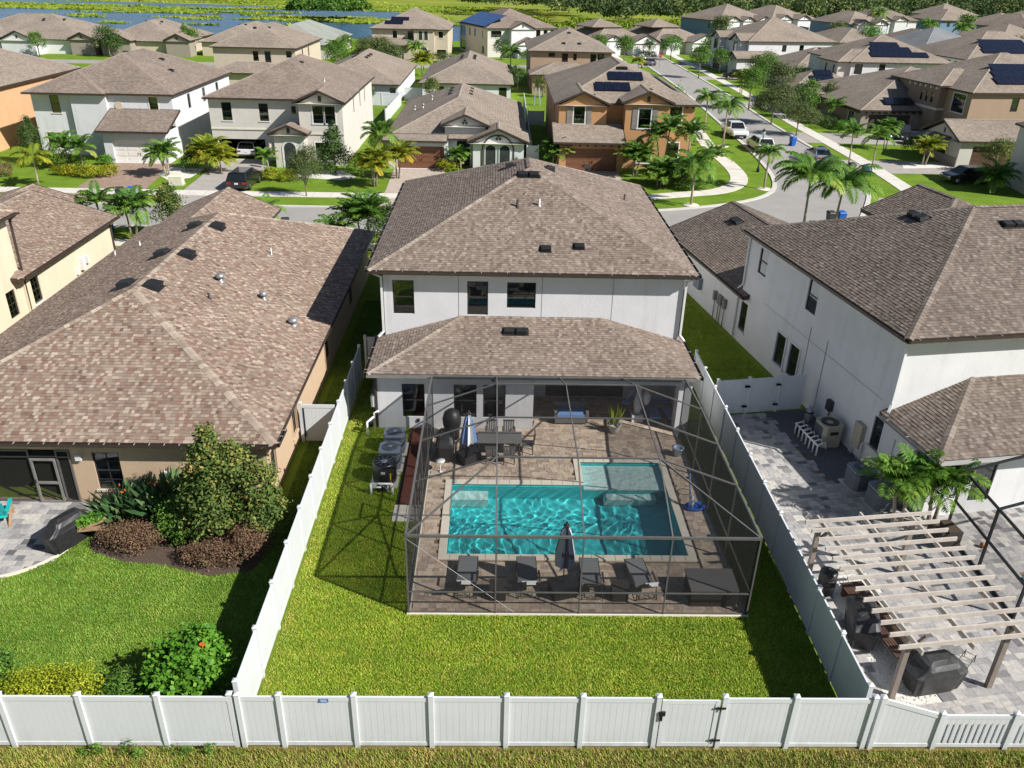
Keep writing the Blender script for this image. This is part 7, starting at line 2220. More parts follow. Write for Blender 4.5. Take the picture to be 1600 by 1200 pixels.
# ------------------------------------------------------------------ plants of the near gardens
tree('magnolia_tree', 'tall olive-green magnolia tree at the corner of the tan house', 'tree', (-9.35, 24.0, 0), [(-.5, 0, 1.6, 1.15, 1.0, 1.35), (-.4, 0, 3.0, .9, .8, .95), (-.35, 0, 4.05, .42, .4, .7), (.45, 0, 3.3, .65, .6, .7), (1.1, .1, 2.2, .8, .75, 1.0), (1.2, .1, 1.1, .9, .8, .9), (-1.05, 0, 2.1, .55, .5, .75)], 7500, .165, .085, 'leaf_magnolia', 41, .1)
bush('loropetalum_bush', 'rounded maroon bush beside the raised herb planter', 'bush', (-12.75, 23.55, 0), [(0, 0, .48, 1.0, .65, .5), (.55, .1, .4, .6, .5, .4)], 3600, .07, .045, 'leaf_maroon', 42)
bush('loropetalum_bush', 'long maroon bush along the lawn below the magnolia', 'bush', (-9.55, 22.75, 0), [(.1, 0, .42, .95, .55, .42), (1.15, .45, .6, .75, .75, .6), (-.75, .05, .35, .5, .45, .36)], 4200, .07, .045, 'leaf_maroon', 43)
bush('green_bush', 'dark green bush between the spiky plants and magnolia', 'bush', (-11.25, 24.2, 0), [(0, 0, .75, .85, .8, .8), (.5, -.4, .4, .6, .5, .45)], 2200, .11, .06, 'leaf_mid', 44)


def spiky(label, loc, n, seed, L0=1.3):
    t = thing('bird_of_paradise', label, 'plant', loc)
    rr = np.random.default_rng(seed); V = []; T = []; st = MB()
    for k in range(n):
        a = rr.uniform(0, 6.28); s = rr.uniform(.1, .95); L = L0 * rr.uniform(.7, 1.15); r0 = rr.uniform(0, .25)
        b = np.array([r0 * math.cos(a), r0 * math.sin(a), 0]); d = np.array([math.cos(a) * s, math.sin(a) * s, 1]); d /= np.linalg.norm(d)
        m = b + d * L * .5; e = m + d * L * .55 + np.array([math.cos(a), math.sin(a), -.35]) * .18 * s
        w = np.cross(d, [math.cos(a + 1.2), math.sin(a + 1.2), .1]); w /= np.linalg.norm(w); q = (m + e) / 2
        V += [m - w * .02, q - w * .085, e, q + w * .085]; T.append(rr.uniform(0, 1))
        st.tube([tuple(b), tuple(m)], [.018, .01], 4, cap=False)
    obj('leaves', numpy_mesh('leaves', np.array(V), 4, ['leaf_bop'], T), None, t); obj('stems', st, ['crownshaft'], t)
    V = []
    for k in range(4):
        c = np.array([rr.uniform(-.3, .3), rr.uniform(-.3, .3), L0 * 1.02]); V.append(leaf_quads(np.repeat(c[None], 4, 0), np.array([[0, 0, 1.]] * 4), .16, .05, rr))
    obj('flower', numpy_mesh('flower', np.concatenate(V), 4, ['petal_orange'], rr.uniform(0, 1, 16)), None, t)


spiky('spiky bird-of-paradise plant behind the herb planter, nearer the grill', (-13.55, 25.0, 0), 230, 45, 1.45)
spiky('tall spiky bird-of-paradise plant under the white wall box', (-12.15, 25.3, 0), 260, 46, 1.7)
sheet('mulch_bed', [[(-14.8, 24.5), (-14.0, 23.2), (-12.8, 22.75), (-11.2, 22.55), (-9.6, 22.0), (-8.2, 22.3), (-7.7, 23.6), (-8.4, 26.2), (-14.9, 26.2)]], .006, 'mulch_dark')
t = bush('hibiscus_bush', 'bright green hibiscus bush with one orange flower by left fence', 'bush', (-8.35, 16.85, 0), [(0, 0, 1.05, 1.1, .85, 1.1), (.3, .1, 1.55, .75, .7, .8), (-.4, -.1, .8, .85, .75, .8)], 2600, .19, .12, 'leaf_bright', 47, spread=.26)
V = leaf_quads(np.array([[.62, -.25, 2.25]] * 7), np.array([[.2, -.8, .6]] * 7), .16, .13, np.random.default_rng(2)); obj('flower', numpy_mesh('flower', V, 4, ['petal_orange'], np.linspace(0, 1, 7)), None, t)
bush('golden_hedge', 'yellow-green rounded hedge bush at the lower left corner', 'bush', (-12.55, 16.45, 0), [(-.05, 0, .6, .85, .6, .7), (.3, .1, .75, .6, .5, .55)], 3400, .07, .045, 'leaf_golden', 48)
bush('golden_hedge', 'yellow-green rounded hedge bush nearer the hibiscus', 'bush', (-11.35, 16.5, 0), [(0, 0, .65, .7, .55, .75), (-.3, 0, .5, .6, .5, .55)], 2800, .07, .045, 'leaf_golden', 49)
bush('firebush', 'dark narrow-leaved shrub between the golden hedge and hibiscus', 'bush', (-10.1, 16.6, 0), [(0, 0, .55, .65, .5, .6), (.5, .2, .35, .5, .4, .4)], 1100, .2, .035, 'leaf_mid', 50)
bush('green_bush', 'leafy green bush at the left edge behind the fence', 'bush', (-14.2, 17.2, 0), [(0, 0, .6, .8, .6, .6)], 1500, .12, .06, 'leaf_mid', 51)
bush('fence_weed', 'low green weeds at the foot of the left back fence', 'weeds', (-9.4, 14.95, 0), [(-.9, 0, .12, .45, .14, .2), (.1, 0, .18, .35, .15, .32), (1.2, .02, .10, .5, .12, .16), (2.1, 0, .16, .25, .12, .25)], 330, .12, .035, 'leaf_mid', 52, stems=False)
# palms of the right patio
palm('patio_palm', 'feathery palm clump in front of the white wing, nearer the air conditioners', (15.55, 25.2, .03), 2.0, 'patio', 61, .92, (-.1, 0), 2, trunk_r=.07)
palm('patio_palm', 'fuller feathery palm clump beside the dark planter cube', (16.85, 25.1, .03), 1.8, 'patio', 62, 1.0, (0, 0), 2, trunk_r=.07)

# ------------------------------------------------------------------ palms and trees across the street
P = [('single yellow-leaved palm on the left front lawn', (-41.4, 75.0), 2.6, 'yellow', 1, 1.0, 1, 'single yellowing palm'),
     ('green palm in front of the white house window, left one', (-41.9, 82.3), 2.4, 'xmas', 2, 1.1, 1, ''), ('green palm in front of the white house window, right one', (-40.2, 81.4), 2.3, 'xmas', 3, 1.1, 1, ''),
     ('three-stemmed palm right of the brick driveway', (-31.7, 80.2), 2.3, 'xmas', 4, 1.05, 3, ''), ('tall bushy yellow-green palm clump left of the open garage', (-28.6, 82.8), 1.7, 'areca_y', 5, 1.25, 3, ''), ('second yellow-green palm clump touching the open garage', (-27.2, 82.0), 1.3, 'areca_y', 6, 1.1, 2, ''),
     ('yellow-green palm clump between grey house and brown garage', (-11.4, 77.6), 2.4, 'areca_y', 7, 1.1, 3, ''), ('tall dark palm behind the yellow-green clump by brown garage', (-11.3, 81.5), 4.0, 'xmas', 8, 1.3, 1, ''), ('golden palm clump left of the brown garage door', (-9.6, 81.0), 2.2, 'areca_y', 9, 1.1, 2, ''),
     ('small palm pair in front of the arched porch of the white house', (-3.7, 85.2), 1.6, 'xmas', 10, .8, 2, ''), ('dense green palm clump left of the orange house garage', (6.2, 87.0), 1.5, 'areca', 11, 1.15, 2, ''),
     ('palm with small crown under the grey house porch', (-22.2, 81.5), 1.7, 'xmas', 12, .8, 1, ''),
     ('green palm clump at the right corner of the orange house, leftmost', (14.2, 83.8), 2.0, 'areca', 13, 1.2, 2, ''), ('tallest palm in front of the orange house gable', (17.0, 84.4), 4.7, 'xmas', 14, 1.3, 2, ''), ('palm leaning right at the orange house corner', (19.3, 83.5), 4.4, 'xmas', 15, 1.3, 1, ''),
     ('low dark palm clump below the orange house corner', (18.4, 79.6), 1.2, 'areca', 16, 1.3, 2, ''), ('feathery palm near the curved walk below orange house', (21.3, 81.6), 2.6, 'xmas', 17, 1.2, 1, ''), ('dark green palm shrub inside the curved walk', (16.0, 79.8), 1.0, 'areca', 18, 1.2, 2, ''),
     ('queen palm on the verge farthest up the side road', (27.3, 110.1), 4.2, 'queen', 19, .75, 1, ''), ('queen palm on the verge beside the white pickup', (27.6, 101.3), 4.6, 'queen', 20, .8, 1, ''), ('queen palm at the bend of the verge beside the road corner', (26.3, 79.6), 3.4, 'queen', 21, .6, 1, ''),
     ('queen palm on the near verge just behind the main roof', (17.7, 72.9), 3.6, 'queen', 22, .8, 1, ''), ('large queen palm standing behind the right roofs, left of the pair', (23.4, 60.2), 5.4, 'queen', 23, 1.0, 1, ''), ('large queen palm standing behind the right roofs, right of the pair', (25.9, 60.8), 4.9, 'queen', 24, .95, 1, ''),
     ('thin-trunked palm on the east verge, left of two', (39.6, 92.3), 3.4, 'xmas', 25, 1.15, 1, ''), ('thin-trunked palm on the east verge, right of two', (40.2, 87.7), 3.8, 'xmas', 26, 1.15, 1, ''), ('bright palm pair before the dark stone garage', (47.4, 101.0), 2.6, 'xmas', 27, 1.0, 2, ''),
     ('golden palm cluster in white gravel by the grey gable', (48.2, 92.5), 2.0, 'areca_y', 28, 1.0, 2, ''), ('palm between stone house and blue car', (47.3, 119.0), 2.5, 'xmas', 29, 1.2, 1, ''), ('yellow-green palm on the verge below the round tree', (42.8, 150.0), 3.4, 'yellow', 30, .9, 2, ''),
     ('golden palm beyond the orange house roof', (28.0, 172.0), 3.0, 'yellow', 31, .9, 1, ''), ('palm row behind the left tan roof, leftmost', (-34.0, 59.8), 2.0, 'xmas', 32, 1.0, 1, ''), ('palm behind the left tan roof, by the bins', (-29.2, 60.2), 2.6, 'xmas', 33, 1.1, 1, ''),
     ('palm behind the left tan roof, nearest the dark bush', (-26.7, 59.4), 2.6, 'xmas', 34, 1.15, 2, ''), ('low palm at the far left on the near verge', (-38.8, 62.0), 1.6, 'xmas', 35, .9, 2, ''), ('palm peeking over the garage gable of the tan house', (-17.4, 62.0), 1.7, 'xmas', 36, .9, 1, ''),
     ('feathery palm between the tan roof and main house', (-9.4, 58.0), 2.5, 'areca', 37, 1.25, 2, ''), ('palm shrub at the left of the front path of the main house', (-11.2, 57.2), 1.7, 'xmas', 38, 1.1, 1, ''),
     ('tall palm high above far right roofs', (112.0, 262), 9.0, 'queen', 39, 1.2, 1, ''), ('palm clump above far right roofs, left', (128.0, 262), 6.5, 'queen', 40, 1.2, 1, ''), ('palm clump above far right roofs, right', (136.0, 258), 6.0, 'queen', 41, 1.2, 1, ''),
     ('palm beside the taupe two-storey house', (-32.5, 180.0), 3.5, 'xmas', 42, 1.5, 2, ''), ('palm in front of the tan arched-entry house', (-17.5, 189.0), 3.0, 'queen', 43, .9, 1, ''), ('palm left of the brown two-storey house', (2.8, 172.0), 4.0, 'queen', 44, .9, 1, ''), ('palm at the right edge by the black car', (49.5, 80.5), 1.5, 'xmas', 45, 1.2, 2, ''),
     ('golden palm between the small white houses', (-14.0, 165.0), 3.0, 'areca_y', 46, 1.4, 2, ''), ('low palm by the left corner of the right garage roof', (11.6, 62.5), 1.3, 'xmas', 47, .9, 1, '')]
for lb, (x, y), hg, st, sd, s_, ns, _ in P:
    palm('palm_tree', lb, (x, y, 0), hg, st, sd, s_, (R.uniform(-.2, .2), R.uniform(-.2, .2)), ns, 'palms of the neighbourhood', .1 if st == 'queen' else .075)
for lb, x, y in (('pale mulch ring round the queen palm by the road corner', 26.3, 79.6), ('pale mulch ring round the queen palm behind the main roof', 17.7, 72.9), ('pale mulch ring round the palm by the white pickup', 27.6, 101.3)):
    g = MB(); g.lathe([(.75, 0), (.7, .05), (.05, .08)], (x, y, 0), 14); o = obj('tree_ring', g, ['coping']); tag(o, lb, 'tree ring', 'pale rings round the verge palms')

TR = [('small oak with grey-green crown on the verge before grey house', (-16.9, 73.4), [(0, 0, 2.6, 1.5, 1.3, 1.6), (.5, 0, 3.5, 1.0, .9, 1.0), (-.6, .1, 2.0, 1.1, 1.0, 1.0)], 2300, .16, .06, 'leaf_olive', .07),
      ('dark magnolia tree at the right corner of grey house', (-16.0, 82.8), [(0, 0, 1.6, 1.6, 1.2, 1.4), (0, 0, 3.2, .9, .8, 1.2), (.1, 0, 4.4, .45, .4, .7)], 2000, .22, .11, 'leaf_dark', .1),
      ('narrow dark evergreen left of the white house', (-46.4, 84.5), [(0, 0, 2.2, 1.1, 1.0, 1.9), (0, 0, 3.8, .5, .5, .9)], 1500, .18, .08, 'leaf_dark', .1),
      ('dark leafy tree behind the ridge of the tan roof', (-24.2, 60.4), [(0, 0, 2.0, 1.2, 1.1, 1.5), (0, .1, 3.2, .7, .7, .7)], 1500, .2, .1, 'leaf_magnolia', .1),
      ('dark bushy tree squeezed between main roof and street', (-7.9, 57.4), [(0, 0, 1.6, 1.6, 1.5, 1.4), (.5, .2, 2.6, 1.0, 1.0, 1.0)], 1800, .18, .08, 'leaf_dark', .1),
      ('broad oak beside the side road on the east verge', (38.6, 118.3), [(0, 0, 3.0, 2.6, 2.4, 1.9), (1.5, .5, 3.8, 1.8, 1.7, 1.5), (-1.5, 0, 2.6, 1.7, 1.6, 1.3)], 3000, .26, .11, 'leaf_olive', .12),
      ('loose pale oak on the verge behind the blue bin', (39.3, 109.6), [(0, 0, 2.8, 2.2, 2.0, 1.2), (1.5, 0, 2.4, 1.4, 1.3, .9)], 1800, .24, .09, 'leaf_olive', .09),
      ('green tree between oak and blue car', (45.0, 124.0), [(0, 0, 2.8, 2.0, 1.9, 2.0), (.5, 0, 4.4, 1.2, 1.1, 1.1)], 1600, .26, .12, 'leaf_mid', .12),
      ('clipped round tree on the verge, third up the side road', (38.9, 131.0), [(0, 0, 4.3, 1.9, 1.9, 1.9)], 1700, .24, .12, 'leaf_mid', .12),
      ('clipped round tree beside the road junction, by the stop sign', (40.2, 172.0), [(0, 0, 4.2, 2.0, 2.0, 1.9)], 1400, .3, .14, 'leaf_mid', .14), ('clipped round tree in front of white house with shutters', (49.2, 158.5), [(0, 0, 3.6, 2.4, 2.4, 2.6)], 1700, .28, .13, 'leaf_mid', .14),
      ('dark tree beside the white shuttered house garage', (52.8, 150.5), [(0, 0, 2.5, 2.2, 2.2, 2.3)], 1300, .28, .12, 'leaf_dark', .12), ('round green tree at the far junction left side', (29.2, 200.5), [(0, 0, 3.8, 2.2, 2.2, 1.8)], 1100, .34, .16, 'leaf_mid', .15),
      ('green street tree in front of the far tan houses, left', (41.5, 208.5), [(0, 0, 3.3, 2.6, 2.2, 2.0)], 1100, .34, .16, 'leaf_bright', .15), ('green street tree in front of the far tan houses, right', (50.0, 205.0), [(0, 0, 3.3, 2.8, 2.4, 2.0)], 1100, .34, .16, 'leaf_mid', .15),
      ('dark round tree in front of the far left tan houses', (-81.8, 187.0), [(0, 0, 3.6, 2.8, 2.6, 2.6), (1.2, 0, 2.8, 1.8, 1.6, 1.8)], 1600, .36, .16, 'leaf_dark', .2),
      ('leafy tree between taupe house and small white house', (-27.0, 186.0), [(0, 0, 3.0, 3.2, 2.5, 2.2), (2.8, .5, 3.2, 2.4, 2.2, 2.0)], 1900, .36, .15, 'leaf_olive', .2), ('darker tree right of the taupe house', (-31.0, 172.0), [(0, 0, 2.6, 2.6, 2.4, 2.4)], 1400, .34, .15, 'leaf_mid', .2),
      ('big leafy tree at the tan arched-entry house corner', (-22.0, 181.0), [(0, 0, 2.4, 2.4, 2.0, 1.8)], 1200, .34, .15, 'leaf_olive', .18), ('small magnolia beside the screened white house', (-9.6, 129.2), [(0, 0, 2.4, 1.2, 1.1, 1.5)], 800, .24, .12, 'leaf_magnolia', .1), ('small round-headed tree by the white cross fence', (-18.6, 124.5), [(0, 0, 2.4, 1.1, 1.0, .9)], 700, .24, .1, 'leaf_olive', .08),
      ('narrow shrub tree beside brown house lower wall', (7.6, 140.5), [(0, 0, 1.8, 1.4, 1.2, 1.7)], 900, .24, .1, 'leaf_magnolia', .1), ('tree with reddish leaves in front of the red-brown garage', (54.0, 88.6), [(0, 0, 2.3, 1.7, 1.5, 1.4)], 1300, .2, .1, 'leaf_magnolia', .1),
      ('tall shrub in front of the stone house entry', (49.8, 127.5), [(0, 0, 2.4, 1.5, 1.4, 2.2)], 900, .24, .11, 'leaf_olive', .1), ('round yellow-green tree near the far gabled houses', (103, 243), [(0, 0, 4.0, 3.2, 3.0, 3.0)], 900, .5, .22, 'leaf_bright', .2),
      ('large grey-green tree behind the slate roof', (113, 196), [(0, 0, 4.0, 5.0, 4.0, 3.5), (5, 1, 4.2, 4.0, 3.5, 3.2)], 2200, .5, .2, 'leaf_olive', .3), ('broad green tree right of the slate roof', (128, 204), [(0, 0, 4.6, 5.5, 4.5, 4.2), (6, 1, 5, 4.5, 4, 4)], 2400, .5, .2, 'leaf_mid', .3), ('dark green tree at the upper right corner', (150, 216), [(0, 0, 5, 5.0, 4.5, 5)], 1600, .5, .2, 'leaf_dark', .3)]
for i, (lb, (x, y), bl, n, l_, w_, m_, r_) in enumerate(TR):
    tree('garden_tree', lb, 'tree', (x, y, 0), bl, int(n * (1.7 if m_ == 'leaf_olive' else 1.2)), l_, w_, m_, 100 + i, r_, 'trunk_grey', 'trees along the streets')
BS = [('clipped golden hedge curving round the left front bed', (-38.6, 79.4), [(-2.2, .3, .45, 1.5, .7, .55), (0, -.5, .5, 1.5, .7, .6), (1.6, .3, .5, 1.0, .8, .6)], 2600, 'leaf_yellow'), ('green shrubs under the white house left windows', (-43.6, 83.2), [(0, 0, .8, 2.2, 1.0, .9), (2, -.5, .6, 1.2, 1, .7)], 1500, 'leaf_mid'),
      ('low green hedge left of the white garage door', (-39.4, 84.6), [(0, 0, .5, .8, .6, .55)], 600, 'leaf_bright'), ('dark shrub cluster right of the brick driveway', (-30.2, 82.8), [(0, 0, .8, 1.0, .9, .9)], 900, 'leaf_dark'),
      ('golden shrubs at the foot of the grey house porch', (-20.9, 79.2), [(-.6, 0, .55, .9, .7, .6), (1.0, -.2, .5, .8, .7, .55)], 1300, 'leaf_yellow'), ('green shrubs along the grey house front bed', (-18.3, 82.2), [(0, 0, .7, 1.2, .8, .8), (1.6, .3, .5, .9, .7, .6)], 1200, 'leaf_mid'),
      ('large dark shrub between grey house and palms', (-13.4, 82.0), [(0, 0, 1.1, 1.5, 1.2, 1.2)], 1200, 'leaf_mid'), ('small reddish shrub at the far left lawn edge', (-46.6, 79.0), [(0, 0, .6, .9, .8, .7)], 600, 'leaf_maroon'), ('golden shrub beside the arched white porch', (-5.2, 84.6), [(0, 0, .6, .8, .6, .65), (.9, .2, .5, .6, .5, .5)], 800, 'leaf_yellow'),
      ('flowering shrub under the arched window pair', (2.2, 84.4), [(0, 0, .7, .7, .6, .8)], 500, 'leaf_olive'), ('dark shrub bed below the orange house corner', (16.5, 81.5), [(0, 0, .6, 1.8, 1.2, .7), (2.5, .5, .6, 1.6, 1.1, .7)], 1800, 'leaf_dark'), ('shrubs beside the curved walk', (20.2, 78.9), [(0, 0, .6, 1.1, .9, .7), (-1.8, -.4, .5, 1.0, .8, .55)], 1200, 'leaf_mid'),
      ('dark rounded hedge in front of the blue car', (45.5, 116.0), [(0, 0, .8, 1.8, 1.5, .9), (1.5, 3, .8, 1.6, 1.5, .9)], 1200, 'leaf_dark'), ('yellow-topped hedge by the stone house windows', (46.8, 109.8), [(0, 0, .7, 1.3, 1.2, .75), (-.5, 2.2, .8, 1.2, 1.1, .9)], 1100, 'leaf_bright'), ('dark shrub beside the parked black sedan', (50.2, 100.2), [(0, 0, .9, 1.2, 1.1, 1.0)], 800, 'leaf_dark'),
      ('low hedge along the far tan houses', (36.5, 211.5), [(0, 0, .8, 3, 1.2, .9)], 700, 'leaf_dark'), ('reddish shrub at the far road junction', (49.8, 190.5), [(0, 0, 1.2, 1.6, 1.4, 1.3)], 600, 'leaf_magnolia'), ('shrub bed at tan arched-entry house', (-11.8, 191.5), [(0, 0, 1, 3, 1.4, 1.1)], 800, 'leaf_olive'), ('shrubs in front of the white solar-roof house', (8.5, 203.5), [(0, 0, 1, 3, 1.2, 1.2)], 800, 'leaf_mid'), ('dark shrub under the right edge palm', (52.5, 84.6), [(0, 0, .9, 1.6, 1.3, 1.0)], 900, 'leaf_dark')]
for i, (lb, (x, y), bl, n, m_) in enumerate(BS): bush('garden_shrub', lb, 'shrub', (x, y, 0), bl, n, .16 if y < 130 else .3, .08 if y < 130 else .14, m_, 200 + i, 'shrubs in the front gardens', stems=False)
sheet('gravel_bed', [[(-33, 81), (-30.8, 78.2), (-29.3, 79.6), (-29.2, 83.5), (-32.6, 84)], [(-19.5, 80.8), (-15, 79.8), (-13.6, 81.2), (-15.5, 84), (-19.4, 84)], [(45, 90.5), (50.8, 91.4), (50.8, 93), (45.8, 92.4)]], .012, 'white_gravel')
# ------------------------------------------------------------------ far wood, marsh and island
rng = np.random.default_rng(77)


def mass(name, label, cat, pts, hgt, rad_, n, ln, mat, seed):
    """far vegetation read as one mass: leaf clumps over many crowns"""
    r = np.random.default_rng(seed); k = len(pts); pts = np.array(pts); V = []; T = []
    hs = hgt * r.uniform(.7, 1.15, k); ct = np.clip(r.normal(.45, .22, k), 0, 1)
    idx = r.integers(0, k, n); u = r.normal(size=(n, 3)); u /= np.linalg.norm(u, axis=1)[:, None]; u[:, 2] = np.abs(u[:, 2]) * 1.15 - .25
    rr = r.uniform(.6, 1.0, (n, 1)); lump = 1 + .25 * np.sin(u[:, :1] * 7 + idx[:, None]) * np.cos(u[:, 1:2] * 6 + idx[:, None] * 2)
    C = np.column_stack([pts[idx, 0], pts[idx, 1], hs[idx] * .55]) + u * rr * lump * np.column_stack([np.full(n, rad_), np.full(n, rad_), hs[idx] * .48])
    C[:, 2] = np.maximum(C[:, 2], .1)
    V = leaf_quads(C, u + np.array([0, 0, .5]), ln, ln * .55, r); T = np.clip(ct[idx] + r.normal(0, .17, n), 0, 1)
    o = obj(name, numpy_mesh(name, V, 4, [mat], T), None, None, 'stuff'); return tag(o, label, cat)


pts = [(rng.uniform(20, 330), 0) for _ in range(330)]
pts = [(x + rng.uniform(-6, 6), 300 + (x - 20) * .42 + rng.uniform(0, 75) + (40 if x < 40 else 0)) for x, _ in pts]
pts += [(rng.uniform(-20, 40), rng.uniform(385, 470)) for _ in range(60)]
mass('wood', 'dense dark wood along the top centre of the picture', 'wood', pts, 12, 5.2, 70000, 1.25, 'leaf_forest', 5)
pts = [(rng.uniform(-300, 900), rng.uniform(560, 680)) for _ in range(420)]
mass('distant_wood', 'distant tree belt beyond the meadow', 'wood', pts, 13, 9, 26000, 2.6, 'leaf_forest', 6)
pts = [(rng.uniform(150, 420), rng.uniform(420, 520)) for _ in range(150)]
mass('distant_wood', 'dark tree line above the far right roofs', 'wood', pts, 8, 7, 14000, 1.8, 'leaf_forest', 8)
pts = [(rng.normal(-59, 7), rng.normal(331, 6)) for _ in range(16)]
mass('island_trees', 'tree clump on the small marsh island', 'tree clump', pts, 9, 4.2, 6500, 1.0, 'leaf_mid', 7)
pts = [(rng.uniform(-20, 45) + t_, 292 + t_ * .35 + rng.uniform(-4, 16)) for t_ in rng.uniform(0, 30, 40)]
mass('bank_shrubs', 'yellow-green shrubs along the far water bank', 'shrubs', pts, 4, 4, 7000, 1.0, 'leaf_marsh', 9)
# reed beds: irregular low mats of upright blades over the water
V = []; T = []


def reeds(cx, cy, rx, ry, n, h, tone):
    a = rng.uniform(0, 6.283, n); r = np.sqrt(rng.uniform(0, 1, n)) * (1 + .22 * np.sin(a * 3 + cx) + .15 * np.sin(a * 7 + cy))
    C = np.column_stack([cx + rx * r * np.cos(a), cy + ry * r * np.sin(a), np.full(n, .25)])
    V.append(leaf_quads(C, np.array([[0, -.3, 1.0]] * n), h * 2.2, h * 1.3, rng, .35)); T.append(np.clip(tone + rng.normal(0, .22, n), 0, 1))


reeds(-59, 331, 24, 14, 2600, .9, .6)
for k in range(30): reeds(rng.uniform(-300, -75), rng.uniform(352, 402), rng.uniform(10, 30), rng.uniform(2.5, 7), 420, .8, rng.uniform(.3, .7))
for k in range(26): reeds(rng.uniform(-360, -60), rng.uniform(440, 500), rng.uniform(16, 44), rng.uniform(4, 11), 420, .9, rng.uniform(.3, .8))
for k in range(20): reeds(rng.uniform(-100, -5), rng.uniform(410, 460), rng.uniform(12, 30), rng.uniform(4, 9), 320, .9, rng.uniform(.3, .8))
for k in range(40): reeds(rng.uniform(-280, -40), rng.uniform(282, 352), rng.uniform(3, 12), rng.uniform(.8, 2.4), 70, .7, rng.uniform(.3, .8))
for k in range(18): reeds(-15 + k * 3.2 + rng.uniform(-2, 2), 330 - k * 3.4 + rng.uniform(-3, 3), 9, 5, 260, .8, .5)
o = obj('reed_bed', numpy_mesh('reed_bed', np.concatenate(V), 4, ['leaf_marsh'], np.concatenate(T)), None, None, 'stuff'); tag(o, 'bright green reed beds floating over the marsh water', 'reeds')

# ------------------------------------------------------------------ grass blades on the near lawns
def grass(name, label, areas, dens, mat, ln, seed, hole=None, edge=None):
    r = np.random.default_rng(seed); P = []
    for x0, x1, y0, y1 in areas:
        n = int((x1 - x0) * (y1 - y0) * dens); P.append(np.column_stack([r.uniform(x0, x1, n), r.uniform(y0, y1, n)]))
    P = np.concatenate(P)
    if hole is not None: P = P[~hole(P[:, 0], P[:, 1])]
    n = len(P); a = r.uniform(0, 6.283, n); lean = r.uniform(.25, 1.1, n); L = ln * r.uniform(.6, 1.35, n)
    d = np.column_stack([np.cos(a) * lean, np.sin(a) * lean, np.ones(n)]); d /= np.linalg.norm(d, axis=1)[:, None]
    w = np.column_stack([-np.sin(a), np.cos(a), np.zeros(n)]) * (.011 + .006 * r.random(n))[:, None]
    B = np.column_stack([P, np.zeros(n)])
    V = np.stack([B - w, B + w, B + d * L[:, None]], axis=1).reshape(-1, 3)
    t_ = np.clip(r.normal(.42, .2, n), 0, .9)
    if edge is not None:
        e = edge(P[:, 0], P[:, 1]); t_ = np.where(r.random(n) < e, r.uniform(.85, 1, n), t_)
    o = obj(name, numpy_mesh(name, V, 3, [mat], t_), None, None, 'stuff'); return tag(o, label, 'grass')


def patch(x, y): return np.clip(.5 + .5 * np.sin(x * 1.7 + 2 * np.sin(y * .9)) * np.sin(y * 1.3 + x * .4), 0, 1)


grass('lawn_grass', 'sunlit green grass of the middle yard around the cage', [(-6.5, 10.1, 15.35, 20.2), (-6.5, -2.7, 20.2, 32.2), (8.5, 10.1, 20.2, 33.5), (-6.5, -5.2, 32.2, 38)], 1500, 'grass_blade', .06, 1,
      lambda x, y: ((x > -3.7) & (y > 25.1) & (y < 32.3) & (x < -2.6)) | ((x > -4.8) & (x < -3.7) & (y > 27.3) & (y < 31.0)),
      lambda x, y: .55 * np.exp(-(x + 6.5) / .28) + .22 * patch(x, y) * np.exp(-(y - 15.3) / 2.2) + .05)
PB = [(-26, 20.5), (-17.2, 21.6), (-15.9, 22.1), (-15.1, 23.0), (-14.85, 23.9), (-14.9, 24.8)]
grass('lawn_grass', 'lush green grass of the left garden', [(-19, -6.75, 15.4, 26.2), (-8.3, -6.75, 26.2, 40), (-8.2, -5.3, 40, 48)], 1200, 'grass_blade_left', .075, 2,
      lambda x, y: ((x < -14.75) & (y > np.interp(x, [-26, -17.2, -15.9, -15.1, -14.8], [20.4, 21.5, 22.0, 22.9, 24.0]))) | ((x > -14.3) & (x < -8.0) & (y > np.interp(x, [-14.3, -12.8, -11.2, -9.6, -8.2], [23.4, 22.75, 22.55, 22.0, 22.3]))) | (y > 24.3) & (x < -8.3))
grass('verge_grass', 'dry brown and green grass outside the back fence', [(-15, 17, 12.6, 15.1)], 900, 'grass_blade_dry', .12, 3, None, None)
grass('lawn_grass', 'shaded grass strip between the main house and right house', [(9.0, 14.6, 34.6, 56)], 420, 'grass_blade', .10, 4, lambda x, y: x > 15.9 - .164 * (y - 28.4) - .05)
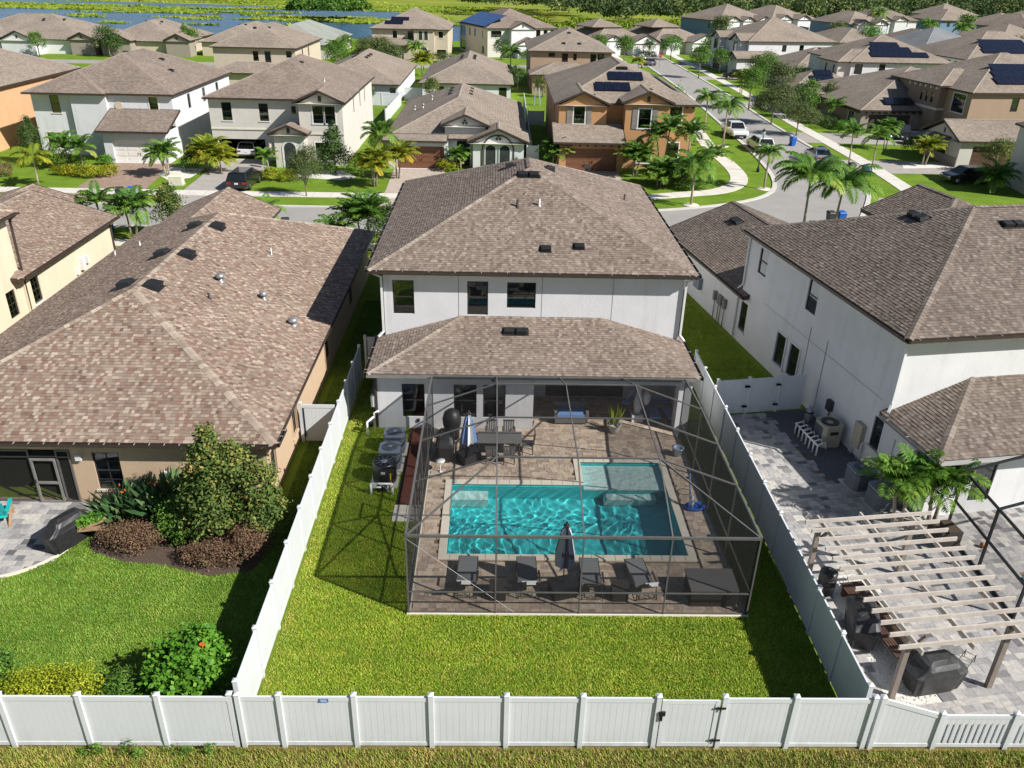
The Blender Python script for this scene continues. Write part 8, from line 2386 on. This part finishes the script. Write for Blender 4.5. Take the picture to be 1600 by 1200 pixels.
# more street trees among the far houses
R9 = random.Random(9)
MORE = [('beside the white shuttered house driveway', (46.6, 181.5), 'leaf_mid'), ('between the low tan roof and shuttered house', (52.5, 176.5), 'leaf_olive'), ('before the low tan roof house', (50.6, 165.2), 'leaf_bright'), ('at the cream garage corner', (47.2, 142.0), 'leaf_olive'), ('left of the far tan tower house', (24.5, 211.5), 'leaf_mid'),
        ('between the two far tan tower houses', (37.5, 216.0), 'leaf_dark'), ('right of the far tan tower houses', (57.6, 224.0), 'leaf_mid'), ('before the blue-sided white house', (63.5, 250.0), 'leaf_olive'), ('before the gabled house at the wood edge', (83.0, 262.0), 'leaf_mid'), ('among the top right gabled houses', (98.0, 254.0), 'leaf_olive'),
        ('behind the grey and white solar house', (80.0, 167.0), 'leaf_mid'), ('behind the dark brown tower house', (84.0, 136.0), 'leaf_olive'), ('left of the brown two-storey house', (3.6, 146.0), 'leaf_dark'), ('behind the orange house', (21.8, 121.0), 'leaf_mid'), ('between orange house and side road', (24.4, 118.5), 'leaf_bright'),
        ('at the white solar-roof house front', (1.2, 199.5), 'leaf_dark'), ('at the green-roofed house corner', (-34.5, 200.0), 'leaf_mid'), ('left of the green-roofed house', (-56.0, 200.0), 'leaf_olive'), ('beside the low stone-entry house', (-67.5, 196.0), 'leaf_mid'), ('near the far left gables', (-95.0, 184.0), 'leaf_mid'),
        ('at the far top right corner roofs', (172.0, 250.0), 'leaf_olive'), ('behind the white and navy gabled house', (150.0, 282.0), 'leaf_mid'), ('near the long tan roof at top right', (190.0, 330.0), 'leaf_dark'), ('above the slate roof, leftmost', (96.0, 208.0), 'leaf_mid')]
for i, (wh, (x, y), m_) in enumerate(MORE):
    s = R9.uniform(.8, 1.25) * (1 if y < 240 else 1.5)
    tree('garden_tree', 'leafy street tree ' + wh, 'tree', (x, y, 0), [(0, 0, 2.9 * s, 2.0 * s, 1.9 * s, 1.9 * s), (R9.uniform(-1, 1), .3, 3.8 * s, 1.2 * s, 1.2 * s, 1.1 * s)], 900, .34 * s, .15 * s, m_, 300 + i, .13, 'trunk_grey', 'trees along the streets')
